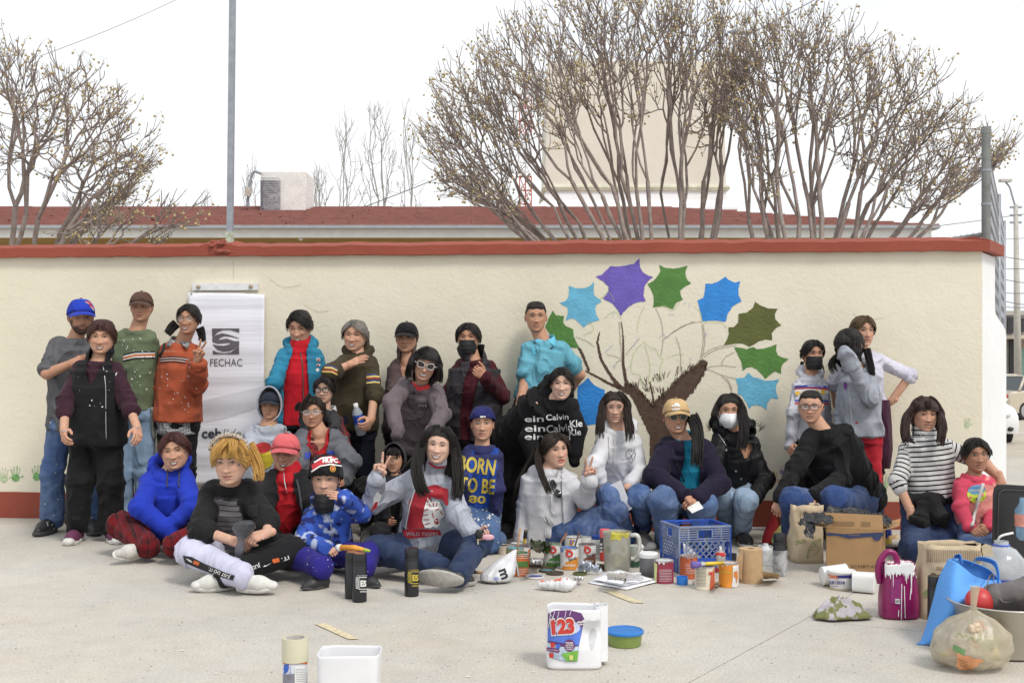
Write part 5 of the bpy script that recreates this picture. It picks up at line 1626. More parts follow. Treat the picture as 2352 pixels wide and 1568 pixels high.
def set_dye(o,c):
 me=o.data;at=me.color_attributes.get('dye')or me.color_attributes.new('dye','FLOAT_COLOR','POINT')
 d=np.ones((len(me.vertices),4),np.float32);d[:,:3]=c[:3];at.data.foreach_set('color',d.ravel());return o
def folds(V,bi,bt,nrm,prims,amp=1.0,seed=0):
 """drape: rings near elbows and knees, slack lines on the trunk"""
 dsp=np.zeros(len(V))
 for i,(kd,a,*kk)in enumerate(prims):
  m=bi==i
  if not m.any():continue
  p=V[m];t=bt[m]
  if kd=='cap':
   ax=a[1]-a[0];L=np.linalg.norm(ax);ax=ax/max(L,1e-6)
   s=(p-a[0])@ax;perp=p-a[0]-s[:,None]*ax
   q=np.stack([s*20,perp[:,0]*9+s*7,perp[:,2]*9+perp[:,1]*9],1)
   n=1-2*np.abs(vnoise(q,seed+i));n2=vnoise(q*2.1+5,seed+i)
   w=.30+.8*np.exp(-((t-1)/.22)**2)+.5*np.exp(-(t/.2)**2)
   n=np.sign(n)*np.abs(n)**.8
   dsp[m]=(n*.0070+n2*.0022)*w
  else:
   s=p[:,2];
   q=np.stack([p[:,0]*9+s*4,p[:,1]*9,s*7-p[:,0]*3],1)
   n=1-2*np.abs(vnoise(q,seed+31));n2=vnoise(q*2.3+9,seed+37)
   w=.55+.8*np.exp(-((t-.12)/.16)**2)+.4*np.exp(-((t-.85)/.12)**2)
   dsp[m]=(n*.0085+n2*.003)*w
 return V+nrm*(dsp*amp)[:,None]
class Person:pass
LIMB={'ua':.285,'fa':.245,'hd':.165,'th':.42,'sh':.40}
def person(label,Y,head,sh,hip,a=None,b=None,la=None,lb=None,S=1.0,tw=(.175,.16,.17),td=(.125,.115,.12),yaw=0,pitch=0,roll=0,fw=1.0,skin='tan',top=None,bottom=None,lean=0.0,neck=None,facekw=None,smile=0.0,beard=0.0,shoes=None,group='people posing by the painted wall',mid=0.0,neckr=.052,hands=True,belly=0.0):
 p=Person();p.Y=Y
 sk=SKINS[skin]if isinstance(skin,str)else skin
 p.skin=sk
 def solve(prev,q,L):
  if len(q)==4:return G(q[0],q[1],q[3])
  if len(q)==3 and not isinstance(q[2],str):return P(q[0],q[1],Y+q[2])
  sgn=1 if len(q)==3 and q[2]=='b' else-1
  best=None
  for i in range(161):
   y=prev.y+sgn*L*i/160
   c=P(q[0],q[1],y);e=abs((c-prev).length-L)
   if best is None or e<best[0]-1e-4:best=(e,c)
  return best[1]
 def ground(q,c,r):
  if c.z<r and len(q)<4:return G(q[0],q[1],r)
  return c
 tw=tuple(x*.94 for x in tw)
 hy=Y+(head[3]if len(head)>3 else 0)
 hh=(head[2]-head[1])*hy/F-.014
 fw=fw*1.0
 H=Head(P(head[0],(head[1]+head[2])/2,hy)+Vector((0,0,-.003)),hh,yaw,pitch,roll,fw,smile);p.H=H
 shp=[P(q[0],q[1],Y+(q[2]if len(q)>2 else 0))for q in sh]
 dv=(shp[1]-shp[0]).normalized()*min(.048*S,.13*(shp[1]-shp[0]).length);dz=Vector((0,0,-.014*S));shp=[shp[0]+dv+dz,shp[1]-dv+dz]
 hp=P(hip[0],hip[1],Y+(hip[2]if len(hip)>2 else 0))
 Sc=(shp[0]+shp[1])/2;up=(Sc-hp);UL=up.length
 side=(shp[1]-shp[0]).normalized();hs=Vector((side.x,side.y,0)).normalized()
 fr=side.cross(up).normalized()*-1
 if fr.y>0:fr=-fr
 p.side,p.fr,p.hp,p.Sc,p.UL,p.sh=side,fr,hp,Sc,UL,shp
 foot=Vector((hp.x,min(hp.y,Sc.y),0))
 root=empty('person',(hp.x,hp.y,0),label,'person',group);p.root=root
 nb=Sc+Vector((0,0,.058))*S+(H.c-Sc)*.12
 shw=(shp[1]-shp[0]).length/2
 # limbs
 arms=[]
 for i,(q,s0)in enumerate(((a,shp[0]),(b,shp[1]))):
  if q is None:arms.append(None);continue
  el=solve(s0,q[0],LIMB['ua']*S)
  if(el.x-s0.x)*(s0.x-Sc.x)>0 or abs(el.x-Sc.x)>abs(s0.x-Sc.x):el.x-=math.copysign(.030*S,el.x-Sc.x)
  wr=solve(el,q[1],LIMB['fa']*S);tp=solve(wr,q[2],LIMB['hd']*S)
  arms.append((s0,el,wr,tp,q[3]if len(q)>3 else 'relax',q[4]if len(q)>4 else None))
 p.arms=arms
 legs=[]
 rr_=[x*.9 for x in(bottom or{}).get('r',(.085,.066,.055))]
 for i,q in enumerate((la,lb)):
  if q is None:legs.append(None);continue
  hj=hp+hs*(tw[0]*.48)*(-1 if i==0 else 1)+Vector((0,0,-.03))
  kn=ground(q[0],solve(hj,q[0],LIMB['th']*S),rr_[1]*.9);an=ground(q[1],solve(kn,q[1],LIMB['sh']*S),.06)
  legs.append((hj,kn,an,q[2]if len(q)>2 else None))
 p.legs=legs
 midp=lambda t:hp+up*t+fr*(mid*math.sin(math.pi*min(1,max(0,t))))
 def rings(e=0.0,t0=-.10,hemw=1.0,nk=True,sw=1.0,shk=1.0):
  L=[]
  tt=[(-.12,tw[0]*.95,td[0]*.92),(0,tw[0],td[0]),(.18,tw[0]*.5+tw[1]*.5,td[0]*.5+td[1]*.5),(.38,tw[1],td[1]+belly),(.68,tw[2],td[2]),(.90,max(tw[2]*.93,shw*.82*shk),td[2]*.82),(1.0,shw*.62*shk,td[2]*.60)]
  W_=np.interp(t0,[x[0]for x in tt],[x[1]for x in tt]);D_=np.interp(t0,[x[0]for x in tt],[x[2]for x in tt])
  tt=[(t0,W_*hemw,D_*hemw)]+[x for x in tt if x[0]>t0+.03]
  for t,w,d in tt:
   s_=hs.lerp(side,min(1,max(0,t))).normalized()
   ax=up.normalized();f_=(s_.cross(ax))
   off=fr*(belly*.8*math.exp(-((t-.38)/.2)**2))
   L.append((A_(midp(t)+off),A_(s_),A_(fr),max(w+e,.03),max(d+e,.03)))
  if nk:
   L.append((A_(Sc+(nb-Sc)*.52+Vector((0,0,.002))),A_(side),A_(fr),.070*S*sw+max(e,-.02),.062*S*sw+max(e,-.02)))
  return L
 p.rings=rings
 skc=A_(sk)
 # ---- body: one skin surface (trunk, limbs, neck) joined with the modelled head and hands
 pr=[('loft',rings(-.032),.03)]
 hb_=H.w(0,-.018,-.055)
 if neck:hb_=hb_
 pr.append(('cap',(A_(Sc+(nb-Sc)*.2),A_(hb_),neckr*S*1.08,neckr*S*.98),.03))
 sl=(top or{}).get('sleeve',2.0)
 for ar in arms:
  if ar is None:continue
  q=sl[0 if ar is arms[0]else 1]if isinstance(sl,tuple)else sl;ra=[x*S for x in(.046*(.58 if q>.4 else 1),.040*(.8 if q>.95 else 1),.027)]
  pr.append(('cap',(A_(ar[0]),A_(ar[1]),ra[0],ra[1]),.03));pr.append(('cap',(A_(ar[1]),A_(ar[2]),ra[1]*.98,ra[2]),.012))
 for lg in legs:
  if lg is None:continue
  pr.append(('cap',(A_(lg[0]),A_(lg[1]),rr_[0]*.8,rr_[1]*.72),.03));pr.append(('cap',(A_(lg[1]),A_(lg[2]),rr_[1]*.7,.036*S),.012))
 V,Fc,bi,bt,nr=polygonize(pr,.0135,.03)
 Vs=[V];Fs=[tuple(x)for x in Fc.tolist()];Cs=[np.tile(skc,(len(V),1))]
 hv,hf,hc=head_mesh(H,sk,beard=beard)
 o=len(V);Vs.append(hv);Fs+=[tuple(i+o for i in f)for f in hf];Cs.append(hc);o+=len(hv)
 if hands:
  for i,ar in enumerate(arms):
   if ar is None or ar[4]is None:continue
   pal=ar[5]if ar[5]is not None else(0,.3,-1)if False else(.5 if i==0 else-.5,.75,0)
   hv,hf=place_hand(A_(ar[2]),A_(ar[3]),np.array(pal,float),i==0,ar[4],S*(ar[6]if len(ar)>6 else 1.0)*.93)
   Vs.append(hv);Fs+=[tuple(int(q)+o for q in f)for f in hf];o+=len(hv);Cs.append(np.tile(skc*[.98,.93,.92],(len(hv),1)))
 p.body=mesh_from('body',np.concatenate(Vs),Fs,SKIN,root,dye=np.concatenate(Cs))
 if facekw is not None:
  face(H,p.body,**facekw)
  # ---- top
 if top:
  p.top=garment_top(p,top,root)
 if bottom:
  p.bottom=garment_bottom(p,bottom,root)
 if shoes:
  for lg in legs:
   if lg is None or lg[3]is None:continue
   q=lg[3];td_=Vector(q[:3]);upv=Vector(q[3])if len(q)>3 else Vector((0,0,1))
   ank=Vector(lg[2])
   if len(q)<=3:ank.z=.085
   s=shoe(root,ank,td_,shoes.get('L',.255)*S**.5,shoes['upper'],shoes['sole'],shoes.get('laces'),upv)
 return p
def col_fn(c):
 return c if callable(c)else(lambda V,bi,bt,loc:np.tile(np.array(c[:3]),(len(V),1)))
def garment_top(p,t,root,e=None,name=None):
 S=t.get('S',1.0);e=t.get('ease',.006)if e is None else e
 pr=[('loft',p.rings(e,t.get('hem',-.06),t.get('hemw',1.02),True,t.get('neckw',1.0),t.get('shk',1.0)),.03)]
 kinds=['torso']
 r=[x*.82 for x in t.get('r',(.068,.056,.044))];sl=t.get('sleeve',2.0)
 sl2=sl
 for i,ar in enumerate(p.arms):
  sl=sl2[i]if isinstance(sl2,tuple)else sl2
  if ar is None or sl<=0:continue
  s0,el,wr=A_(ar[0]),A_(ar[1]),A_(ar[2])
  k1=min(1.0,sl);
  sh0=s0+(A_(p.Sc)-s0)*.12+np.array([0,0,-.012])
  pr.append(('cap',(sh0,s0+(el-s0)*k1,r[0],r[0]+(r[1]-r[0])*k1),.024));kinds.append('ua%d'%i)
  if sl>1:
   k2=min(1.0,sl-1)
   pr.append(('cap',(el,el+(wr-el)*(k2*.985),r[1],r[1]+(r[2]-r[1])*k2),.015));kinds.append('fa%d'%i)
   if t.get('cuff'):
    ce=el+(wr-el)*k2;d=(wr-el)/np.linalg.norm(wr-el)
    pr.append(('cap',(ce-d*t['cuff'][0],ce-d*.004,t['cuff'][1],t['cuff'][1]*.96),.008));kinds.append('cuff%d'%i)
 if t.get('hood'):
  nbp=A_(p.Sc)+np.array([0,0,.064]);sd=A_(p.side);f=A_(p.fr);hk=t['hood']if isinstance(t['hood'],float)else 1.0
  for q in range(10):
   a0,a1=math.pi*2*q/10,math.pi*2*(q+1)/10
   fn=lambda aa:nbp+sd*(.088*math.sin(aa))*hk+f*(.062*math.cos(aa)-.02)*hk+np.array([0,0,-.030*math.cos(aa)+.012])
   rad=lambda aa:(.020+.022*(.5-.5*math.cos(aa)))*hk
   pr.append(('cap',(fn(a0),fn(a1),rad(a0),rad(a1)),.008));kinds.append('hood')
 if t.get('collar'):
  nbp=A_(p.Sc)+np.array([0,0,.066]);
  pr.append(('cap',(nbp,A_(p.H.w(0,-.016,-.085)),.066*t['collar'],.060*t['collar']),.015));kinds.append('collar')
 if t.get('extra'):
  for x in t['extra']:pr.append(x);kinds.append('extra')
 V,Fc,bi,bt,nr=polygonize(pr,t.get('h',.0112),.03)
 V=folds(V,bi,bt,nr,pr,1.4*t.get('fold',1.0),seed=int(abs(p.Sc.x)*100))
 kd=np.array(kinds)[bi]
 up=A_(p.Sc-p.hp);UL=np.linalg.norm(up);upn=up/UL
 rel=V-A_(p.hp);tt=(rel@upn)/UL;sx=rel@A_(p.side);ff=rel@A_(p.fr)
 loc=dict(sw=(p.sh[1]-p.sh[0]).length/2,kind=kd,t=tt,x=sx,f=ff,bt=bt)
 dye=col_fn(t['dye'])(V,bi,bt,loc)
 along=np.where(kd=='torso',tt*UL,V[:,2]*1.0)
 for i,k in enumerate(kinds):
  m=bi==i
  if k[:2]in('ua','fa'):
   a0,a1=pr[i][1][0],pr[i][1][1];along[m]=bt[m]*np.linalg.norm(a1-a0)+(0 if k[:2]=='ua' else .27)
 if t.get('open'):
  op=t['open'];ts=[q[0]for q in op]
  xl=np.interp(tt,ts,[q[1]for q in op]);xr_=np.interp(tt,ts,[q[2]for q in op])
  front=(ff>-.02)&(tt>ts[0])&(tt<ts[-1]+.4)&~np.char.startswith(kd.astype(str),'ua')&~np.char.startswith(kd.astype(str),'fa')
  ins=front&(sx>xl)&(sx<xr_)
  fi=ins[Fc];keep=fi.sum(1)<Fc.shape[1]
  part_=keep&(fi.sum(1)>0)
  mv=np.unique(Fc[part_].ravel());mv=mv[ins[mv]]
  if len(mv):
   tgt=np.where(np.abs(sx[mv]-xl[mv])<np.abs(sx[mv]-xr_[mv]),xl[mv],xr_[mv])
   V[mv]=V[mv]+(tgt-sx[mv])[:,None]*A_(p.side)
  Fc=Fc[keep]
 o=mesh_from(name or t.get('name','shirt'),V,Fc,t['mat'],root,dye=dye,along=along)
 if t.get('open'):
  md=o.modifiers.new('thick','SOLIDIFY');md.thickness=.006;md.offset=-1
 return o
def garment_bottom(p,b,root):
 r=[x*.92 for x in b.get('r',(.085,.066,.055))];e=b.get('ease',.004)
 rg=p.rings(e,-.12,1.0,False)[:3 if b.get('low')else 4]
 pr=[('loft',rg,.03)]
 for lg in p.legs:
  if lg is None:continue
  hj,kn,an=A_(lg[0]),A_(lg[1]),A_(lg[2]);k=b.get('len',1.0)
  pr.append(('cap',(hj,kn,r[0],r[1]),.045));pr.append(('cap',(kn,kn+(an-kn)*k,r[1],r[1]+(r[2]-r[1])*k),.02))
  if b.get('seat'):pr.append(('cap',(hj+np.array([0,.05,.02]),hj+(kn-hj)*.25,r[0]*1.12,r[0]),.04))
 V,Fc,bi,bt,nr=polygonize(pr,b.get('h',.0135),.03)
 V=folds(V,bi,bt,nr,pr,1.7*b.get('fold',1.0),seed=int(abs(p.hp.x)*130)+5)
 V[:,2]=np.maximum(V[:,2],.003)
 kd=np.array(['pelvis']+['leg%d'%(i//2)for i in range(len(pr)-1)])[bi]
 dye=col_fn(b['dye'])(V,bi,bt,dict(kind=kd,bt=bt,bi=bi,prims=pr))
 return mesh_from(b.get('name','trousers'),V,Fc,b['mat'],root,dye=dye,along=V[:,2])
def collar_flaps(p,m,open_=.03,h=.05,rad=.070,drop=.075,name='collar',spread=.055):
 """a shirt collar: two turned-down leaves meeting in front"""
 nbp=p.Sc+Vector((0,0,.072));mb=MB()
 for s in(-1,1):
  inner=[];outer=[];n=12
  for i in range(n+1):
   a=R(10)+R(170)*i/n
   d=p.side*(s*math.sin(a))+p.fr*math.cos(a)
   ri=rad*(.93 if i else .95)
   fr_=max(0,math.cos(a))
   inner.append(nbp+d*ri+Vector((0,0,.018-.034*fr_)))
   outer.append(nbp+d*(ri+.012+.010*fr_)+Vector((0,0,-.018-(drop-.02)*fr_**2))+p.side*(s*spread*fr_**3))
  mb.add(inner+outer,[(i,i+1,n+2+i,n+1+i)for i in range(n)])
 o=mb.build(name,m,p.top,smooth=True);md=o.modifiers.new('thick','SOLIDIFY');md.thickness=.004
 return o
def tubes_on(p,target,lines,r,m,name,parent=None,off=.004):
 b=bvh_of(target);mb=MB()
 for pts in lines:
  out=[]
  for(u,v)in pts:
   d=(P(u,v,1.0)-EYE).normalized();h=b.ray_cast(EYE,d)
   if h[0]is not None:out.append(h[0]-d*off)
  if len(out)>1:mb.tube(catmull(out,4),r,6)
 return mb.build(name,m,parent or(target[0]if isinstance(target,list)else target),smooth=True)
 # ---- the thirty-one people
CL=cloth();FLC=cloth('fleece',260,.4,fold=.3);HEA=cloth('heather_cloth',420,.3,heather=.22);DEN=cloth('denim',650,.3,wash=.30,fold=.5);DEND=cloth('dark_denim',650,.3,wash=.08,fold=.5)
KNIT=cloth('knit',160,.5,fold=.3);SHELL=cloth('shell_fabric',500,.1,rough=.55,sheen=0,fold=.6)
RUB=M((.60,.59,.56),.6,.12,30);RUBD=M((.05,.05,.05),.7,.1);CAN=M((.62,.61,.57),.85,.08,40,.3,200);LEA=M((.022,.022,.024),.5,.2,30)
LAC=M((.66,.65,.63),.8,.05);SUE=M((.25,.23,.21),.8,.12,20)
BLK=(.011,.0105,.012);DKJ=srgb(44,60,92);MDJ=srgb(74,98,140);LTJ=srgb(132,156,182)
HBK,HDK,HBN=(.013,.010,.009),(.024,.015,.011),(.05,.024,.015)
SHB=dict(upper=LEA,sole=RUBD);SHW=dict(upper=CAN,sole=RUB,laces=LAC);SHG=dict(upper=SUE,sole=RUB,laces=SUE)
fw_=(0,-1,0);CAMP=(0,-1,0)
def T(dye,mat=CL,**k):return dict(dye=dye,mat=mat,ease=k.pop('ease',.014),**k)
def Bt(dye=BLK,mat=CL,r=(.088,.068,.060),**k):return dict(dye=dye,mat=mat,r=r,ease=k.pop('ease',.002),**k)
def stand(u,du,vk,va,dy=0.0,t1=(-.15,-1,0),t2=(.2,-1,0)):
 return dict(la=[(u-du,vk,-.03+dy),(u-du,va,dy),t1],lb=[(u+du,vk,-.03+dy),(u+du,va,dy),t2])
def zone(torso,arm=None,cuff=None,hood=None,fn=None):
 def f(V,bi,bt,L):
  c=np.tile(np.array(torso[:3]),(len(V),1));k=L['kind'].astype(str)
  if arm is not None:c[(np.char.startswith(k,'ua')|np.char.startswith(k,'fa'))&((np.abs(L['x'])>L['sw']*1.05)|(np.char.startswith(k,'fa')))]=arm[:3]
  if cuff is not None:c[np.char.startswith(k,'cuff')]=cuff[:3]
  if hood is not None:c[k=='hood']=hood[:3]
  return fn(c,V,L)if fn else c
 return f
def guide(p,pts):return[P(u,v,p.Y+dy)for u,v,dy in pts]
def hair(p,col,lst,**k):
 crown=k.pop('crown',None);hb=Hair();scalp(p.H,hb,**k);H=p.H;px=k.get('part')or 0
 for g,w,n,r in lst:
  gp=guide(p,g)
  if crown and n>=34:
   s_=1 if(H.m.inverted()@(gp[0]-H.c)).x>0 else-1;t_=k.get('th',.014)
   gp=[H.w(px+s_*.016,.025,.1085+t_*.4),H.w(s_*.050,.03,.088+t_*.5),H.w(s_*(.072*H.fw+t_),.03,.035)]+gp[(1 if gp[0].z>H.w(0,0,.02).z else 0):]
   hb.bundle(gp,w,int(n*2.2),r*.55,seed=int(g[0][0]),wav=.004,spread=(.5,1.0),depth=w*.7);continue
  hb.bundle(gp,w,int(n*1.8),r*.62,seed=int(g[0][0]),wav=.004)
 p.hair=hb.build('hair',col,p.root);return p.hair
def locks_over(p,col,n=46,back=True,seed=1,th=.017,zf=.066,part=0.0,r=.0036):
 """combed locks from a parting to the back of the head"""
 hb=Hair()
 def st(q):s=q.choice((-1,1));return(part+s*q.uniform(.02,.5),q.uniform(zf,.108))
 def en(q):return(q.choice((-1,1))*q.uniform(1.4,2.6),q.uniform(-.03,.03))
 rr=random.Random(seed)
 for i in range(int(n*2.2)):
  a=st(rr);s=1 if a[0]>part else-1
  e=(s*rr.uniform(1.3,2.5),rr.uniform(-.04,.03))
  surf_locks(p.H,hb,1,lambda q:a,lambda q:e,th,r,seed=i+seed*100)
 return hb.build('hair_strands',col,p.hair)
def bun(p,col,at=(0,-.12,.02),r=.045,name='hair_bun'):
 mb=MB();mb.ball(p.H.w(*at),r,12,9,(1.15,.9,1));hb=Hair();rr=random.Random(3)
 c=p.H.w(*at)
 for i in range(26):
  a=rr.uniform(0,6.3);b=rr.uniform(-1,1)
  pts=[c+Vector((math.cos(a+t)*r*math.cos(b),math.sin(a+t)*r*.9,r*math.sin(b)*math.cos(t*.7)))for t in(0,.5,1,1.5,2)]
  hb.lock(pts,[.004,.011,.013,.011,.003])
 return hb.build(name,col,p.hair)
def zip_line(p,pts,target=None,r=.0035,m=None,name='zip'):
 return tubes_on(p,target or p.top,[pts],r,m or M((.45,.45,.44),.4,.1,metal=.6),name,off=.003)
def flecks(p,tgt,u0,u1,v0,v1,n,seed,m=None,s=(.5,1.8)):
 r=random.Random(seed);polys=[]
 for i in range(n):
  u,v=r.uniform(u0,u1),r.uniform(v0,v1);k=r.uniform(*s);polys.append([(u+k*a*r.uniform(.6,1.3),v+k*b*r.uniform(.6,1.3))for a,b in((-1,-.5),(0,-1),(1,-.3),(.7,.8),(-.4,1))])
 o=lay_poly(polys,tgt,m or WHP,tgt,maxe=9,name='paint_flecks',off=.003)
 if o:o['kind']='stuff'
WHP=M((.74,.73,.71),.6,.05)
def ink(c,n='print_ink'):return M(c,.7,.06,40,name=n)
SM=dict(mouth='smile',eyes=.55);NE=dict(mouth='neutral',eyes=.85)
WI,KI,YI,RI=ink((.72,.72,.71),'white_ink'),ink(BLK,'black_ink'),ink((.52,.40,.06),'yellow_ink'),ink((.42,.03,.04),'red_ink')
# --- back row, left to right
p=person('man in blue cap, grey T-shirt and worn jeans, arms crossed at far left',8.36,(186,690,769),((116,786),(222,792)),(166,962),[(108,858),(160,836,-.22),(196,818,-.25),'relax',(0,.6,-.6)],[(226,866,-.05),(185,850,-.25),(160,846,-.25),None],**stand(167,46,1085,1188,-.02,(-.1,-1,0),(.45,-1,0)),yaw=28,pitch=4,skin='tan',fw=1.04,beard=.9,tw=(.17,.165,.175),top=T(srgb(96,96,100),sleeve=.85,r=(.082,.078,.05),hem=-.14),bottom=Bt(MDJ,DEN,(.098,.085,.088)),facekw=NE,shoes=dict(upper=LEA,sole=RUBD,L=.29))
hair(p,HBK,[],zf=.06,zb=-.06,th=.008)
c=cap(p.H,p.root,cloth('cap_cloth',500,.2),L=.078,pitch=10,th=.018);set_dye(c,srgb(36,62,178));set_dye(c.children[1],srgb(24,36,110));set_dye(c.children[0],srgb(36,62,178))
lay_poly([[(194,691),(206,693),(212,701),(205,699)],[(203,700),(213,703),(216,712),(208,706)]],c,RI,c);lay_poly([[(193,693),(204,696),(203,698)],[(206,702),(214,709),(215,714)]],c,WI,c)
flecks(p,p.bottom,95,230,960,1190,14,3);flecks(p,[o for o in p.root.children if o.name.startswith('shoe')][0],105,135,1195,1222,8,4)
p=person('older woman in black fleece vest over maroon sleeves, black trousers and purple trainers',7.95,(234,735,815),((170,838),(280,843)),(222,1004),[(140,922),(147,988),(148,1025),'relax',(.6,.6,0)],[(303,922),(315,982),(319,1020),'relax',(-.6,.6,0)],la=[(184,1107,-.04),(178,1200,-.02),(.03,-1,0)],lb=[(254,1112,-.03),(255,1200,0),(.5,-.8,0)],yaw=10,pitch=2,roll=2,skin='med',fw=1.1,smile=1,tw=(.175,.18,.172),td=(.15,.155,.15),top=T(srgb(58,32,44),sleeve=1.38,r=(.074,.068,.058),hem=.05),bottom=Bt(BLK,CL,(.105,.092,.086)),facekw=dict(mouth='smile',eyes=.45),shoes=dict(upper=M((.11,.022,.065),.8,.12,60),sole=RUB,laces=LAC,L=.25))
v=garment_top(p,T((.013,.013,.015),FLC,sleeve=0,ease=.030,hem=-.09,hemw=1.03,shk=1.32,open=[(.72,0,0),(.90,-.035,.035),(1.05,-.055,.055),(1.4,-.06,.06)],collar=1.2),p.root,name='vest')
hair(p,(.045,.016,.012),[],zf=.064,zt=.03,zb=-.06,th=.014,bang=.012,top=.5,puff=.006);locks_over(p,(.05,.018,.013),60,seed=2,th=.016)
zip_line(p,[(237,842),(241,870),(243,900),(243,960),(244,1008)],v,.003);lay_poly([[(264,854),(279,855),(280,862),(265,863)]],v,WI,v);flecks(p,v,180,300,850,950,16,7)
tubes_on(p,p.body,[[(141,988),(148,990),(155,989)],[(306,979),(314,982),(322,980)]],.003,M((.5,.5,.5),.3,.1,metal=.7),'bracelet')
p=person('man in brown cap and paint-flecked green striped jumper with light jeans',8.5,(325,672,741),((270,768),(354,771)),(309,938),[(262,850,.05),(272,925,.02),(280,955),None],[(376,850,.12),(396,905,.15),(400,930),None],**stand(308,24,1082,1178,-.02),yaw=6,skin='tan',fw=1.06,smile=.4,tw=(.145,.145,.15),top=T(srgb(104,116,90),KNIT,r=(.078,.066,.055),hem=-.02),bottom=Bt(LTJ,DEN,(.09,.075,.072)),facekw=dict(mouth='smirk',eyes=.6),shoes=SHB)
hair(p,HBK,[],zf=.06,zb=-.06,th=.007)
c=cap(p.H,p.root,cloth('cap_cloth',500,.2),L=.062,pitch=20,zf=.052);[set_dye(q,srgb(92,68,58))for q in(c,*c.children)]
lay_poly([[(283,813),(310,807),(355,806),(355,823),(310,824),(283,830)]],p.top,KI,p.top);lay_poly([[(283,818),(310,812),(355,811),(355,820),(310,821),(283,827)]],p.top,ink(srgb(170,100,60),'rust_knit'),p.top,off=.005);lay_lines([[(283,819),(310,812),(355,811)],[(283,826),(310,820),(355,819)]],2,p.top,WI,off=.006)
flecks(p,p.top,262,350,775,925,34,9,s=(.6,2.4))
lan=tubes_on(p,[p.top,p.bottom],[[(349,935),(351,965),(353,1000),(356,1004)]],.014,M((.25,.25,.22),.8,.4,60),'keys_strap',off=.02)
p=person('smiling girl with pigtails, round glasses and orange striped jumper making a peace sign',8.5,(434,698,769,-.05),((378,794),(450,800)),(408,962),[(366,870,.02),(372,935,.0),(376,955),None],[(464,884,-.1),(452,826,-.3),(484,766,-.34),'peace',(-.2,-1,.1),1.05],**stand(408,20,1085,1178),yaw=-4,pitch=2,roll=3,skin='tan',smile=1,S=.96,tw=(.15,.15,.145),td=(.13,.125,.12),top=T(srgb(172,86,58),KNIT,r=(.078,.080,.066),hem=-.03,sleeve=1.75,hemw=1.12,cuff=(.07,.072)),bottom=Bt(BLK),facekw=dict(mouth='smile',eyes=.6),shoes=SHB)
sh2=garment_top(p,T((.45,.45,.46),cloth('gingham',300,.2,plaid=(.022,(.05,.05,.06),(.6,.6,.6))),sleeve=0,ease=.008,hem=-.20,hemw=1.05),p.root,name='gingham_shirt')
hair(p,HBK,[([(405,742,.0),(395,752,0),(388,762,-.02),(383,768,-.02)],.028,36,.009),([(458,752,.0),(462,762,0),(464,775,-.04),(462,786,-.06)],.026,36,.009)],zf=.070,zt=.03,zs=.0,zb=-.05,th=.016,part=0,puff=.003);locks_over(p,HBK,46,seed=4,th=.016,zf=.07)
glasses(p.H,p.body,M((.35,.28,.2),.3,.05,metal=.8),r=.0014,w=.024,h=.022)
collar_flaps(p,cloth('gingham',300,.2,plaid=(.022,(.05,.05,.06),(.6,.6,.6))),drop=.07);set_dye(p.top.children[0],(.45,.45,.46))
lay_lines([[(368,821),(400,819),(440,824)],[(368,826),(400,824),(440,829)],[(367,832),(400,830),(440,835)]],2.2,p.top,KI,off=.004);lay_lines([[(368,823.5),(400,821.5),(440,826.5)],[(368,829),(400,827),(440,832)]],1,p.top,WI,off=.005);flecks(p,p.top,365,460,840,950,26,11)
tubes_on(p,p.top,[[(379,772),(378,790),(374,806),(367,818)]],.012,M(BLK,.8,.1),'bag_strap',off=.004)
p=person('smiling woman in open bright blue hoodie over red zip jumper beside the banner',8.5,(689,712,790),((640,810),(738,812)),(690,965),[(621,880),(628,950,-.1),(640,975),None],[(752,880,.02),(748,950,0),(745,975),None],**stand(690,24,1085,1180),yaw=-6,pitch=16,skin='med',smile=1,tw=(.155,.14,.155),top=T((.52,.012,.022),KNIT,r=(.06,.05,.042),hem=-.05,sleeve=.5,collar=1.12,fold=.6),bottom=Bt(BLK),facekw=dict(mouth='smile',eyes=.4),shoes=SHB)
j=garment_top(p,T(srgb(48,128,160),FLC,ease=.032,r=(.078,.068,.055),hem=-.1,hood=1.05,open=[(-.3,-.10,.085),(.5,-.105,.085),(.85,-.075,.07),(1.0,-.055,.055),(1.4,-.05,.05)]),p.root,name='hoodie')
hair(p,HBK,[],zf=.066,zt=.034,zs=.01,zb=-.05,th=.015,part=-.012);locks_over(p,HBK,40,seed=5,part=-.2)
zip_line(p,[(690,810),(694,832),(696,870),(697,930)],p.top,.0045,M((.06,.06,.06),.5,.4,90));lay_poly([ellipse(731,826,5,4,12),ellipse(731,838,5,3,12),ellipse(729,849,4,4,12)],j,WI,j);lay_poly([ellipse(731,826,3,2.4,10),ellipse(730,838,3,1.8,10)],j,RI,j,off=.005)
p=person('grey-haired woman in olive hoodie with striped sleeves, one hand at her chest',8.25,(816,734,808),((782,826),(860,828)),(812,985),[(752,856),(797,840,-.22),(836,821,-.24),'flat',(.2,.7,-.7)],[(870,904),(852,965),(834,993),'grip',(-.8,.2,0)],**stand(815,26,1090,1190),yaw=-8,pitch=2,roll=3,skin='med',fw=1.12,smile=1,tw=(.155,.155,.15),td=(.14,.145,.14),top=T(srgb(66,58,42),FLC,r=(.078,.072,.062),sleeve=1.15,hem=.0,hood=.9),bottom=Bt((.013,.015,.028)),facekw=dict(mouth='smile',eyes=.3),shoes=SHB)
hair(p,(.17,.15,.13),[([(842,775,.03),(845,790,.04),(843,800,.05)],.012,14,.005)],zf=.068,zt=.036,zs=.0,zb=-.06,th=.013);locks_over(p,(.20,.18,.16),50,seed=6)
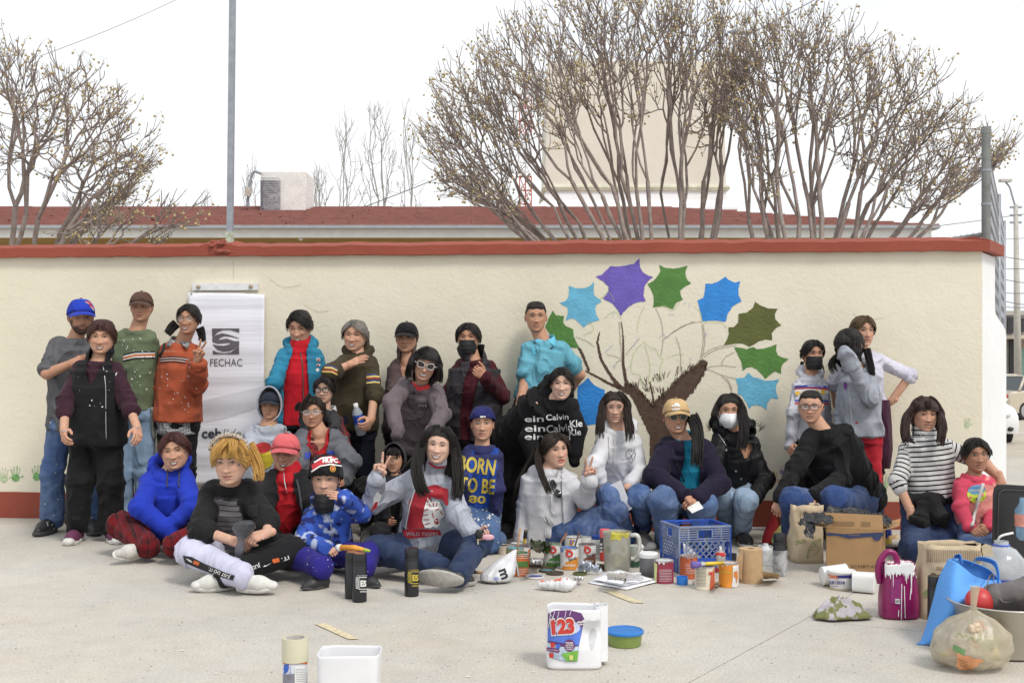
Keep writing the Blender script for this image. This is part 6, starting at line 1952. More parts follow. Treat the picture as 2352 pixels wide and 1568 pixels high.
for vv,c in((861,(.03,.05,.16)),(865,(.62,.46,.14)),(869,(.30,.05,.03)),(874.5,(.03,.05,.16)),(878.5,(.62,.46,.14)),(850,(.62,.46,.14))):
 if vv>855:lay_lines([[(842,vv+1),(860,vv-1),(884,vv+1)]],3.2,p.top,ink(c,'sleeve_band'),off=.004,jump=.1)
for k,c in((0,(.03,.05,.16)),(4,(.62,.46,.14)),(9,(.30,.05,.03)),(13,(.62,.46,.14))):lay_lines([[(748-k*.6,840+k),(762,841+k),(775,847+k)]],3.2,p.top,ink(c,'sleeve_band'),off=.004,jump=.1)
OLIVE=p
p=person('woman in plain black cap and brown zip jacket behind the sunglasses woman',8.5,(934,742,812),((903,836),(972,838)),(930,985),[(893,905),(902,975),(904,1000),None],[(975,910,.05),(970,975,.05),(968,1000),None],**stand(930,22,1085,1180),yaw=-6,skin='tan',fw=1.08,smile=.4,tw=(.15,.15,.15),top=T(srgb(84,68,68),CL,r=(.074,.064,.055),hem=-.06,open=[(.74,0,0),(.95,-.03,.03),(1.1,-.05,.05),(1.4,-.05,.05)],collar=1.18),bottom=Bt((.02,.012,.014)),facekw=dict(mouth='smirk',eyes=.6),shoes=SHB)
hair(p,HBK,[],zf=.06,zs=-.03,zb=-.06,th=.010);c=cap(p.H,p.root,cloth('cap_cloth',500,.2),L=.062,pitch=16,zf=.046);[set_dye(q,(.014,.014,.016))for q in(c,*c.children)]
p=person('woman with black bob and big sunglasses leaning forward in mauve-grey puff-sleeve sweatshirt',8.05,(977,799,876,-.22),((915,874,-.1),(1016,898,-.12)),(955,1008,.12),[(889,925),(914,1000),(930,1030),None],[(1026,950),(994,990),(980,1015),None],**stand(955,26,1110,1200,.15),yaw=6,pitch=4,roll=15,skin='med',smile=1,tw=(.15,.14,.155),top=T(srgb(110,99,103),CL,r=(.078,.066,.05),hem=-.06,fold=1.2),bottom=Bt(BLK),facekw=dict(mouth='smile_big',eyes=.8),shoes=SHB)
hair(p,HBK,[([(957,815,-.3),(944,835,-.3),(938,855,-.28),(942,872,-.27)],.022,40,.009),([(1000,822,-.3),(1009,842,-.28),(1011,862,-.27),(1008,884,-.26)],.020,40,.009),([(985,800,-.34),(970,806,-.36),(955,818,-.34)],.015,16,.008)],crown=1,zf=.058,zt=.02,zs=-.05,zb=-.09,th=.026,bang=.012,ext=lambda ph:.0 if abs(ph)<1.25 else .055,puff=.002)
glasses(p.H,p.body,M((.42,.38,.37),.35,.05),M((.02,.012,.012),.1,.02),'cat',.0040,.026,.021,'large grey sunglasses')
lay_poly([[(943,875),(960,898),(985,893),(997,872),(985,882),(965,888)]],p.top,M((.55,.03,.035),.8,.05),p.top);lay_text('oh la la',971,930,5,p.top,WI,width=19,shear=.3,rot=6)
p=person('woman in black face mask and quilted grey vest giving a thumbs up',8.4,(1076,741,812),((1048,836),(1132,840)),(1088,998),[(1025,905,.04),(1040,960,0),(1046,985),None],[(1160,908,-.06),(1114,868,-.3),(1098,854,-.32),'thumb',(0,1,0)],**stand(1088,30,1090,1185),yaw=-7,skin='tan',fw=1.12,tw=(.17,.175,.165),td=(.15,.16,.15),top=T(srgb(70,22,32),CL,r=(.082,.076,.055),hem=-.05),bottom=Bt(BLK),facekw=dict(mouth=None,eyes=.35),shoes=SHB)
v=garment_top(p,T(srgb(52,48,52),cloth('quilted_nylon',60,.5,rough=.6),sleeve=0,ease=.036,shk=1.25,hem=-.06,open=[(-.3,-.09,-.02),(.4,-.10,-.015),(.8,-.085,.02),(1.0,-.05,.04),(1.4,-.05,.05)],collar=1.25),p.root,name='vest')
hair(p,HBK,[([(1058,752,-.09),(1052,760,-.1),(1053,768,-.09)],.008,9,.006)],zf=.064,zt=.03,zs=.0,zb=-.05,th=.015);locks_over(p,HBK,36,seed=8)
face_mask(p.H,p.root,M((.012,.012,.014),.75,.06),loops=(.02,.02,.02))
p=person('tall young man in sky blue polo shirt standing before the mural',8.5,(1231,693,765),((1198,797),(1304,791)),(1226,935),[(1195,886),(1190,942),(1192,975),'relax',(.6,.6,0)],[(1341,860,.05),(1304,905,.2),(1285,912),None],**stand(1224,22,1065,1185),yaw=2,skin='tan',fw=1.02,tw=(.14,.135,.155),top=T(srgb(106,172,192),cloth('pique',500,.3),sleeve=.68,r=(.075,.078,.05),hem=.10,fold=.8),bottom=Bt(srgb(70,72,76),DEN),facekw=dict(mouth='smirk',eyes=.9),shoes=SHB)
hair(p,HBK,[],zf=.066,zt=.052,zs=.02,zb=-.03,th=.009,top=1.1,puff=.004)
collar_flaps(p,M(srgb(100,182,208),.85,.05),drop=.075);lay_lines([[(1224,793),(1228,815)]],7,p.top,M(srgb(84,166,192),.85,.05),off=.003);lay_poly([ellipse(1229,793,1.4,1.4,10)],p.top,WI,off=.006);lay_poly([[(1261,803),(1264,798),(1269,797),(1268,803),(1265,801)]],p.top,KI);lay_poly([[(1219,776),(1229,776),(1232,788),(1226,788)]],p.top,ink((.02,.025,.05),'navy_undershirt'),off=.002)
p=person('woman in black slogan hoodie bending forward in front of the polo man',8.0,(1290,842,919,-.15),((1232,922,-.05),(1322,924,-.1)),(1195,1022,.28),[(1203,1008,-.08),(1238,1075,-.15),(1250,1095),None],[(1337,985,-.1),(1318,1055,-.1),(1310,1085),None],**stand(1195,28,1120,1205,.2),yaw=-3,pitch=3,roll=1,skin='fair',smile=1,tw=(.175,.165,.165),td=(.15,.14,.14),top=T(BLK,FLC,r=(.082,.070,.058),hem=-.04,hood=1.05),bottom=Bt(BLK,CL,(.1,.08,.065)),facekw=dict(mouth='smile',eyes=.6,makeup=1,lip=(.5,.16,.15)),shoes=SHB)
hair(p,HBK,[],zf=.066,zt=.042,zs=.015,zb=-.05,th=.012,part=.0);locks_over(p,HBK,40,seed=9)
for i,(s,u,v,h,w,r)in enumerate((('ein',1235,979,15,46,-2),('Calvin',1291,978,17,60,-14),('Kle',1329,968,16,28,-12),('ein',1233,998,14,44,-2),('Calvin',1287,1000,16,58,-10),('Kle',1327,988,14,26,-12),('ein',1233,957,14,44,-4),('Calvin',1286,953,13,52,-6))):lay_text(s,u-6,v+4,h,p.top,WI,width=w,rot=r*.4,bold=.012,jump=.12)
p=person('girl in black face mask and striped white jumper watching from the right',8.2,(1866,779,849),((1830,879),(1894,877)),(1855,998),[(1813,950),(1814,1024),(1818,1045),'relax',(.6,.5,0)],[(1903,950,.02),(1902,1020,.0),(1901,1045),'relax',(-.6,.5,0)],**stand(1850,17,1085,1182),yaw=8,skin='tan',S=.86,tw=(.125,.115,.125),td=(.10,.095,.10),top=T(srgb(196,196,204),cloth('marl_cloth',300,.3,heather=.35),r=(.060,.052,.044),hem=-.06,hood=.75),bottom=Bt(BLK,CL,(.07,.056,.05)),facekw=dict(mouth=None,eyes=1.0,look=.004),shoes=SHB)
hair(p,HBK,[([(1843,830,.05),(1840,850,.05),(1842,866,.04)],.010,14,.006),([(1886,838,.05),(1890,855,.04),(1888,866,.03)],.008,10,.006)],zf=.066,zt=.04,zs=.01,zb=-.05,th=.012);locks_over(p,HBK,30,seed=10)
face_mask(p.H,p.root,M((.012,.012,.014),.75,.06),loops=(.02,.02,.02))
for vv,c,w in((888,(.04,.06,.32),5),(893,(.45,.04,.05),4.5),(899,(.62,.62,.64),9),(920,(.04,.06,.32),4),(926,(.45,.04,.05),4)):lay_lines([[(1826,vv),(1860,vv-2),(1903,vv+1)]],w,p.top,ink(c,'jumper_band'),off=.004)
lay_poly([ellipse(1832,903,5,5),ellipse(1846,903,5,5),ellipse(1890,900,5,6),ellipse(1876,901,5,5)],p.top,ink((.62,.38,.03),'yellow_band_print'),off=.006)
p=person('woman in white long-sleeved top standing hand on hip behind the grey hoodie girl',8.22,(1981,724,798),((1922,826),(2022,811)),(1985,950),[(1904,880,.03),(1922,930,.05),(1930,945),None],[(2101,862,.02),(2047,921,.02),(2022,932,.04),'fist',(-.2,.9,-.3)],**stand(1985,24,1075,1188),yaw=8,skin='med',tw=(.145,.13,.145),top=T(srgb(206,204,218),CL,r=(.060,.054,.046),sleeve=1.06,hem=.0),bottom=Bt((.03,.012,.025)),facekw=NE,shoes=SHB)
hair(p,(.075,.045,.022),[],zf=.066,zt=.04,zs=.015,zb=-.05,th=.012);locks_over(p,(.09,.055,.03),40,seed=12)
mb=MB();mb.loft([[P(a+du,v,p.Y-.12+dd)for a,dd in((2006,0),(2020,-.03),(2040,-.02),(2049,.05),(2040,.12),(2010,.1))]for v,du in((918,-6),(940,-3),(980,0),(1030,2),(1076,-4))]);q=mb.build('tied_jacket',CL,p.root,smooth=True);set_dye(q,srgb(62,26,48))
p=person('girl in grey zip hoodie and red joggers hiding her face behind a raised sleeve',7.98,(1951,754,838),((1936,872),(2008,860)),(1978,998),[(1924,945,.05),(1930,1010,0),(1932,1030),None],[(1998,916,-.14),(1942,812,-.2),(1930,788),None],**stand(1984,17,1095,1195),yaw=-55,pitch=18,skin='med',S=.9,tw=(.135,.13,.135),td=(.11,.11,.11),top=T(srgb(158,162,172),HEA,r=(.068,.062,.056),hem=-.02,hood=.85,cuff=(.08,.058)),bottom=Bt((.46,.020,.035),FLC,(.085,.072,.068)),facekw=None,shoes=SHB)
hair(p,HBK,[([(1918,790,-.1),(1912,830,-.12),(1922,860,-.14)],.026,36,.009),([(1990,800,-.04),(2000,840,-.05),(2004,866,-.06)],.020,30,.009),([(1960,770,-.16),(1966,810,-.17),(1972,850,-.15)],.03,36,.009)],crown=1,zf=.05,zt=.0,zs=-.05,zb=-.09,th=.014,ext=lambda ph:.09 if abs(ph)>.9 else .03)
lay_poly([ellipse(1942,886,3.5,9,14)],p.top,ink((.14,.03,.22),'purple_print'),off=.004);zip_line(p,[(1950,890),(1953,930),(1958,985)],p.top,.0035)
for i,ch in enumerate('hampion'):lay_text(ch,1974+i*.8,1016+i*8.5,8,p.bottom,WI,rot=90,bold=.02)
lay_text('C',1973,1001,11,p.bottom,WI,rot=80,bold=.04)
# --- middle row
p=person('young man with pale grey hood up over a dark cap crouching by the banner',7.95,(621,898,964),((578,988),(652,985)),(612,1130,.1),[(552,1062),(575,1120,-.2),(590,1135),None],[(668,1062,.0),(660,1118,-.2),(650,1130),None],la=[(588,1150,-.35),(588,1215,-.1)],lb=[(640,1150,-.35),(640,1215,-.1)],yaw=2,skin='tan',fw=1.0,tw=(.16,.16,.165),top=T(srgb(176,180,190),HEA,r=(.075,.065,.055),hem=-.02),bottom=Bt(DKJ,DEN),facekw=dict(mouth='neutral',eyes=.65),shoes=None)
hair(p,HBK,[],zf=.062,th=.006);c=cap(p.H,p.root,cloth('cap_cloth',500,.2),L=.058,pitch=14,th=.013,zf=.046);[set_dye(q,srgb(46,50,62))for q in(c,*c.children)]
lay_poly([ellipse(619,891,10,4.5)],c,WI,c);lay_poly([ellipse(619,891,7.5,3)],c,KI,c,off=.005)
h_=hood_up(p.H,p.root,HEA,.106,.150,.055,.135,.012);set_dye(h_,srgb(178,182,192))
lay_poly([jag(ellipse(604,1052,24,26,20),3,1.5,5)],p.top,ink((.60,.48,.03),'yellow_print'));lay_poly([ellipse(603,1028,20,13,18,-10)],p.top,ink((.45,.03,.03),'red_print'),off=.005);lay_poly([[(582,1030),(588,1045),(590,1075),(583,1070),(578,1045)]],p.top,ink((.05,.22,.45),'blue_print'),off=.006)
lay_poly([[(608,967),(636,966),(632,976),(620,980)]],p.top,M((.62,.36,.02),.8,.05),off=.003)
p=person('woman in clear glasses and marled grey hooded jacket over a red top',7.75,(718,909,983),((690,994),(778,998)),(736,1125,.1),[(672,1070),(700,1120,-.2),(715,1130),None],[(816,1060),(790,1098,-.2),(776,1112),'relax'],la=[(700,1165,-.3),(690,1215,0),(0,-1,0)],lb=[(836,1120,-.1),(842,1190,-.05),(.2,-1,0)],yaw=4,pitch=2,roll=-2,skin='tan',fw=1.1,tw=(.18,.18,.17),td=(.15,.16,.15),top=T((.46,.02,.025),CL,sleeve=.4,r=(.06,.05,.05),hem=0,open=[(.84,0,0),(.95,-.05,.05),(1.4,-.06,.06)]),bottom=Bt(BLK),facekw=NE,shoes=SHG)
j=garment_top(p,T(zone(srgb(102,104,110),hood=(.04,.04,.045)),cloth('marl_fleece',300,.35,heather=.45),ease=.034,r=(.086,.078,.062),hem=-.02,hood=1.15,open=[(.15,0,0),(.35,-.03,.03),(.7,-.055,.055),(.95,-.075,.075),(1.4,-.07,.07)]),p.root,name='jacket')
hair(p,HDK,[([(690,925,.0),(682,935,.02),(684,945,.02)],.012,16,.007),([(712,905,-.1),(700,922,-.09),(694,945,-.08)],.010,18,.006)],zf=.066,zt=.03,zs=.0,zb=-.06,th=.014,part=.012);locks_over(p,HDK,44,seed=14,part=.3)
glasses(p.H,p.body,M((.55,.54,.52),.3,.05,metal=.7),shape='rect',r=.0020,w=.025,h=.016)
lay_text('MR',712,1046,16,j,ink((.04,.07,.42),'blue_flock'),width=24,bold=.05,rot=-4);lay_text('MPP',752,1042,14,j,ink((.04,.07,.42),'blue_flock'),width=34,bold=.05,rot=2)
p=person('child in dark glasses and red plaid shirt peeking over the grey jacket woman',7.95,(745,863,928),((716,962),(778,958)),(750,1050),[(712,1000),(716,1045),(718,1060),None],[(795,1005),(800,1050),(798,1065),None],**stand(752,14,1115,1195),yaw=-4,skin='light',S=.72,tw=(.115,.115,.115),td=(.095,.1,.095),top=T((.20,.02,.025),cloth('plaid_flannel',300,.3,plaid=(.05,(.02,.018,.03),(.4,.25,.1))),r=(.056,.05,.042),hem=-.05),bottom=Bt(BLK,CL,(.06,.05,.045)),facekw=dict(mouth='neutral',eyes=1.0),shoes=SHB)
hair(p,HBK,[([(736,868,-.09),(748,875,-.1),(752,884,-.1)],.010,14,.004),([(765,868,-.02),(770,872,-.02),(768,880,-.03)],.007,10,.005)],zf=.066,zt=.034,zs=.005,zb=-.05,th=.014,puff=.005);locks_over(p,HBK,36,seed=15,r=.005)
glasses(p.H,p.body,BLACKP,shape='round',r=.0026,w=.025,h=.020)
collar_flaps(p,M((.5,.5,.5),.85,.05),drop=.06)
p=person('smiling woman in pink cap, red half-zip top and black jacket seated on the ground',7.3,(656,998,1083),((620,1094),(708,1098)),(664,1218,.1),[(592,1165),(620,1225,-.1),(640,1238),None],[(730,1165),(705,1228,-.1),(690,1240),None],la=[(598,1240,-.3),(665,1262,-.35)],lb=[(728,1238,-.3),(668,1262,-.4)],yaw=2,pitch=2,roll=2,skin='med',fw=1.12,smile=1,tw=(.20,.20,.185),td=(.165,.18,.17),top=T((.50,.015,.025),CL,r=(.06,.05,.05),sleeve=.4,hem=.05,collar=1.1,fold=.7),bottom=Bt(BLK,CL,(.1,.085,.07)),facekw=dict(mouth='smile',eyes=.4,lip=(.4,.06,.06)))
j=garment_top(p,T((.012,.012,.013),FLC,ease=.034,r=(.09,.08,.06),hem=-.05,open=[(.02,0,0),(.25,-.06,.06),(.5,-.135,.12),(.85,-.12,.115),(1.0,-.06,.06),(1.4,-.06,.06)]),p.root,name='jacket')
hair(p,HDK,[],zf=.06,zs=-.02,zb=-.06,th=.011);c=cap(p.H,p.root,cloth('cap_cloth',500,.2),L=.066,pitch=15,zf=.048);[set_dye(q,srgb(216,104,108))for q in(c,*c.children)]
zip_line(p,[(652,1085),(654,1108),(660,1132)],p.top,.003);tubes_on(p,[p.top,j],[[(676,1086),(686,1120),(692,1160),(696,1180)]],.007,M((.04,.04,.05),.6,.1),'bag_strap',p.top)
p=person('small boy in dark hood half hidden behind the waving woman in the tiger sweatshirt',7.55,(906,1022,1086),((884,1098),(934,1100)),(905,1190,.05),[(872,1142),(886,1195,-.12),(906,1204),'relax'],[(942,1150),(930,1200),(925,1210),None],la=[(868,1225,-.25),(884,1240,-.4),(-.6,-.7,0)],lb=[(935,1225,-.25),(930,1240,-.4)],yaw=-5,skin='tan',S=.62,tw=(.11,.115,.11),td=(.1,.1,.1),top=T((.020,.018,.020),FLC,r=(.055,.05,.045),hem=-.05),bottom=Bt((.016,.016,.018),CL,(.065,.055,.05)),facekw=dict(mouth='smirk',eyes=.9),shoes=dict(upper=LEA,sole=RUB,L=.2))
hair(p,HBK,[([(900,1030,-.1),(896,1040,-.11),(893,1048,-.105)],.012,16,.005),([(910,1030,-.1),(913,1042,-.11),(915,1052,-.1)],.012,16,.005)],zf=.045,th=.012);h_=hood_up(p.H,p.root,FLC,.108,.142,.045,.14,.004);set_dye(h_,srgb(66,62,68))
p=person('boy in backward navy cap and blue slogan raglan shirt kneeling in splattered jeans',7.7,(1108,935,1014),((1068,1030),(1146,1038)),(1102,1160,.05),[(1056,1105),(1066,1165,0),(1070,1185),None],[(1153,1124),(1134,1188,-.05),(1130,1224),'relax',(-.6,.6,0)],la=[(1086,1248,-.25),(1080,1255,.15)],lb=[(1126,1248,-.25),(1140,1240,.12)],yaw=0,pitch=-3,skin='med',S=.9,tw=(.135,.125,.135),td=(.105,.10,.105),top=T(zone(srgb(38,74,158),srgb(50,52,96),fn=lambda c,V,L:np.where(((L['t']>.93)|(np.abs(L['x'])>.118-.05*np.clip((L['t']-.6)/.4,0,1)))[:,None]&(L['kind']=='torso')[:,None]&(L['t']>.6)[:,None],np.array(srgb(50,52,96)),c)),CL,r=(.062,.052,.044),hem=-.06),bottom=Bt(srgb(78,104,146),DEN,(.085,.07,.06)),facekw=NE,shoes=SHB)
hair(p,HBK,[],zf=.058,zs=.0,zb=-.05,th=.008);c=cap(p.H,p.root,cloth('cap_cloth',500,.2),back=True,th=.017,zf=.052);[set_dye(q,srgb(38,42,98))for q in(c,*c.children)]
lay_poly([[(1103,955),(1115,955),(1115,962),(1103,962)]],c,WI,c);lay_poly([[(1104,956),(1108,956),(1106,961),(1104,961)]],c,ink((.02,.04,.2),'navy_thread'),c,off=.005);lay_poly([[(1110,956),(1114,956),(1114,961),(1112,961)]],c,RI,c,off=.005)
lay_text('BORN',1096,1068,34,p.top,YI,width=84,bold=.03,rot=8,jump=.1);lay_text('TO BE',1096,1114,32,p.top,YI,width=82,bold=.03,rot=5,jump=.1);lay_text('80',1096,1146,16,p.top,YI,width=40,bold=.03,rot=4)
flecks(p,p.bottom,1070,1150,1165,1255,50,21,s=(.8,3));lay_poly([ellipse(1099,970,2,2,8)],p.body,WI)
p=person('woman with long dark hair squatting in white heart-print hoodie, paper in hand',7.95,(1412,900,974),((1380,1000),(1462,1006)),(1425,1135,.12),[(1355,1070),(1381,1106,-.2),(1394,1138,-.24),'relax',(-.3,.7,0)],[(1482,1088,-.12),(1440,1120,-.3),(1420,1132),None],la=[(1402,1140,-.38),(1412,1208,-.05),(-.1,-1,0)],lb=[(1470,1142,-.42),(1475,1205,-.15),(.05,-1,0)],yaw=-2,skin='light',fw=1.02,tw=(.165,.16,.165),td=(.13,.13,.13),top=T((.70,.70,.73),FLC,r=(.080,.070,.060),sleeve=1.75,hem=.02,hood=1.1),bottom=Bt(srgb(74,100,148),DEN,(.1,.08,.062)),facekw=dict(mouth='neutral',eyes=.7),shoes=SHG)
hair(p,HDK,[([(1388,918,-.06),(1382,945,-.12),(1379,975,-.2),(1376,1012,-.24)],.030,60,.008),([(1436,920,-.06),(1441,950,-.1),(1446,985,-.18),(1448,1018,-.22)],.030,60,.008),([(1420,902,-.12),(1432,915,-.12),(1440,940,-.1)],.009,14,.006)],crown=1,zf=.062,zt=.02,zs=-.04,zb=-.09,th=.016,ext=lambda ph:.12 if abs(ph)>1.5 else 0)
lay_lines([[(1399,1000),(1399,1048)],[(1413,1003),(1412,1090)]],2.6,p.top,M((.66,.65,.62),.8,.05),off=.010,name='drawstring')
hl=[[(1438,1045),(1443,1055),(1450,1063),(1457,1054),(1460,1042),(1456,1034),(1450,1036),(1444,1033),(1438,1038),(1438,1045)],[(1445,1034),(1444,1029)],[(1450,1035),(1450,1029)],[(1456,1034),(1457,1030)],[(1443,1038),(1450,1045),(1447,1055)],[(1456,1038),(1451,1046),(1453,1056)],[(1436,1054),(1446,1050)]]
lay_lines(hl,1.1,p.top,KI,off=.004);lay_text('YOU',1430,1055,4,p.top,KI,width=9)
WH21=p
p=person('woman in tan cap, round sunglasses and navy cardigan squatting with hands clasped',7.75,(1553,918,997),((1516,1020),(1630,1024)),(1572,1150,.12),[(1493,1094),(1572,1136,-.36),(1596,1154,-.42),'grip',(0,.3,-.8)],[(1662,1108),(1604,1143,-.36),(1580,1156,-.43),'grip',(0,.5,-.6)],la=[(1523,1150,-.36),(1532,1235,-.1)],lb=[(1612,1160,-.3),(1614,1235,-.05)],yaw=2,skin='tan',fw=1.1,smile=.7,tw=(.19,.19,.185),td=(.16,.165,.16),top=T(srgb(24,120,150),CL,sleeve=.4,r=(.07,.06,.05),hem=0),bottom=Bt(srgb(80,104,146),DEN,(.11,.095,.08)),facekw=dict(mouth='smile',eyes=.5))
j=garment_top(p,T(srgb(32,26,48),KNIT,ease=.034,r=(.095,.086,.062),hem=-.22,hemw=1.06,open=[(-.4,-.02,.09),(.2,-.05,.07),(.6,-.075,.06),(1.0,-.05,.05),(1.4,-.05,.05)]),p.root,name='cardigan')
hair(p,HBK,[([(1588,955,-.05),(1600,985,-.14),(1602,1030,-.26),(1598,1080,-.32)],.036,80,.008)],zf=.06,zs=-.03,zb=-.06,th=.010);c=cap(p.H,p.root,cloth('cap_cloth',500,.2),L=.058,pitch=14,zf=.050,th=.018);[set_dye(q,srgb(202,170,122))for q in(c,*c.children)]
lay_poly([[(1542,933),(1546,929),(1549,934)],[(1546,934),(1552,925),(1556,934)],[(1551,934),(1558,926),(1563,934)]],c,WI,c);lay_text('adidas',1552,939,4.5,c,WI,c,width=18,bold=.04,rot=-4)
glasses(p.H,p.body,M((.50,.44,.36),.3,.05,metal=.7),M((.012,.016,.015),.08,.02),'round',.0022,.025,.022,'round dark sunglasses')
collar_flaps(p,M(srgb(28,128,158),.85,.05),drop=.08);tubes_on(p,[p.top,j],[[(1536,1006),(1546,1040),(1560,1075),(1572,1105)]],.004,KI,'lanyard',p.top);lay_text('Kau',1531,1046,4,p.top,KI,width=10,shear=.2)
p22=p
p=person('woman in white face mask and black hooded parka crouching in pale jeans',8.0,(1672,905,982),((1644,1000),(1728,1008)),(1692,1130,.12),[(1628,1085),(1650,1135,-.2),(1660,1145),None],[(1767,1102),(1733,1141,-.28),(1712,1150,-.34),'fist',(-.2,.5,-.7)],la=[(1655,1140,-.25),(1680,1215,.1)],lb=[(1712,1150,-.42),(1704,1208,-.2),(.1,-1,0)],yaw=0,skin='tan',fw=.96,tw=(.165,.155,.165),td=(.14,.14,.14),top=T((.012,.012,.014),SHELL,r=(.080,.072,.060),hem=-.06,hood=1.25,open=[(.72,0,0),(.95,-.05,.05),(1.1,-.055,.055),(1.4,-.06,.06)],fold=1.3),bottom=Bt(srgb(142,162,184),DEN,(.09,.078,.062)),facekw=dict(mouth=None,eyes=.8),shoes=dict(upper=LEA,sole=RUB,L=.24))
hair(p,HBK,[([(1646,925,-.05),(1640,950,-.08),(1640,968,-.07)],.018,36,.008),([(1697,925,-.06),(1706,960,-.12),(1708,1000,-.22),(1700,1040,-.26)],.034,76,.008)],crown=1,zf=.064,zt=.02,zs=-.04,zb=-.08,th=.018,part=-.01,ext=lambda ph:.06 if abs(ph)>1.6 else 0,puff=.005)
face_mask(p.H,p.root,M((.76,.77,.79),.7,.03),kn=True,loops=(.75,.75,.75))
zip_line(p,[(1629,984),(1650,996),(1661,1012),(1668,1024)],p.top,.003,M((.5,.5,.5),.3,.1,metal=.6),'zip_trim')
mb=MB();hb=Hair();rr=random.Random(4)
for i in range(120):
 a=rr.uniform(1.9,3.4)if i%2 else rr.uniform(-.4,1.1);c0=P(1690,990,p.Y+.04)+Vector((math.cos(a)*.17,.02,math.sin(a)*.05+.015));hb.lock([c0,c0+Vector((math.cos(a)*.025+rr.gauss(0,.012),rr.gauss(-.01,.012),.02+rr.gauss(0,.012)))],[.0022,.0004],3)
hb.build('fur_trim',(.20,.17,.14),p.root);lay_poly([ellipse(u,v,2.3,2.3,10)for u,v in((1668,1033),(1690,1081),(1702,1099),(1700,1127),(1722,1036))],p.top,M((.45,.42,.38),.3,.1,metal=.6),name='snap_buttons',off=.005)
p=person('man in black jumper and rectangular glasses crouching over the shopping bags',7.7,(1862,896,972),((1850,1000),(1936,992)),(1966,1150,.22),[(1815,1080),(1792,1144,-.25),(1779,1188,-.28),'grip',(.3,.8,0)],[(1943,1098,-.08),(1872,1138,-.34),(1848,1165,-.38),'relax',(0,.5,-.5)],la=[(1822,1150,-.4),(1820,1225,-.05)],lb=[(1914,1146,-.36),(1940,1225,0)],yaw=-18,pitch=2,skin='med',fw=1.1,tw=(.165,.16,.17),td=(.14,.14,.14),top=T(BLK,CL,r=(.082,.070,.056),hem=-.10),bottom=Bt(srgb(52,74,122),DEN,(.11,.085,.07)),facekw=NE)
hair(p,HBK,[],zf=.072,zt=.056,zs=.022,zb=-.03,th=.008,top=1.1,puff=.004)
glasses(p.H,p.body,M((.05,.05,.055),.3,.05),shape='rect',r=.0022,w=.027,h=.019)
lay_text('ANGELES',1893,1073,6,p.top,ink((.035,.035,.038),'tonal_print'),width=36,rot=-3)
def stripe_dye(V,bi,bt,L):return np.tile(np.array((.64,.63,.62)),(len(V),1))
p=person('woman with fringe kneeling in black and white striped rollneck, arm round the girl',7.45,(2122,912,994),((2074,1014),(2172,1012)),(2136,1152),[(2050,1106),(2093,1176,-.18),(2103,1232,-.22),'spread',(.1,.9,-.3),1.05],[(2272,1064,-.02),(2297,1098,-.1),(2304,1126,-.12),'relax',(-.2,.8,0)],la=[(2104,1262,-.1),(2096,1262,.3)],lb=[(2168,1258,-.05),(2176,1255,.32)],yaw=1,roll=2,skin='med',fw=1.06,smile=.2,tw=(.165,.155,.16),td=(.135,.135,.135),top=T(stripe_dye,cloth('striped_jersey',400,.25,stripe=(.030,.30),fold=.5),r=(.068,.060,.050),sleeve=(1.2,.86),hem=.02,collar=1.1,fold=.7),bottom=Bt(srgb(44,58,92),DEND,(.108,.098,.07)),facekw=dict(mouth='smirk',eyes=.45),shoes=SHB)
hair(p,(.030,.014,.010),[([(2092,935,-.06),(2082,965,-.12),(2080,1000,-.2),(2090,1022,-.22)],.030,60,.009),([(2152,935,-.06),(2162,965,-.12),(2164,1000,-.2),(2158,1026,-.22)],.026,60,.009),([(2100,922,-.12),(2108,930,-.135),(2106,940,-.13)],.012,18,.006),([(2130,920,-.13),(2132,932,-.14),(2134,942,-.135)],.016,26,.006)],crown=1,zf=.05,zt=.01,zs=-.05,zb=-.09,th=.020,bang=.008,ext=lambda ph:.12 if abs(ph)>1.3 else 0,puff=.004)
mb=MB();rr=random.Random(8)
mb.loft([[P(u,v+dv,p.Y+dd)for u,dv,dd in((2068,0,.1),(2076,2,-.12),(2110,5,-.18),(2150,3,-.18),(2190,-4,-.10),(2200,-8,.1))]+[P(u,v+dv+18,p.Y+dd)for u,dv,dd in((2200,-8,.12),(2190,-2,-.12),(2150,6,-.2),(2110,8,-.2),(2078,2,-.13),(2068,0,.12))]for v in(1140,)]+[],cap=False)
pr=[('cap',(A_(P(a[0],a[1],p.Y+a[2])),A_(P(b_[0],b_[1],p.Y+b_[2])),r0,r1),.02)for a,b_,r0,r1 in(((2080,1146,-.10),(2135,1150,-.17),.035,.045),((2135,1150,-.17),(2190,1143,-.08),.045,.032),((2125,1152,-.19),(2112,1195,-.24),.035,.05),((2112,1195,-.24),(2105,1222,-.22),.05,.03),((2140,1150,-.19),(2160,1185,-.25),.04,.05),((2160,1185,-.25),(2166,1210,-.24),.045,.02))]
V,Fc,bi,bt,nr=polygonize(pr,.011,.02);V=folds(V,bi,bt,nr,pr,2.0,3);mesh_from('tied_jacket',V,Fc,CL,p.root,dye=np.tile(np.array((.013,.013,.014)),(len(V),1)))
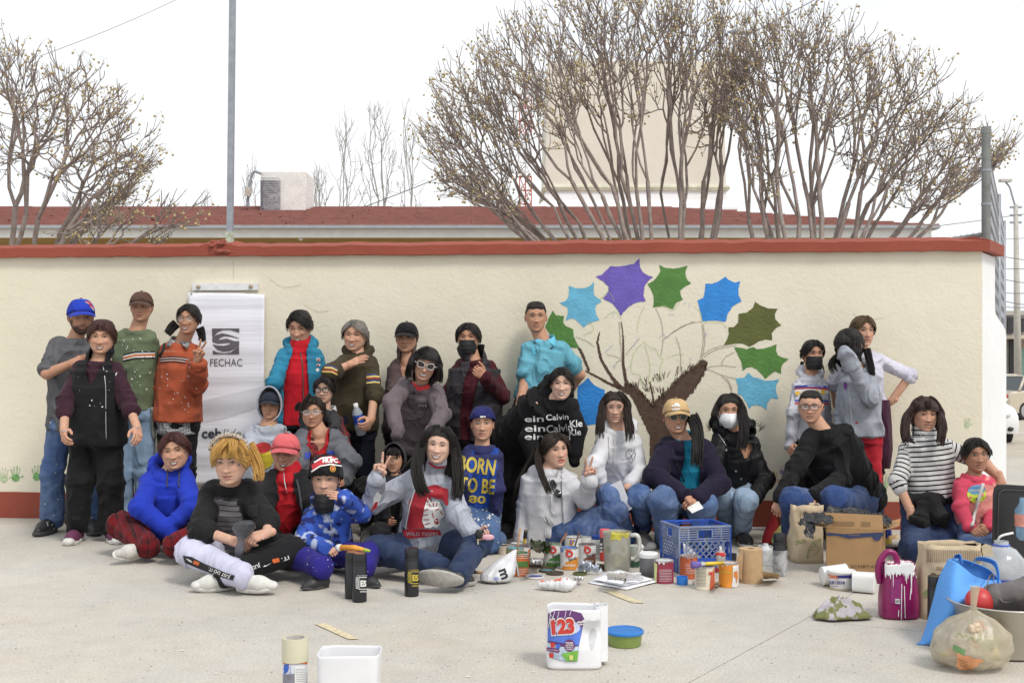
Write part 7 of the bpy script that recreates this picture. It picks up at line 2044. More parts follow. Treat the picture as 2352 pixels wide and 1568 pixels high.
p=person('girl in coral raglan sweatshirt with a smiling motif kneeling beside the striped woman',7.25,(2241,1004,1085),((2206,1098),(2268,1100)),(2242,1200,.05),[(2198,1166),(2228,1212,-.18),(2252,1228,-.24),'relax',(.2,.8,-.3)],[(2287,1160,.02),(2272,1208,-.18),(2246,1230,-.25),'relax',(-.2,.8,-.3)],la=[(2226,1258,-.24),(2222,1272,.1)],lb=[(2262,1258,-.24),(2268,1268,.1)],yaw=-4,roll=-3,skin='dark',S=.76,tw=(.122,.12,.12),td=(.1,.105,.1),top=T(zone((.82,.32,.28),(.66,.075,.13),fn=lambda c,V,L:np.where((((L['t']>.97)|(np.abs(L['x'])>.12-.055*np.clip((L['t']-.6)/.4,0,1)))&(L['kind']=='torso')&(L['t']>.58))[:,None],np.array((.66,.075,.13)),c)),FLC,r=(.058,.050,.042),hem=-.02),bottom=Bt(srgb(78,100,142),DEN,(.075,.062,.05)),facekw=NE,shoes=SHB)
hair(p,HBK,[([(2262,1030,.04),(2272,1036,.04),(2274,1048,.03)],.016,26,.008)],zf=.064,zt=.036,zs=.005,zb=-.05,th=.013,puff=.004);locks_over(p,HBK,36,seed=18)
lay_poly([ellipse(2243,1135,22,19,24)],p.top,ink((.48,.60,.05),'lime_print'),off=.003);lay_poly([ellipse(2243,1124,20,11,20,-8)],p.top,ink((.13,.30,.50),'blue_print'),off=.004);lay_poly([ellipse(2228,1142,4,3,12),ellipse(2256,1136,4,3,12)],p.top,ink((.66,.14,.2),'pink_print'),off=.005);lay_poly([ellipse(2243,1145,2.4,2.6,10)],p.top,KI,off=.005);lay_text('dream',2241,1124,7,p.top,WI,width=26,rot=-8,off=.006)
tubes_on(p,p.top,[[(2266,1082),(2258,1110),(2248,1145),(2238,1180),(2233,1206)]],.011,M((.55,.54,.52),.85,.1),'bag_strap',off=.006)
# --- front row
def plaidpants():return cloth('plaid_fleece',260,.4,plaid=(.062,(.018,.012,.014),(.30,.02,.03)),fold=.4)
p=person('smiling woman in royal blue hoodie and red plaid trousers sitting cross-legged',7.5,(402,992,1079,-.05),((336,1094),(436,1088)),(388,1206,.08),[(322,1165),(391,1222,-.25),(406,1266,-.28),'relax',(-.3,.8,-.2)],[(454,1160),(398,1204,-.24),(384,1226),None],la=[(280,1206,-.12),(338,1252,-.36),(-.7,-.7,0,(.5,-.5,.6))],lb=[(482,1216,-.15),(404,1252,-.42)],yaw=6,pitch=2,roll=-6,skin='med',fw=1.12,smile=1,tw=(.175,.165,.17),td=(.15,.15,.145),top=T((.018,.045,.46),FLC,r=(.085,.075,.060),hem=-.04,hood=1.15,cuff=(.06,.052)),bottom=Bt((.17,.008,.012),plaidpants(),(.105,.088,.075)),facekw=dict(mouth='smile',eyes=.5),shoes=dict(upper=M((.52,.50,.46),.7,.2,30),sole=RUB,L=.24))
hair(p,(.055,.016,.016),[],zf=.068,zt=.036,zs=.005,zb=-.05,th=.016,puff=.005);locks_over(p,(.06,.018,.016),44,seed=20)
for u in(384,411):tubes_on(p,p.top,[[(u,1079),(u+1,1092),(u-1,1106),(u+1,1118)]],.0045,M((.05,.05,.06),.8,.1),'drawstring',off=.008)
flecks(p,p.body,385,412,1225,1262,14,23,s=(.4,1.2));lay_lines([[(377,1212),(386,1222),(396,1216)]],2,p.body,WI,name='bead_bracelet',off=.012)
def sd28(V,bi,bt,L):
 k=L['kind'].astype(str);c=np.zeros((len(V),4));c[:,:3]=(.016,.016,.017)
 m=(k=='torso')&(L['f']>-.02)&(np.abs(L['x'])<.150-.055*np.clip((L['t']-.45)/.5,0,1))&(L['t']<1.0)
 c[m,:3]=srgb(112,108,112);c[m,3]=1;return c
p=person('blonde woman with leopard headband sitting cross-legged in half white half black joggers',6.7,(531,1003,1111,-.15),((470,1120),(586,1118)),(530,1250,.12),[(446,1216),(530,1240,-.26),(574,1254,-.3),'pinch',(.2,.4,-.8)],[(628,1196),(614,1224,-.3),(572,1236,-.36),'pinch',(-.2,.5,-.8)],la=[(440,1266,-.2),(556,1322,-.50),(1,-.12,0,(-.1,-.35,.95))],lb=[(672,1262,-.1),(520,1318,-.42),(-1,-.25,0,(.1,-.4,.9))],yaw=-4,pitch=8,roll=-2,skin='light',fw=1.08,tw=(.165,.16,.165),td=(.14,.14,.14),top=T(sd28,cloth('raglan_jersey',420,.25,stripe=(.029,.16),fold=.5),r=(.088,.075,.066),sleeve=1.22,hem=0,neckw=1.15),bottom=Bt(lambda V,bi,bt,L:np.where(((L['kind']=='leg0')|((L['kind']=='pelvis')&(V[:,0]<P(530,0,6.8).x)))[:,None],np.array((.62,.62,.78)),np.array((.014,.014,.016))),FLC,(.11,.088,.066)),facekw=dict(mouth='smirk',eyes=.55,lip=(.42,.15,.13)),shoes=dict(upper=CAN,sole=RUB,laces=LAC,L=.225))
hair(p,(.50,.28,.075),[([(572,1020,-.1),(586,1050,-.12),(594,1080,-.15),(592,1108,-.18)],.028,60,.007),([(495,1025,-.2),(490,1050,-.22),(494,1075,-.24)],.008,16,.005),([(520,1012,-.26),(505,1028,-.29),(498,1050,-.285)],.016,30,.006),([(535,1012,-.27),(535,1032,-.30),(530,1048,-.295)],.02,36,.006),([(550,1014,-.26),(562,1032,-.28),(570,1050,-.26)],.014,26,.006)],zf=.045,zt=.01,zs=-.01,zb=-.07,th=.015,bang=.006,puff=.005);locks_over(p,(.58,.34,.10),120,seed=22,th=.018,zf=.06,r=.0024)
mb=MB();pts=[p.H.w(.098*math.sin(a),.02+.0*math.cos(a),.055+.085*math.cos(a))for a in[R(-85)+R(170)*q/14 for q in range(15)]];mb.tube(pts,[.010+.004*abs(math.sin(q*1.7))for q in range(15)],8)
def leopard():
 m,n,l,b=node_mat('leopard_cloth');t=n.new('ShaderNodeTexCoord');v=n.new('ShaderNodeTexVoronoi');v.inputs['Scale'].default_value=95;l.new(t.outputs['Object'],v.inputs['Vector']);r=n.new('ShaderNodeValToRGB');r.color_ramp.elements[0].position=.25;r.color_ramp.elements[0].color=(.02,.015,.012,1);r.color_ramp.elements[1].position=.5;r.color_ramp.elements[1].color=(.5,.42,.34,1);l.new(v.outputs['Distance'],r.inputs[0]);l.new(r.outputs[0],b.inputs['Base Color']);b.inputs['Roughness'].default_value=.8;return m
mb.build('headband',leopard(),p.hair,smooth=True)
lay_poly([[(570,1160),(592,1158),(594,1186),(570,1188)]],p.top,M((.012,.012,.013),.9,.1),name='pocket',off=.005)
band=lay_poly([[(420,1275),(440,1278),(470,1294),(520,1315),(540,1321),(535,1332),(500,1322),(455,1304),(425,1292)]],p.bottom,KI,name='trouser_band');lay_text('JUST DO IT.',505,1315,7,p.bottom,WI,width=54,rot=202,bold=.02,off=.007);lay_poly([[(447,1286),(460,1291),(457,1298),(444,1293)]],p.bottom,ink((.62,.14,.03),'orange_ink'),off=.006);lay_poly([[(428,1281),(440,1290),(444,1290),(438,1285),(443,1288),(436,1288)]],p.bottom,WI,off=.008)
lay_text('JUST',585,1302,8,p.bottom,WI,width=26,rot=160,bold=.02,off=.005);lay_poly([[(603,1301),(610,1300),(624,1291),(612,1297),(607,1297)]],p.bottom,WI,off=.005);lay_poly([[(624,1284),(640,1280),(642,1289),(627,1293)]],p.bottom,ink((.62,.14,.03),'orange_ink'),off=.005);lay_text('IT.',655,1282,8,p.bottom,WI,width=18,rot=160,bold=.02,off=.005)
flecks(p,p.body,500,620,1215,1262,26,25,s=(.5,1.8));lay_poly([ellipse(548,1067,2,2.2,8)],p.body,ink((.05,.08,.12),'cheek_tattoo'))
def splash_dye(base,cols,seed):
 def f(V,bi,bt,L):
  c=np.tile(np.array(base),(len(V),1))
  n1=vnoise(V*26,seed);n2=vnoise(V*31+7,seed+1);n3=vnoise(V*22+3,seed+2)
  c[n1>.34]=cols[0];c[n2>.40]=cols[1];c[n3>.5]=cols[2];return c
 return f
p=person('little boy in black knitted hat and patterned blue jacket raising a hand to his chin',6.8,(748,1052,1148,-.03),((710,1178),(788,1174)),(752,1262,.08),[(688,1236),(748,1260,-.24),(772,1268,-.28),'fist',(0,.6,-.6)],[(838,1176,-.04),(794,1144,-.2),(744,1131,-.24),'flat',(0,.8,-.5)],la=[(692,1278,-.2),(738,1304,-.42),(-.8,-.6,0)],lb=[(842,1274,-.2),(838,1300,-.36),(.7,-.6,0)],yaw=2,skin='light',S=.70,tw=(.13,.135,.13),td=(.11,.12,.11),top=T(splash_dye((.045,.11,.50),[(.014,.02,.10),(.50,.55,.72),(.02,.03,.16)],5),CL,r=(.072,.066,.054),hem=-.08,cuff=(.05,.042),hood=.8,h=.0105),bottom=Bt((.028,.020,.22),FLC,(.08,.074,.062)),facekw=dict(mouth=None,eyes=.6),shoes=dict(upper=LEA,sole=RUBD,L=.2))
hair(p,HBK,[],zf=.05,th=.006)
V,Fs=dome(p.H,.024,.034,-.02,1.06,top=.012,seams=0);mb=MB();mb.add([p.H.w(*q)for q in V],Fs);bn=mb.build('knitted_hat',cloth('rib_knit',200,.5),p.root,smooth=True);set_dye(bn,(.014,.013,.014));md=bn.modifiers.new('thick','SOLIDIFY');md.thickness=.004;md.offset=-1
lay_poly([[(716,1068),(735,1050),(760,1047),(779,1052),(782,1064),(760,1063),(735,1068),(718,1080)]],bn,ink((.50,.025,.035),'red_knit'),bn);lay_lines([[(716,1083),(736,1070),(760,1066),(784,1070)],[(722,1062),(740,1052),(762,1050)]],3,bn,WI,bn,off=.005);lay_text('MUFC',758,1058,9,bn,WI,bn,width=34,bold=.05,rot=0,off=.007);lay_poly([ellipse(764,1076,6.5,7.5,16)],bn,ink((.55,.36,.03),'gold_thread'),bn,off=.005);lay_poly([ellipse(764,1076,4.6,5.6,14)],bn,RI,bn,off=.007);lay_poly([ellipse(764,1077,2,2.6,10)],bn,YI,bn,off=.009)
face_mask(p.H,p.root,M((.012,.012,.014),.75,.06),drop=.064,shift=-.004,ws=.84,loops=(.02,.02,.02))
lay_poly([[(748,1168),(758,1166),(763,1176),(754,1182)]],p.top,ink((.05,.35,.42),'teal_undershirt'));zip_line(p,[(756,1182),(760,1205),(762,1240)],p.top,.003)
for cu_ in p.top.data.color_attributes:pass
flecks(p,p.bottom,690,850,1255,1320,26,28,s=(.4,1.4))
p=person('laughing woman with long black hair in tiger-print grey sweatshirt flashing a peace sign',6.85,(1008,980,1067,-.05),((944,1084),(1048,1116)),(984,1246,.12),[(846,1152,-.06),(866,1098,-.16),(889,1004,-.2),'peace',(.15,-1,0),1.05],[(1066,1184),(1084,1222,-.28),(1112,1240,-.34),'grip',(-.2,-.3,.9)],la=[(866,1264,-.16),(1008,1300,-.40),(1,-.05,0)],lb=[(1096,1246,-.26),(1052,1318,-.56),(-1,.02,.05,(.15,1,.25))],yaw=-4,pitch=-2,roll=8,skin='fair',fw=1.06,smile=1,tw=(.17,.16,.165),td=(.14,.14,.14),top=T(zone(srgb(172,176,188),cuff=srgb(150,26,38)),HEA,r=(.084,.074,.058),hem=0,hemw=1.05,cuff=(.05,.043),collar=1.0),bottom=Bt(srgb(42,56,86),DEND,(.105,.085,.062)),facekw=dict(mouth='smile_big',eyes=.55,lip=(.55,.2,.17)),shoes=dict(upper=LEA,sole=M((.36,.34,.31),.8,.15,60,.4,120),L=.25))
hair(p,HBK,[([(978,1004,-.05),(965,1035,-.1),(957,1075,-.18),(966,1115,-.23),(980,1142,-.24)],.036,90,.009),([(1040,1015,-.05),(1050,1055,-.1),(1052,1100,-.17),(1046,1160,-.22)],.034,90,.009),([(1015,985,-.1),(1036,1000,-.12),(1046,1030,-.11)],.012,22,.007),([(995,985,-.1),(978,1000,-.12),(972,1030,-.11)],.010,18,.007),([(958,1040,-.1),(940,1062,-.14),(926,1070,-.15)],.010,10,.004)],crown=1,zf=.066,zt=.03,zs=-.02,zb=-.09,th=.017,part=.012,ext=lambda ph:.16 if abs(ph)>1.45 else 0,bow=.01)
CR=ink(srgb(162,32,44),'crimson_ink')
lay_poly([[(960,1122),(1000,1112),(1030,1124),(1030,1160),(1024,1160),(1018,1148),(990,1140),(985,1212),(935,1212),(940,1150)]],p.top,CR,off=.003,jump=.1);lay_lines([[(953,1124),(942,1160),(932,1214)],[(983,1142),(978,1212)]],2.4,p.top,WI,off=.005)
TG=[(975,1165),(979,1152),(986,1146),(990,1152),(1000,1150),(1010,1151),(1013,1157),(1019,1168),(1021,1178),(1019,1186),(1012,1190),(1010,1204),(1003,1212),(995,1208),(988,1212),(976,1210),(970,1196)]
lay_poly([TG],p.top,WI,off=.006,jump=.1);lay_lines([[(974,1172),(984,1168)],[(972,1182),(984,1180)],[(972,1192),(986,1192)],[(976,1203),(988,1200)],[(985,1156),(990,1164)],[(995,1153),(996,1162)],[(1004,1153),(1002,1162)],[(1000,1170),(1008,1168)],[(1010,1172),(1016,1180)],[(993,1176),(996,1188)],[(982,1148),(984,1154)]],2.0,p.top,CR,off=.008);lay_poly([ellipse(1003,1196,6,7,12)],p.top,CR,off=.008);lay_poly([[(999,1192),(1001,1199),(1003,1192)],[(1005,1192),(1006,1199),(1008,1193)]],p.top,WI,off=.010)
lay_poly([[(925,1218),(940,1212),(1010,1216),(1014,1228),(940,1236),(926,1230)]],p.top,CR,off=.003,jump=.1);lay_text('WILD TIGERS',970,1225,8,p.top,M(srgb(176,180,190),.8,.05),width=72,off=.006);lay_lines([[(985,1062),(1000,1072),(1018,1072),(1032,1064)]],4,p.top,CR,off=.006)
lay_poly([[(858,1142),(866,1128),(876,1136),(868,1160),(856,1172)]],p.top,WI,off=.003);lay_poly([[(860,1154),(868,1150),(866,1164),(852,1174)]],p.top,CR,off=.005);flecks(p,p.body,868,880,1040,1080,5,30,s=(.6,1.6))
p=person('woman with red lipstick in white cardigan sitting sideways, fingers in a peace sign',7.7,(1274,992,1075),((1220,1082),(1300,1088)),(1262,1216,.05),[(1198,1164,0),(1198,1238,-.05),(1186,1260,-.1),'flat',(0,.3,-1)],[(1354,1145,-.12),(1354,1104,-.24),(1360,1052,-.26),'peace',(.1,-1,0)],la=[(1392,1230,-.25),(1436,1238,.05)],lb=[(1412,1176,-.18),(1440,1232,.0),(.8,-.6,0)],yaw=24,pitch=0,roll=-6,skin='light',fw=1.1,smile=.2,tw=(.17,.165,.165),td=(.15,.15,.145),top=T((.60,.595,.62),CL,r=(.078,.068,.056),hem=-.02,fold=.9),bottom=Bt(srgb(54,76,122),DEN,(.11,.088,.065)),facekw=dict(mouth='neutral',eyes=.75,lip=(.50,.010,.018),makeup=1),shoes=SHG)
j=garment_top(p,T((.62,.615,.64),KNIT,ease=.032,r=(.082,.072,.060),hem=-.14,hemw=1.1,open=[(-.4,-.03,.10),(.2,-.035,.085),(.7,-.06,.06),(1.0,-.05,.05),(1.4,-.05,.05)]),p.root,name='cardigan')
hair(p,HDK,[([(1240,1030,.02),(1236,1060,-.08),(1248,1100,-.2),(1266,1140,-.26)],.018,44,.008),([(1232,1030,.06),(1208,1070,.04),(1188,1110,.0),(1176,1160,0)],.010,10,.003)],zf=.068,zt=.04,zs=.01,zb=-.05,th=.011);locks_over(p,HDK,36,seed=30)
tubes_on(p,p.body,[[(1257,1072),(1266,1094),(1276,1096),(1283,1080)]],.0018,M((.6,.58,.5),.2,.05,metal=.9),'necklace')
P31=p;P30=[o for o in COL.objects if o.get('label','').startswith('laughing')][0]
# ---- things standing on the ground
def place(u0,u1,vt,vb):
 """centre, radius and height of an upright thing from its outline"""
 yb=F*HC/(vb-V0);r=(u1-u0)/2*yb/F;y=yb+r;r=(u1-u0)/2*y/F
 return Vector(((u0+u1)/2-U0,0,0))*(y/F)+Vector((0,y,0)),r,HC+(V0-vt)*(y+r*.9)/F
TINM=M((.50,.50,.50),.35,.12,25,metal=.75);WP=M((.72,.72,.71),.45,.06,14);STK=M((.40,.24,.12),.8,.2,30)
def pm(c,n='wet_paint',r=.3):return M(c,r,.15,18,name=n)
GR_,BL_,TE_,BR_,OR_=(.09,.17,.035),(.02,.13,.5),(.12,.38,.42),(.10,.025,.018),(.62,.19,.03)
PO=dict()
def vessel(name,label,cat,u0,u1,vt,vb,m,prof,parts=(),group=None,n=32):
 c,r,h=place(u0,u1,vt,vb);root=empty(name,c,label,cat,group)
 mb=MB();mb.lathe([(a*r,.001+b*h)for a,b in prof],n,c);body=mb.build('body',m,root,angle=40)
 for nm,pf,mm in parts:
  mb=MB();mb.lathe([(a*r,.001+b*h)for a,b in pf],n,c);mb.build(nm,mm,root,angle=40)
 PO[label]=(root,body,c,r,h);return root,body,c,r,h
CANP=[(.97,0),(1,.015),(.985,.03),(.985,.95),(1,.965),(1.01,.985),(1.0,1.0),(.86,1.0),(.86,.985)]
def tin(label,u0,u1,vt,vb,body,top,drips=None,band=None,open_=.93,group='paint tins among the painting things'):
 q=vessel('paint_tin',label,'paint tin',u0,u1,vt,vb,body,CANP[:4],[('rim',CANP[3:]+[(.86,.955)],TINM),('paint',[(.865,.958),(.0,.957)],top)],group)
 root,b,c,r,h=q;bv=bvh_of(b)
 if drips:
  rr=random.Random(int(u0));pts=[];w=u1-u0
  top_=[(u0-2+(w+4)*i/14,vt+(vb-vt)*(.10+.20*rr.random()**2))for i in range(15)]
  lay_poly([[(u0-2,vt-6),(u1+2,vt-6)]+top_[::-1]],b,drips,root,maxe=5,name='paint_drips',bvh=bv,jump=.2)
 return q
def lab(q,polys,m,off=.002):return lay_poly(polys,q[1],m,q[0],maxe=5,name='label_print',off=off,jump=.2)
def txt(q,s,u,v,h,m,w=None,**k):return lay_text(s,u,v,h,q[1],m,q[0],width=w,jump=.2,off=k.pop('off',.004),**k)
WL=M((.66,.66,.64),.5,.08,30);ORL=M((.62,.16,.035),.5,.12,20);RDI=ink((.52,.04,.03),'label_red');DKI=ink((.03,.03,.035),'label_black')
def berel(q,u0,u1,v0,v1,c,words):
 w,h=u1-u0,v1-v0
 lab(q,[[(u0+1,v1),(u0+w*.3,v0+h*.66),(u1-w*.25,v0+h*.55),(u1,v0+h*.40),(u1,v1)]],M(c,.5,.1,20))
 cx,cy=u0+w*.52,v0+h*.28;R_=w*.21
 lab(q,[ellipse(cx,cy,R_,R_,18),ellipse(cx,cy,R_*.45,R_*.45,12)],RDI,.004);lab(q,[[(cx-R_,cy-R_*1.1),(cx+R_*.5,cy-R_*1.3),(cx+R_*.5,cy-R_*.75),(cx-R_*.6,cy-R_*.5)]],RDI,.004)
 txt(q,'Berel',u0+w*.68,v0+h*.50,6.5,DKI,w*.42,rot=-18,bold=.02)
 for s,fy,hh in words:txt(q,s,u0+w*.55,v0+h*fy,hh,WI,w*.62,bold=.02)
fine=lambda q,u0,u1,vs,m=DKI,w=.8:lay_lines([[(u0,v),(u1,v)]for v in vs],w,q[1],m,q[0],name='label_print',jump=.2,off=.004)
# back row of tins first
q=tin('white tin with an orange label behind the green-lidded orange tin',1179,1219,1250,1303,WL,pm(BR_));lab(q,[[(1205,1303),(1208,1270),(1219,1255),(1219,1303)]],ORL)
q=tin('silver tin filled with turquoise paint behind the white plastic bag',1162,1203,1254,1311,M((.45,.36,.10),.5,.2,20),pm(TE_),pm(TE_))
tin('tin showing only a white rim behind the turquoise tin',1171,1203,1244,1296,WL,pm((.6,.6,.58)))
q=tin('orange tin with green paint on its rim and a green band',1171,1214.5,1265,1324,ORL,pm(GR_),pm(GR_));lab(q,[[(1171,1288),(1215,1289),(1215,1302),(1171,1301)]],M((.10,.24,.05),.5,.1),.003);fine(q,1188,1213,[1273,1277,1281,1306,1310,1314,1318],WI);lab(q,[[(1181,1270),(1184,1270),(1190,1300),(1193,1322),(1190,1322),(1186,1298)]],WI,.005)
q=tin('white and orange tin at the back left of the pink-capped spray can',1297,1336,1229,1280,WL,pm((.6,.6,.58)));lab(q,[[(1309,1237),(1322,1235),(1312,1262),(1306,1262)]],M((.62,.28,.05),.5,.1));lab(q,[ellipse(1312,1241,2.5,2,8),ellipse(1319,1241,2.5,2,8),ellipse(1312,1247,2.5,2,8)],ink((.06,.2,.55),'blue_print'),.004)
q=tin('dirty white tin hidden behind the brown label tin',1329,1361,1227,1276,WL,pm((.5,.48,.45)))
q=vessel('jar','white jar with a blue lid between the brown tin and the spray can','jar',1358,1381,1228,1282,WL,[(.95,0),(1,.02),(1,.8),(.9,.86)],[('lid',[(.96,.84),(1,.86),(1,1),(0,1)],pm((.02,.06,.3),'blue_lid'))]);fine(q,1360,1380,[1252,1256,1260,1264,1268,1272])
q=tin('green-splashed white tin with a red ring emblem and green label',1249,1290,1245.5,1302,WL,pm(GR_),pm(GR_));berel(q,1250,1289,1248,1301,(.07,.22,.05),[('BERELEX',.78,4.5)]);lab(q,[[(1251,1252),(1262,1252),(1262,1268),(1256,1272),(1251,1262)]],pm(GR_),.006)
q=tin('tin of blue paint with a red ring emblem and orange label',1286,1328,1253,1310,WL,pm(BL_),pm(BL_));berel(q,1287,1327,1257,1308,(.62,.24,.03),[('Berelex',.78,6)])
q=tin('tin of dark red paint with a red ring emblem and brown label',1328.5,1369,1245.5,1300,WL,pm(BR_));berel(q,1329,1368,1249,1299,(.23,.085,.05),[('Trazzos',.76,7),('',.9,3)])
q=tin('crimson label tin on the paper pile beside the grey jar',1502.5,1547.5,1281.5,1341,M((.25,.025,.05),.5,.15,20),pm((.6,.58,.55)),M((.6,.6,.6),.4,.1));lab(q,[[(1503,1290),(1510,1295),(1508,1340),(1503,1340)]],M((.55,.58,.25),.5,.1));fine(q,1515,1542,[1308+3.6*i for i in range(8)],WI,.7)
q=tin('orange tin with dark red drips in front of the blue crate corner',1561,1602,1271,1330,M((.48,.11,.04),.5,.2,16),pm((.55,.5,.48)),M((.22,.12,.10),.4,.3,40));fine(q,1575,1600,[1296,1300,1304,1308,1312,1316],WI,.7)
q=tin('cream label tin with a purple-bristled brush lying across it',1596,1642,1295,1356,M((.62,.56,.44),.5,.08,20),pm((.05,.03,.10)));fine(q,1600,1622,[1303+3.2*i for i in range(14)]);lab(q,[[(1630,1354),(1632,1325),(1641,1300),(1641,1354)]],M((.50,.10,.04),.5,.1));lab(q,[ellipse(1632,1316,5,4,6)],RDI,.004)
q=tin('bright orange tin with a white panel beside the brown paper roll',1651,1696,1287,1350,M((.66,.24,.02),.5,.12,20),pm((.6,.55,.5)),pm((.6,.5,.42)));lab(q,[[(1683,1295),(1696,1294),(1696,1348),(1680,1348),(1683,1330)]],WL);lab(q,[[(1686,1312),(1693,1310),(1694,1325),(1691,1340),(1689,1326),(1685,1322)]],pm(OR_),.004);lay_lines([[(1652,1313),(1684,1314)]],2,q[1],YI,q[0])
tin('rust coloured tin against the wall base behind the crate',1496,1514,1193,1221,M((.40,.09,.035),.6,.2),TINM)
q=vessel('paint_tub','black tub of green paint behind the cardboard box','paint tub',2031,2066,1250,1276,M((.02,.02,.022),.4,.1),[(.9,0),(1,.95),(1,1)],[('paint',[(.95,.96),(0,.95)],pm((.22,.30,.06)))])
vessel('paint_tub','small black tub behind the bright orange tin','paint tub',1668,1692,1269,1298,M((.02,.02,.022),.4,.1),[(.9,0),(1,.95),(1,1),(0,.99)])
q=vessel('drink_can','tall blue and yellow drink can behind the cardboard box','can',2031,2048,1214,1252,M((.03,.05,.25),.3,.1,metal=.4),[(.8,0),(1,.04),(1,.93),(.82,.99),(.75,1),(0,.98)]);lab(q,[[(2031,1236),(2048,1236),(2048,1250),(2031,1250)]],M((.6,.46,.05),.4,.1))
q=vessel('foam_cup','white foam cup of turquoise paint holding a yellow brush','cup',1141,1171,1249,1274,M((.66,.58,.48),.8,.08,20),[(.78,0),(1,.97),(1.03,1),(.95,1),(.93,.9)],[('paint',[(.94,.9),(0,.9)],pm(TE_))])
def stick(name,label,cat,a,b,r,m,seg=None,y=None):
 root=empty(name,b,label,cat);mb=MB();mb.tube([a,b],r,7);mb.build('handle',m,root,smooth=True)
 if seg:
  mb=MB();d=(Vector(b)-Vector(a));mb.tube([Vector(a)+d*seg[0],Vector(a)+d*seg[1]],[x*1.25 for x in(r if isinstance(r,list)else[r,r])],8);mb.build('grip',seg[2],root,smooth=True)
 return root
yA=PO['orange tin with green paint on its rim and a green band'][2].y
YEL=M((.66,.47,.03),.4,.1);BKP=BLACKP
stick('paint_brush','yellow-handled brush leaning in the foam cup','brush',P(1134,1226,7.55),P(1148,1258,7.65),[.006,.009],YEL,(0,.3,BKP))
stick('wooden_stick','tall wooden stick standing in the orange and green tin','stick',P(1195.5,1212,yA+.05),P(1186,1275,yA),.0055,STK)
stick('paint_brush','black and yellow brush upright behind the orange tin','brush',P(1208,1218,7.4),P(1202,1262,7.45),[.010,.010],YEL,(0,.38,BKP))
stick('wooden_stick','brown stick leaning out of the green-splashed tin','stick',P(1302,1223,7.3),P(1281,1256,7.25),.006,M((.24,.10,.05),.7,.2))
stick('wooden_stick','dark stick standing in the blue paint tin','stick',P(1331,1220,7.2),P(1318,1262,7.18),.005,M((.10,.05,.04),.7,.2))
q=PO['cream label tin with a purple-bristled brush lying across it'];zt=q[4]+.012;yb=q[2].y
fl=empty('paint_brush',G(1625,1292,zt),'brush with purple bristles and yellow handle lying across the cream tin','brush');A1,A2,A3,A4=[Vector((P(u,0,yb).x,yb+dy,zt))for u,dy in((1586,-.04),(1606,-.03),(1615,-.02),(1664,.03))]
mb=MB();mb.tube([A1,A2],[.022,.016],8);mb.build('bristles',M((.16,.11,.36),.9,.3,90),fl,smooth=True);mb=MB();mb.tube([A2,A3],.016,8);mb.build('ferrule',TINM,fl);mb=MB();mb.tube([A3,A3.lerp(A4,.4),A4],[.012,.011,.007],8);mb.build('handle',YEL,fl,smooth=True)
stick('paint_brush','small brush lying on the concrete by the white plastic bag','brush',G(1089,1313,.008),G(1112,1315,.008),.008,STK,(.0,.3,BKP))
q=vessel('spray_can','spray can with a coral pink cap left of the dirty pitcher','spray can',1377,1402,1213,1289,M((.06,.055,.06),.35,.2,12),[(.95,0),(1,.02),(1,.74),(.9,.76)],[('cap',[(.97,.74),(.97,.98),(.9,1),(0,1)],M((.72,.12,.13),.4,.05))]);lab(q,[[(1378,1268),(1388,1262),(1401,1280),(1401,1288),(1378,1288)]],RDI);[lab(q,[[(1379,1247+8*i),(1384,1247+8*i),(1384,1252+8*i),(1379,1252+8*i)]],WI,.004)for i in range(3)]
q=vessel('spray_can','silver and red spray can with a white nozzle before the crate','spray can',1642,1667,1252,1316,M((.50,.49,.48),.3,.1,20,metal=.5),[(.95,0),(1,.02),(1,.72),(.75,.80),(.4,.84),(.4,.86)],[('nozzle',[(.32,.84),(.3,.98),(.25,1),(0,1)],WP)]);lab(q,[[(1643,1268),(1666,1268),(1666,1275),(1660,1278),(1652,1274),(1643,1276)]],RDI);lab(q,[[(1643,1304),(1666,1305),(1666,1315),(1643,1315)]],RDI)
# pitcher
q=vessel('pitcher','cloudy plastic pitcher smeared with yellow and green paint','pitcher',1384,1450,1216,1317,M((.36,.35,.29),.35,.25,9),[(.84,0),(.88,.02),(.95,.9),(1,.985),(1,1),(.96,1),(.92,.92),(.84,.05),(0,.04)]);c,r,h=q[2:]
mb=MB();mb.tube(catmull([c+Vector((r*.93,-.02,h*.92)),c+Vector((r*1.35,-.03,h*.93)),c+Vector((r*1.52,-.03,h*.78)),c+Vector((r*1.46,-.03,h*.5)),c+Vector((r*1.2,-.02,h*.34)),c+Vector((r*.93,-.02,h*.33))],5),.0125,8);mb.build('handle',M((.50,.49,.45),.35,.15),q[0],smooth=True)
lab(q,[jag([(1405,1222),(1446,1222),(1440,1236),(1430,1230),(1424,1242),(1414,1238),(1402,1240)],3,1.2,4)],M((.50,.44,.05),.4,.2));lab(q,[jag(ellipse(1432,1262,5,4,10),2,1,3),jag(ellipse(1396,1262,6,8,10),2,1,5),jag(ellipse(1418,1285,12,16,12),3,2,6)],M((.27,.25,.18),.4,.2))
q=vessel('paint_tub','green-stained tub with a white plastic knot behind the pitcher handle','paint tub',1440,1472,1250,1304,M((.40,.42,.36),.4,.2),[(.85,0),(1,.97),(1,1),(0,.98)]);lab(q,[jag([(1449,1282),(1460,1290),(1472,1285),(1472,1304),(1449,1304)],3,1,3)],M((.03,.08,.05),.4,.2))
mb=MB();c=P(1472,1258,q[2].y-.03);[mb.ball(c+Vector((random.uniform(-.02,.02),0,random.uniform(-.03,.02))),.016,7,5)for _ in range(7)];mb.build('knot',WP,q[0],smooth=True)
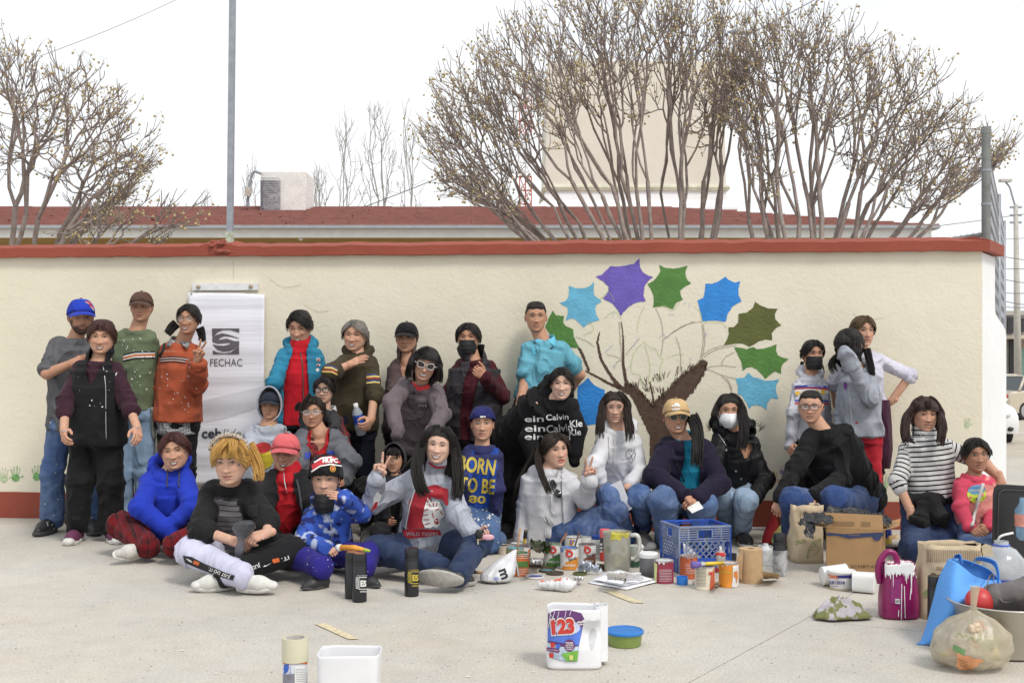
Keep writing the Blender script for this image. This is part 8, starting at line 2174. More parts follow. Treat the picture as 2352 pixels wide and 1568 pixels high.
vessel('jar','grey jar with a ribbed white screw lid','jar',1468,1512,1265,1327,M((.105,.105,.11),.35,.08,8),[(.9,0),(.96,.03),(.96,.78),(.9,.82)],[('lid',[(.98,.80),(1,.81),(1,.97),(.93,1),(0,.99)],WP)])
# lids on the ground
def lid(label,u,v,w,ring,fill,h=.012):
 c=G(u,v);r=w/2*c.y/F;root=empty('tin_lid',c,label,'lid','paint tin lids on the concrete');mb=MB();mb.lathe([(r*.9,.001),(r,.003),(r,h),(r*.9,h),(r*.86,h*.6)],26,c);mb.build('rim',ring,root,angle=40);mb=MB();mb.lathe([(r*.87,h*.62),(0,h*.6)],26,c);mb.build('inside',fill,root);return root
DRK=M((.07,.05,.03),.5,.3,30)
lid('olive tin lid lying farthest back below the green-splashed tin',1259,1304,37,DRK,pm((.10,.09,.03)));lid('tin lid with turquoise paint inside',1257,1312,38,DRK,pm((.10,.30,.36)));lid('white plastic lid with blue paint inside',1229,1326,42,WP,pm((.04,.04,.3)));lid('dark tin lid behind the orange and white packet',1275,1318,40,DRK,pm((.05,.04,.03)));lid('olive tin lid right of the orange and white packet',1332,1319,32,M((.10,.12,.03),.5,.2),pm((.09,.11,.03)));lid('dark stacked tin lid beside the pitcher foot',1379,1308,24,DRK,pm((.08,.11,.12)),.03)
# crumpled sheets, bags and rags
def crumple(name,label,cat,pts,m,seed=0,amp=.012,n=16,parent=None,z0=0,part='sheet',thick=.0012):
 """a creased sheet spanned by four corners (u, v, z)"""
 a,b,c,d=[q_ if isinstance(q_,Vector)else G(*q_)for q_ in pts]
 mb=MB();vs=[]
 for j in range(n+1):
  for i in range(n+1):
   s,t=i/n,j/n;p=a.lerp(b,s).lerp(d.lerp(c,s),t)
   k=1-2*abs(noise.noise(Vector((s*3.1,t*3.1,seed))));e=noise.noise(Vector((s*7,t*7,seed+9)))
   p=p+Vector((noise.noise(Vector((s*2.5,t*2.5,seed+4)))*amp,e*amp*.6,(k*.8+e*.5)*amp));p.z=max(p.z,.004);vs.append(p)
 mb.add(vs,[(j*(n+1)+i,j*(n+1)+i+1,(j+1)*(n+1)+i+1,(j+1)*(n+1)+i)for j in range(n)for i in range(n)])
 if parent is None:parent=empty(name,(a+c)/2-Vector((0,0,((a+c)/2).z)),label,cat)
 o=mb.build(part,m,parent,smooth=False,angle=25);md=o.modifiers.new('thick','SOLIDIFY');md.thickness=thick;return parent
PAP=M((.80,.80,.83),.8,.04,20)
r1=crumple('paper_pile','pile of white paper sheets with a crumpled paint-stained one on top','paper',[(1350,1338,.004),(1440,1354,.004),(1515,1333,.01),(1400,1308,.01)],PAP,1,.004,n=8)
crumple('','','',[(1360,1330,.02),(1430,1346,.012),(1500,1330,.02),(1420,1308,.02)],PAP,2,.005,parent=r1,n=8)
crumple('','','',[(1393,1332,.02),(1440,1338,.03),(1438,1318,.12),(1396,1316,.11)],PAP,3,.012,parent=r1,n=8);crumple('','','',[(1430,1338,.015),(1476,1335,.02),(1474,1318,.07),(1440,1318,.09)],PAP,7,.014,parent=r1,n=8)
crumple('','','',[(1412,1334,.03),(1440,1339,.04),(1440,1322,.075),(1418,1320,.085)],M((.38,.34,.22),.8,.4,30),5,.02,parent=r1,n=10)
crumple('folded_paper','folded white papers standing between the orange and the green tins','paper',[(1219,1294,.004),(1250,1296,.004),(1246,1290,.11),(1222,1290,.12)],PAP,11,.02);crumple('paint_rag','crumpled blue-stained paper in front of the brown label tin','rag',[(1324,1312,.004),(1382,1318,.004),(1372,1300,.05),(1338,1298,.06)],M((.55,.60,.70),.8,.3,16),13,.03)
crumple('tissue','small crumpled tissue right of the orange and white packet','tissue',[(1318,1336,.004),(1337,1338,.004),(1336,1328,.045),(1322,1328,.045)],PAP,17,.02,n=10)
crumple('plastic_bag','dark green and silver crumpled bag behind the green-splashed tin','bag',[(1221,1264,.05),(1274,1266,.05),(1262,1258,.16),(1228,1256,.20)],M((.06,.075,.035),.3,.5,14),19,.05);crumple('scrap_paper','thin clear film scrap flat before the orange and white packet','film',[(1272,1350,.003),(1330,1346,.003),(1328,1338,.004),(1280,1340,.004)],FILM,20,.001,n=4)
for k,(a,b,c,d,lb)in enumerate((((1430,1214),(1496,1216),(1496,1206),(1440,1206),'white paper sheet on the ground at the wall base left of the crate'),((1664,1214),(1764,1213),(1764,1206),(1670,1206),'long white paper sheet at the wall base right of the crate'))):crumple('paper_sheet',lb,'paper',[(*a,.004),(*b,.004),(*c,.006),(*d,.006)],PAP,23+k,.002,n=6)
def M2(c1,c2,scale=8,rough=.7,lo=.48,hi=.54):
 m=M(c1,rough,.1,20,.4,60,name='mix%g%g'%(c2[0],scale));n,l=m.node_tree.nodes,m.node_tree.links;b=n['Principled BSDF'];src=b.inputs['Base Color'].links[0].from_socket;z=n.new('ShaderNodeTexNoise');z.inputs['Scale'].default_value=scale;z.inputs['Detail'].default_value=4;t=n.new('ShaderNodeTexCoord');l.new(t.outputs['Object'],z.inputs[0]);r=n.new('ShaderNodeMapRange');[setattr(r.inputs[i+1],'default_value',q)for i,q in enumerate((lo,hi,0,1))];l.new(z.outputs[0],r.inputs[0]);x=n.new('ShaderNodeMix');x.data_type='RGBA';l.new(r.outputs[0],x.inputs[0]);l.new(src,x.inputs[6]);x.inputs[7].default_value=(*c2,1);l.new(x.outputs[2],b.inputs['Base Color']);return m
def pouch(name,label,cat,base,tip,rx,ry,m,seed,prof=((0,.75),(.08,1),(.35,.98),(.6,.72),(.82,.32),(.92,.10),(1,.13)),pleat=.22,nk=72,nt=26,angle=35,part='bag'):
 '''a soft bag gathered towards its tip, creased all round'''
 root=empty(name,Vector((base.x,base.y,0)),label,cat);rings=[];H_=tip-base
 for j in range(nt):
  t=j/(nt-1);k=float(np.interp(t,[a for a,b in prof],[b for a,b in prof]));c=base.lerp(tip,t);c.x=base.x+H_.x*t**1.5;c.y=base.y+H_.y*t**1.5;ring=[]
  for q in range(nk):
   a=2*math.pi*q/nk;f=1-2*abs(noise.noise(Vector((math.cos(a)*2.6,math.sin(a)*2.6,seed+t*1.2))));g_=1-2*abs(noise.noise(Vector((math.cos(a)*5+t*2,math.sin(a)*5,seed+5+t*3))));e=1+pleat*(.35+.65*t)*(f*.7+g_*.4)
   ring.append(Vector((c.x+rx*k*e*math.cos(a),c.y+ry*k*e*math.sin(a),max(.003,c.z+.05*H_.z*f*(1-t)))))
  rings.append(ring)
 mb=MB();mb.loft(rings);return root,mb.build(part,m,root,angle=angle)
def sack(name,label,cat,pr,m,seed,amp=.010,h=.011,k=.04,fr=14,part='bag'):
 root=empty(name,Vector((pr[0][0].x,pr[0][0].y,0)),label,cat);prims=[('cap',(A_(a),A_(b),r0,r1),k)for a,b,r0,r1 in pr];V,Fc,bi,bt,nr=polygonize(prims,h,k)
 cn_=V.mean(0);az=np.arctan2(V[:,1]-cn_[1],V[:,0]-cn_[0]);n=.5*(1-2*np.abs(vnoise(V*fr,seed)))+.7*(1-2*np.abs(vnoise(np.stack([np.cos(az)*4,np.sin(az)*4,V[:,2]*4],1),seed+7)));n2=1-2*np.abs(vnoise(V*fr*2.3,seed+3));V=V+nr*((n*amp+n2*amp*.5))[:,None];V[:,2]=np.maximum(V[:,2],.003)
 return root,mesh_from(part,V,Fc,m,root)
def sackmat(c,n,alpha=1.0,rough=.35,var=.2):return M(c,rough,var,7,.7,22,name=n,alpha=alpha)
r1,o1=pouch('plastic_bag','white plastic carrier bag printed black, stuffed and leaning on the orange tin','bag',G(1138,1340,.004)+Vector((0,.05,0)),P(1184,1262,6.62),.088,.07,sackmat((.62,.62,.64),'white_bag_film'),41,((0,.7),(.06,.95),(.25,1),(.5,.78),(.75,.42),(.9,.22),(1,.10)),.20)
lay_text('m',1160,1316,22,o1,KI,r1,rot=70,bold=.03,jump=.2);lay_poly([[(1140,1334),(1158,1344),(1154,1348),(1138,1338)]],o1,KI,r1);lay_poly([jag([(1108,1338),(1126,1342),(1124,1348),(1110,1346)],3,1,2)],o1,ink((.5,.2,.1),'orange_glimpse'),r1,off=.004);lay_poly([jag(ellipse(1140,1328,7,3,8),3,1,4)],o1,ink((.25,.3,.55),'blue_glimpse'),r1,off=.004)
r1,o1=sack('powder_packet','half-empty orange and white packet lying in front of the tin lids','packet',[(G(1242,1342,.03),G(1300,1343,.035),.018,.030),(G(1300,1343,.03),G(1318,1340,.025),.028,.012)],sackmat((.70,.70,.71),'white_packet_film'),43,.006,.008);lay_poly([[(1229,1336),(1240,1324),(1262,1316),(1292,1315),(1289,1332),(1250,1335)]],o1,M((.70,.10,.025),.4,.1),r1,jump=.2);lay_text('osmo',1304,1323,6,o1,RDI,r1,rot=95,width=16,jump=.2)
r1,o1=pouch('plastic_bag','yellow green plastic bag with orange print between the red bag and the kraft tote','bag',G(1804,1256,.004)+Vector((0,.06,0)),P(1814,1192,7.8),.075,.06,sackmat((.50,.50,.16),'yellow_bag_film'),47,((0,.8),(.1,1),(.5,.9),(.8,.5),(1,.2)));lay_poly([[(1798,1212),(1810,1208),(1812,1224),(1801,1228)]],o1,ink((.65,.16,.05),'orange_print'),r1,jump=.2)
r1,o1=pouch('cloth_bag','red cloth bag held by the man in the black jumper','bag',G(1772,1250,.004)+Vector((0,.04,0)),P(1779,1180,7.75),.055,.04,M((.36,.018,.025),.85,.12,12,.3,200),49,((0,1),(.3,.9),(.7,.55),(1,.2)),.16)
r1,o1=vessel('wrapped_bottle','white plastic wrapped bottle right of the brown paper roll','bottle',1743,1774,1246,1300,M((.62,.65,.66),.3,.15,14),[(.9,0),(1,.05),(1,.72),(.55,.86),(.4,.9),(.4,1),(0,1)])[:2];c,r,h=PO['white plastic wrapped bottle right of the brown paper roll'][2:];mb=MB();mb.lathe([(r*(1.08+.10*(i%2)),h*.9*i/9)for i in range(10)],18,c,False,False);mb.build('plastic_wrap',FILM,r1,smooth=True)
mb=MB();rc=G(1934,1426)+Vector((0,.05,0));n_=34;vs=[]
for j in range(n_+1):
 for i in range(n_+1):
  x,y=i/n_*2-1,j/n_*2-1;a=math.atan2(y,x);rr=max(abs(x),abs(y));k=1+.35*noise.noise(Vector((math.cos(a)*1.3,math.sin(a)*1.3,4)));X_,Y_=rr*math.cos(a)*k,rr*math.sin(a)*k;f=1-2*abs(noise.noise(Vector((X_*2.2+3,Y_*2.2,2))));g_=1-2*abs(noise.noise(Vector((X_*5,Y_*5,7))))
  vs.append(rc+Vector((X_*.128+.02*noise.noise(Vector((X_*4,Y_*4,1))),Y_*.085,max(.004,.012+(1-rr*rr)*(.052+.040*f)+.018*g_*(1-rr**4)))))
mb.add(vs,[(j*(n_+1)+i,j*(n_+1)+i+1,(j+1)*(n_+1)+i+1,(j+1)*(n_+1)+i)for j in range(n_)for i in range(n_)]);r1=empty('paint_rag',rc,'grey rag smeared with olive paint lying on the open concrete','rag');o1=mb.build('cloth',M2((.42,.39,.41),(.17,.18,.06),17),r1,angle=40);o1.modifiers.new('t','SOLIDIFY').thickness=.003
# blue milk crate: bars, lattice, solid foot
BLM,GRM=M((.022,.085,.42),.45,.3,9),M((.20,.24,.34),.6,.25,12)
K0=G(1559.4,1318);ck=HC+(V0-1209.7)*K0.y/F
K1=P(1680,1206,0.0001);y1=F*(HC-ck)/(1206-V0);K1=P(1680,1206,y1);y2=F*(HC-ck)/(1195-V0);K2=P(1516,1195,y2);K1.z=K2.z=0
e1=(K1-K0);e2=(K2-K0);e2=Vector((-e1.y,e1.x,0)).normalized()*e1.length*.95 if e2.length>e1.length*1.6 or e2.length<e1.length*.5 else e2
crate=empty('milk_crate',K0+(e1+e2)/2,'blue plastic milk crate with scuffed grey lattice sides','crate')
for qi,(o,d,nn)in enumerate(((K0,e1,e2),(K0+e1,e2,-e1),(K0+e2,e1,-e2),(K0,e2,e1))):
 inn=nn.normalized();Tm=lambda s,z,w=0.0:o+d*s+Vector((0,0,z*ck))+inn*(w+.004)
 mb=MB()
 for z in(.985,.93,.88,.83,.78,.73,.68):
  mb.bar(Tm(0.012,z),Tm(.988,z),.008 if z<.98 else .014,.006 if z<.98 else .011)if not(.74<z<.92)else[mb.bar(Tm(a,z),Tm(b_,z),.008,.006)for a,b_ in((.012,.36),(.64,.988))]
 for s in(.36,.64):mb.bar(Tm(s,.75),Tm(s,.91),.007)
 for s in(.012,.19,.5,.81,.988):mb.bar(Tm(s,.68 if s==.5 else .66),Tm(s,.74 if s==.5 else .98),.0085)
 for s in(.012,.15,.85,.988):mb.bar(Tm(s,0.01),Tm(s,.67),.011)
 for i in range(-3,7):
  for sg in(-1,1):
   a,b_=.15+.7*i/6,.15+.7*(i+2.4*1)/6
   lo,hi=(a,b_)if sg>0 else(b_,a)
   za,zb_=.32,.66;c0,c1=lo,hi
   def clip(c0,za,c1,zb_):
    if c0<.15:za+=(zb_-za)*(.15-c0)/(c1-c0);c0=.15
    if c0>.85:za+=(zb_-za)*(.85-c0)/(c1-c0);c0=.85
    return c0,za
   if max(lo,hi)<=.15 or min(lo,hi)>=.85:continue
   p0,z0_=clip(c0,za,c1,zb_);p1,z1_=clip(c1,zb_,c0,za)
   mb.bar(Tm(p0,z0_),Tm(p1,z1_),.006)
 mb.build('lattice_side',GRM if qi in(0,3)else BLM,crate)
 mb=MB();a,b_=Tm(.015,.012),Tm(.985,.012);mb.add([a,b_,b_+Vector((0,0,ck*.31)),a+Vector((0,0,ck*.31))]+[x+inn*.006 for x in(a,b_,b_+Vector((0,0,ck*.31)),a+Vector((0,0,ck*.31)))],[(0,1,2,3),(7,6,5,4),(0,4,5,1),(3,2,6,7),(0,3,7,4),(1,5,6,2)]);mb.build('solid_foot',BLM,crate)
mb=MB();c4=[K0+e1*a+e2*b_+Vector((0,0,.012))for a,b_ in((.02,.02),(.98,.02),(.98,.98),(.02,.98))];mb.add(c4,[(0,1,2,3)]);mb.build('crate_base',BLM,crate)
w_=K0+e1*.4+e2*.4;r1=empty('paper_sheet',w_,'white paper sheet seen through the lattice of the blue crate','paper');mb=MB();mb.add([K0+e1*.18+e2*.2+Vector((0,0,.03)),K0+e1*.62+e2*.2+Vector((0,0,.03)),K0+e1*.5+e2*.4+Vector((0,0,.10)),K0+e1*.25+e2*.45+Vector((0,0,.16))],[(0,1,2,3)]);mb.build('sheet',PAP,r1).modifiers.new('t','SOLIDIFY').thickness=.001
# brown paper roll and small things
KRF=M((.46,.31,.17),.85,.08,40,.15,120)
q=vessel('paper_roll','upright roll of brown kraft paper towel','paper roll',1697,1751,1255,1341,KRF,[(1,0),(1,1),(.32,1),(.32,.6)],[('core',[(.30,.5),(.30,1.0),(.25,1.0),(.25,.5)],M((.30,.20,.11),.9,.1))]);c,r,h=q[2:]
mb=MB();mb.add([c+Vector((-r*.75,-r*.75,h*.98)),c+Vector((-r*.95,-r*.4,h*.98)),c+Vector((-r*1.75,-r*.5,h*.36)),c+Vector((-r*.9,-r*.75,.02))],[(0,1,2,3)]);mb.build('loose_end',KRF,q[0]).modifiers.new('t','SOLIDIFY').thickness=.002
vessel('blue_plastic_cap','short bright blue plastic cap standing between the crimson and cream tins','cap',1554,1580,1321,1344,M((.02,.17,.55),.4,.1),[(1,0),(1,.98),(.94,1),(.9,.98),(.88,.7),(0,.7)])  # bright blue plastic cap, likely off a spray can
mb=MB();c=G(1593,1337,.013);mb.tube([c,c+Vector((.04,.02,0))],.013,8);tag(mb.build('foam_roller',M((.66,.58,.46),.9,.1),None,smooth=True),'small pale foam roller end beside the cream tin','roller')
crumple('paper_bag','torn brown paper bag piece beside the plastic-wrapped black flask','paper bag',[(1752,1332,.004),(1790,1330,.004),(1784,1318,.075),(1752,1316,.085)],KRF,61,.012,n=10);crumple('paper_bag','scrap of brown paper between the cream and bright orange tins','paper bag',[(1640,1344,.004),(1654,1344,.004),(1654,1338,.06),(1644,1338,.07)],KRF,63,.006,n=6)
# black flasks
FLK=M((.013,.013,.015),.28,.15,10);FPR=[(.94,0),(1,.01),(1,.735),(.96,.745),(.96,.755),(1,.765),(1,.775),(.96,.785),(.97,.80),(.97,.985),(.92,1),(0,.995)]
for u0,u1,vt,vb,lb,mm in((792,825,1264,1376,'black flask half hidden behind the white-printed flask',None),(809,842.5,1267,1384,'black flask with white square logo in front of the boy in the knitted hat',WI),(929,962,1256,1371,'black flask with yellow square logo in front of the tiger sweatshirt woman',YI),(2131,2168,1319,1443,'black flask behind the blue tote bag',None),(1776,1806,1223,1324,'black flask half wrapped in clear plastic',None)):
 q=vessel('flask',lb,'flask',u0,u1,vt,vb,FLK,FPR,group='black vacuum flasks')
 if vb>1370 and u0<820:lay_poly([ellipse((u0+u1)/2,vt+3,13,2.2,14)],q[1],M((.30,.12,.04),.4,.3),q[0])
 if mm:
  w=u1-u0;cx=u1-w*.30;cy=vb-46
  lay_lines([[(cx-8,cy-13),(cx+9,cy-13)],[(cx-8,cy-13),(cx-8,cy+14)],[(cx-8,cy+14),(cx+9,cy+14)]],1.5,q[1],mm,q[0],jump=.2);txt(q,'ES',cx+1.5,cy+1,13,mm,13,bold=.05);txt(q,'ACCION',cx-12.5,cy,5,mm,27,rot=-90,bold=.03);txt(q,'cehlider',cx+2,cy+19,4,mm,15,bold=.02);txt(q,'VOLUNTARIADO',cx-1,cy-17,2.4,mm,22)
q=PO['black flask half wrapped in clear plastic'];mb=MB();c,r,h=q[2:]
mb.lathe([(r*(1.06+.10*(i%2)),h*.62*i/9)for i in range(10)],18,c,False,False);mb.build('plastic_wrap',FILM,q[0],smooth=True)
# cardboard box with a bin liner
CRD=M((.36,.215,.10),.85,.07,12,.1,80);yb=G(2020,1328).y;B0=G(1897,1300);B1=G(2029,1327);hx=HC+(V0-1218)*B1.y/F
B0=Vector((P(1897,0,yb+.12).x,yb+.12,0));ex=B1-B0;ey=Vector((-ex.y,ex.x,0)).normalized()*.30;box=empty('cardboard_box',B0+(ex+ey)/2,'brown cardboard box printed blue with its flaps open','box')
sides=[]
for a,b_ in((B0,B0+ex),(B0+ex,B0+ex+ey),(B0+ex+ey,B0+ey),(B0+ey,B0)):
 mb=MB();n_=(b_-a).normalized();ii=Vector((-n_.y,n_.x,0))*.004;top=Vector((0,0,hx));mb.add([a,b_,b_+top,a+top,a+ii,b_+ii,b_+ii+top,a+ii+top],[(0,1,2,3),(7,6,5,4),(0,4,5,1),(3,2,6,7),(0,3,7,4),(1,5,6,2)]);sides.append(mb.build('side_panel',CRD,box))
for(a,b_,o,up)in((B0,B0+ex,Vector((0,.02,0)),.085),(B0+ex,B0+ex+ey,Vector((.09,0,0)),.025),(B0+ey,B0,Vector((-.10,-.02,0)),.02)):
 mb=MB();t0=Vector((0,0,hx+.001));t1=Vector((0,0,hx+up))+o;mb.add([a+t0,b_+t0,b_+t1,a+t1],[(0,1,2,3)]);ff=mb.build('flap',CRD,box);ff.modifiers.new('t','SOLIDIFY').thickness=.004
 if up==.085:fp0=ff
PBL=ink((.03,.045,.12),'box_blue_ink');lay_poly([[(1899,1222),(1940,1226),(1975,1224),(2029,1222),(2029,1230),(1985,1233),(1950,1236),(1920,1229),(1899,1230)]],sides[0],PBL,box);lay_poly([ellipse(2014,1232,10,9,20)],sides[0],PBL,box,off=.004);lay_text('KEEP FROZEN',1962,1228,3.2,sides[0],CRD,box,width=24,off=.006);lay_text('2CMB7:42',1983,1300,7,sides[0],ink((.08,.05,.03),'stamp_ink'),box,width=60);lay_lines([[(1912,v),(1963,v+.5)]for v in(1198,1202,1206)]+[[(1977,v),(2000,v)]for v in(1199,1203,1207)],1.2,fp0,ink((.16,.09,.05),'faded_ink'),box)
BIN=sackmat((.016,.016,.018),'black_bin_liner',1,.45,.3);r1=empty('bin_liner',(B0+ex/2).xyz,'black bin liner spilling over the cardboard box and kraft tote','bin liner')
for k_,(q_,a_)in enumerate((([(1832,1206,.06),(1920,1204,.02),(1905,1180,.2),(1850,1186,.2)],.03),([(1896,1196,.16),(2000,1192,.14),(1990,1178,.25),(1900,1172,.25)],.035),([(1980,1194,.12),(2040,1204,.06),(2040,1190,.2),(1985,1180,.22)],.03),([(2012,1196,.06),(2046,1216,.0),(2046,1194,.1),(2020,1188,.14)],.02),([(1850,1236,.0),(1872,1240,.0),(1876,1198,.06),(1844,1200,.06)],.02))):crumple('','','',[P(u,v,yb+d)for u,v,d in q_],BIN,71+k_,a_,parent=r1,n=14)
r1=crumple('envelope','orange-capped pen on a buff envelope sticking out behind the box','envelope',[(2036,1240,.18),(2062,1236,.20),(2062,1228,.21),(2040,1230,.20)],M((.55,.40,.22),.8,.1),73,.002,n=4);mb=MB();mb.tube([P(2046,1206,yb+.2),P(2065,1196,yb+.2)],.006,7);mb.build('pen',M((.75,.20,.02),.4,.05),r1)
def tote(name,label,cat,u0,u1,vt,vb,dep,m,lean=0.0,seed=0,sag=.02,parts=True,n=24):
 """paper or cloth carrier: four soft walls open at the top, with handles"""
 yb=F*HC/(vb-V0);xa,xb=P(u0,0,yb).x,P(u1,0,yb).x;h=HC+(V0-vt)*yb/F;cx,cy=(xa+xb)/2,yb+dep/2;root=empty(name,(cx,cy,0),label,cat);rings=[]
 for j in range(13):
  t=j/12;ring=[]
  for k in range(n):
   a=2*math.pi*k/n+.2;e=.42;sx=math.copysign(abs(math.cos(a))**e,math.cos(a));sy=math.copysign(abs(math.sin(a))**e,math.sin(a))
   nv=noise.noise(Vector((k*.45,t*3,seed)))*sag;ring.append(Vector((cx+sx*((xb-xa)/2*(1-.04*t)+nv)+lean*t,cy+sy*(dep/2*(1-.35*t)+nv),.002+h*t*(1+.03*noise.noise(Vector((k*.5,7,seed)))))))
  rings.append(ring)
 mb=MB();mb.loft(rings,cap=False);mb.add(rings[0],[tuple(range(n-1,-1,-1))]);b=mb.build('bag',m,root,smooth=True);b.modifiers.new('t','SOLIDIFY').thickness=.003
 return root,b,cx,cy,h
KB=M((.50,.40,.27),.85,.10,14,.3,20);LFI=ink((.22,.28,.10),'leaf_ink');BRI=ink((.18,.10,.05),'brown_ink')
r1,o1,*_=tote('kraft_tote','beige tote printed with leaf outlines behind the cardboard box','bag',1824,1896,1163,1294,.20,KB,0,3)
lay_lines([[(1853,1282),(1862,1262),(1876,1245),(1886,1236)],[(1853,1282),(1857,1258),(1870,1242),(1886,1236)],[(1853,1282),(1874,1272),(1884,1255),(1886,1236)],[(1860,1268),(1858,1260)],[(1866,1260),(1862,1250)],[(1872,1252),(1868,1245)],[(1864,1264),(1874,1262)],[(1870,1256),(1880,1254)]],1.3,o1,LFI,r1,jump=.2);lay_text('ilta',1838,1242,12,o1,LFI,r1,width=26,rot=-20,jump=.2);lay_lines([[(1840+5*i,1172),(1838+5*i,1186)]for i in range(11)],1,o1,BRI,r1,jump=.2)
r1,o1,cx,cy,h=tote('paper_bag','brown paper bag with wood grain band and two handles behind the blue tote','bag',2120,2262,1256,1424,.22,KB,.02,9)
lay_lines([[(2130+4.2*i,1260+.12*i),(2129+4.2*i,1290+.05*i)]for i in range(32)],1.2,o1,BRI,r1,jump=.2);lay_text('DON M',2166,1306,7,o1,BRI,r1,width=30,bold=.03,rot=8,jump=.2);lay_text('RO',2156,1324,14,o1,BRI,r1,width=36,bold=.06,rot=6,jump=.2);lay_lines([[(2228,1300),(2238,1284),(2254,1278),(2262,1278)],[(2232,1304),(2246,1290),(2262,1286)]],2,o1,LFI,r1,jump=.2);lay_poly([jag(ellipse(2127,1362,6,9,12),3,1.5,2)],o1,LFI,r1,jump=.2)
for uu in(2212,2236):mb=MB();p_=P(uu,1262,cy+.02);mb.loft([[p_+Vector((x+a,y,z))for a in(-.028,.028)for y in(0,)]+[p_+Vector((x+a,.004,z))for a in(.028,-.028)]for x,z in((0,-.03),(.0,.012),(.03,.03),(.06,.02),(.07,-.03))]);mb.build('handle',M((.50,.42,.30),.85,.1),r1)
# magenta jug, the cut bottles and tubs
def jug(name,label,u0,u1,vt,vb,dep,m,seed,top_cut=True,handle=None,taper=.86,sq=.5):
 yb=F*HC/(vb-V0);xa,xb=P(u0,0,yb).x,P(u1,0,yb).x;h=HC+(V0-vt)*(yb+dep*.3)/F;cx,cy=(xa+xb)/2,yb+dep/2;hw=(xb-xa)/2
 root=empty(name,(cx,cy,0),label,'plastic jug');rings=[];n=44
 for j in range(23):
  t=j/22;ring=[]
  wk=(.94+.06*min(1,t/.04))*(1-(1-taper)*max(0,t-.35)/.65)*(1-.025*math.exp(-((t-.10)/.025)**2));xo=0
  for k in range(n):
   a=2*math.pi*k/n;sx=math.copysign(abs(math.cos(a))**sq,math.cos(a));sy=math.copysign(abs(math.sin(a))**sq,math.sin(a))
   if handle and handle[0]<t<handle[1]and sx*handle[2]>.2:
    q_=math.sin(math.pi*(t-handle[0])/(handle[1]-handle[0]))**.6;sy*=1-.55*q_;
   zz=h*t*(1+(top_cut*.035*noise.noise(Vector((math.cos(a)*1.4,math.sin(a)*1.4,seed)))if j>19 else 0));ring.append(Vector((cx+sx*hw*wk,cy+sy*dep/2*wk,.002+zz)))
  rings.append(ring)
 mb=MB();mb.loft(rings,cap=False);mb.add(rings[0],[tuple(range(n-1,-1,-1))]);b=mb.build('body',m,root,angle=50);md=b.modifiers.new('t','SOLIDIFY');md.thickness=.003;md.offset=-1
 return root,b,cx,cy,h,hw
MAG=M((.22,.008,.085),.32,.10,6,.1,30);r1,o1,cx,cy,h,hw=jug('detergent_jug','magenta jug with its top cut off and white paint running down',2030,2118,1292,1424,.13,MAG,3,taper=.80,sq=.55)
mb=MB();mb.tube(catmull([Vector((cx-hw*.97,cy,h*.62)),Vector((cx-hw*1.06,cy,h*.80)),Vector((cx-hw*.98,cy,h*1.0)),Vector((cx-hw*.62,cy,h*1.17)),Vector((cx-hw*.22,cy,h*1.14)),Vector((cx-hw*.05,cy,h*.98))],6),[.016]*31,9);mb.build('handle',MAG,r1,smooth=True)
dr=random.Random(12);top_=[];u_=2033
while u_<2119:L_=min(46,dr.expovariate(1/13));w_=dr.uniform(2,5);top_+=[(u_,1318+dr.uniform(-6,4)),(u_+w_*.4,1318+L_),(u_+w_*.75,1316+L_)];u_+=w_
lay_poly([[(2032,1280),(2120,1280)]+top_[::-1]],o1,WHP,r1,jump=.2,maxe=8);lay_lines([[(2071,1340),(2070,1422)],[(2077,1345),(2079,1424)],[(2092,1350),(2090,1376)],[(2064,1400),(2063,1423)],[(2108,1330),(2112,1380)]],1.8,o1,WHP,r1,jump=.2);lay_poly([[(2046,1330),(2070,1329),(2069,1387),(2046,1384)]],o1,M((.26,.03,.14),.4,.2,60),r1,off=.002,jump=.2);lay_poly([[(2056,1374),(2067,1375),(2067,1386),(2056,1385)]],o1,WI,r1,off=.004,jump=.2);lay_lines([[(2058+1.6*i,1376),(2058+1.6*i,1383)]for i in range(6)],.7,o1,KI,r1,off=.006,jump=.2)
WJ=M((.76,.76,.78),.35,.04,8);r1,o1,cx,cy,h,hw=jug('detergent_jug','white detergent jug with a cut top and a purple and blue label',1256,1384,1396,1539,.14,WJ,8,taper=.97,sq=.36,handle=(.38,.80,1))
mb=MB();mb.add([Vector((cx+hw*.80+a,cy-.03+b_,z))for z in(.02,h*1.02)for a,b_ in((0,0),(.05,.035),(.05,.085),(0,.09))],[(0,1,5,4),(1,2,6,5),(2,3,7,6)]);mb.build('cut_side',WJ,r1).modifiers.new('t','SOLIDIFY').thickness=.003
hh_=lay_poly([ellipse(1361,1466,9,24,20,6)],o1,M((.50,.50,.52),.5,.05),r1,name='handle_recess_shade',off=.001,jump=.2)  # shade of the handle recess, put on as a flat grey patch
bx=bvh_of(o1)
def jl(pl,m,off):return lay_poly([pl],o1,m,r1,maxe=8,name='label_print',off=off,jump=.2,bvh=bx)
jl([(1259,1408),(1275,1401),(1310,1400),(1335,1407),(1342,1420),(1336,1450),(1330,1480),(1326,1518),(1300,1518),(1268,1510),(1258,1490)],M((.13,.04,.17),.4,.1),.002);jl([(1260,1440),(1300,1425),(1336,1440),(1330,1482),(1259,1470)],M((.08,.18,.62),.4,.15),.003);jl(ellipse(1302,1440,30,17,24),M((.52,.58,.78),.4,.1),.004);jl([(1259,1474),(1290,1484),(1329,1484),(1326,1517),(1300,1517),(1268,1509),(1258,1490)],M((.42,.52,.62),.4,.3,40),.004);jl([(1290,1500),(1328,1492),(1326,1517),(1300,1517)],M((.16,.42,.06),.4,.2),.005)
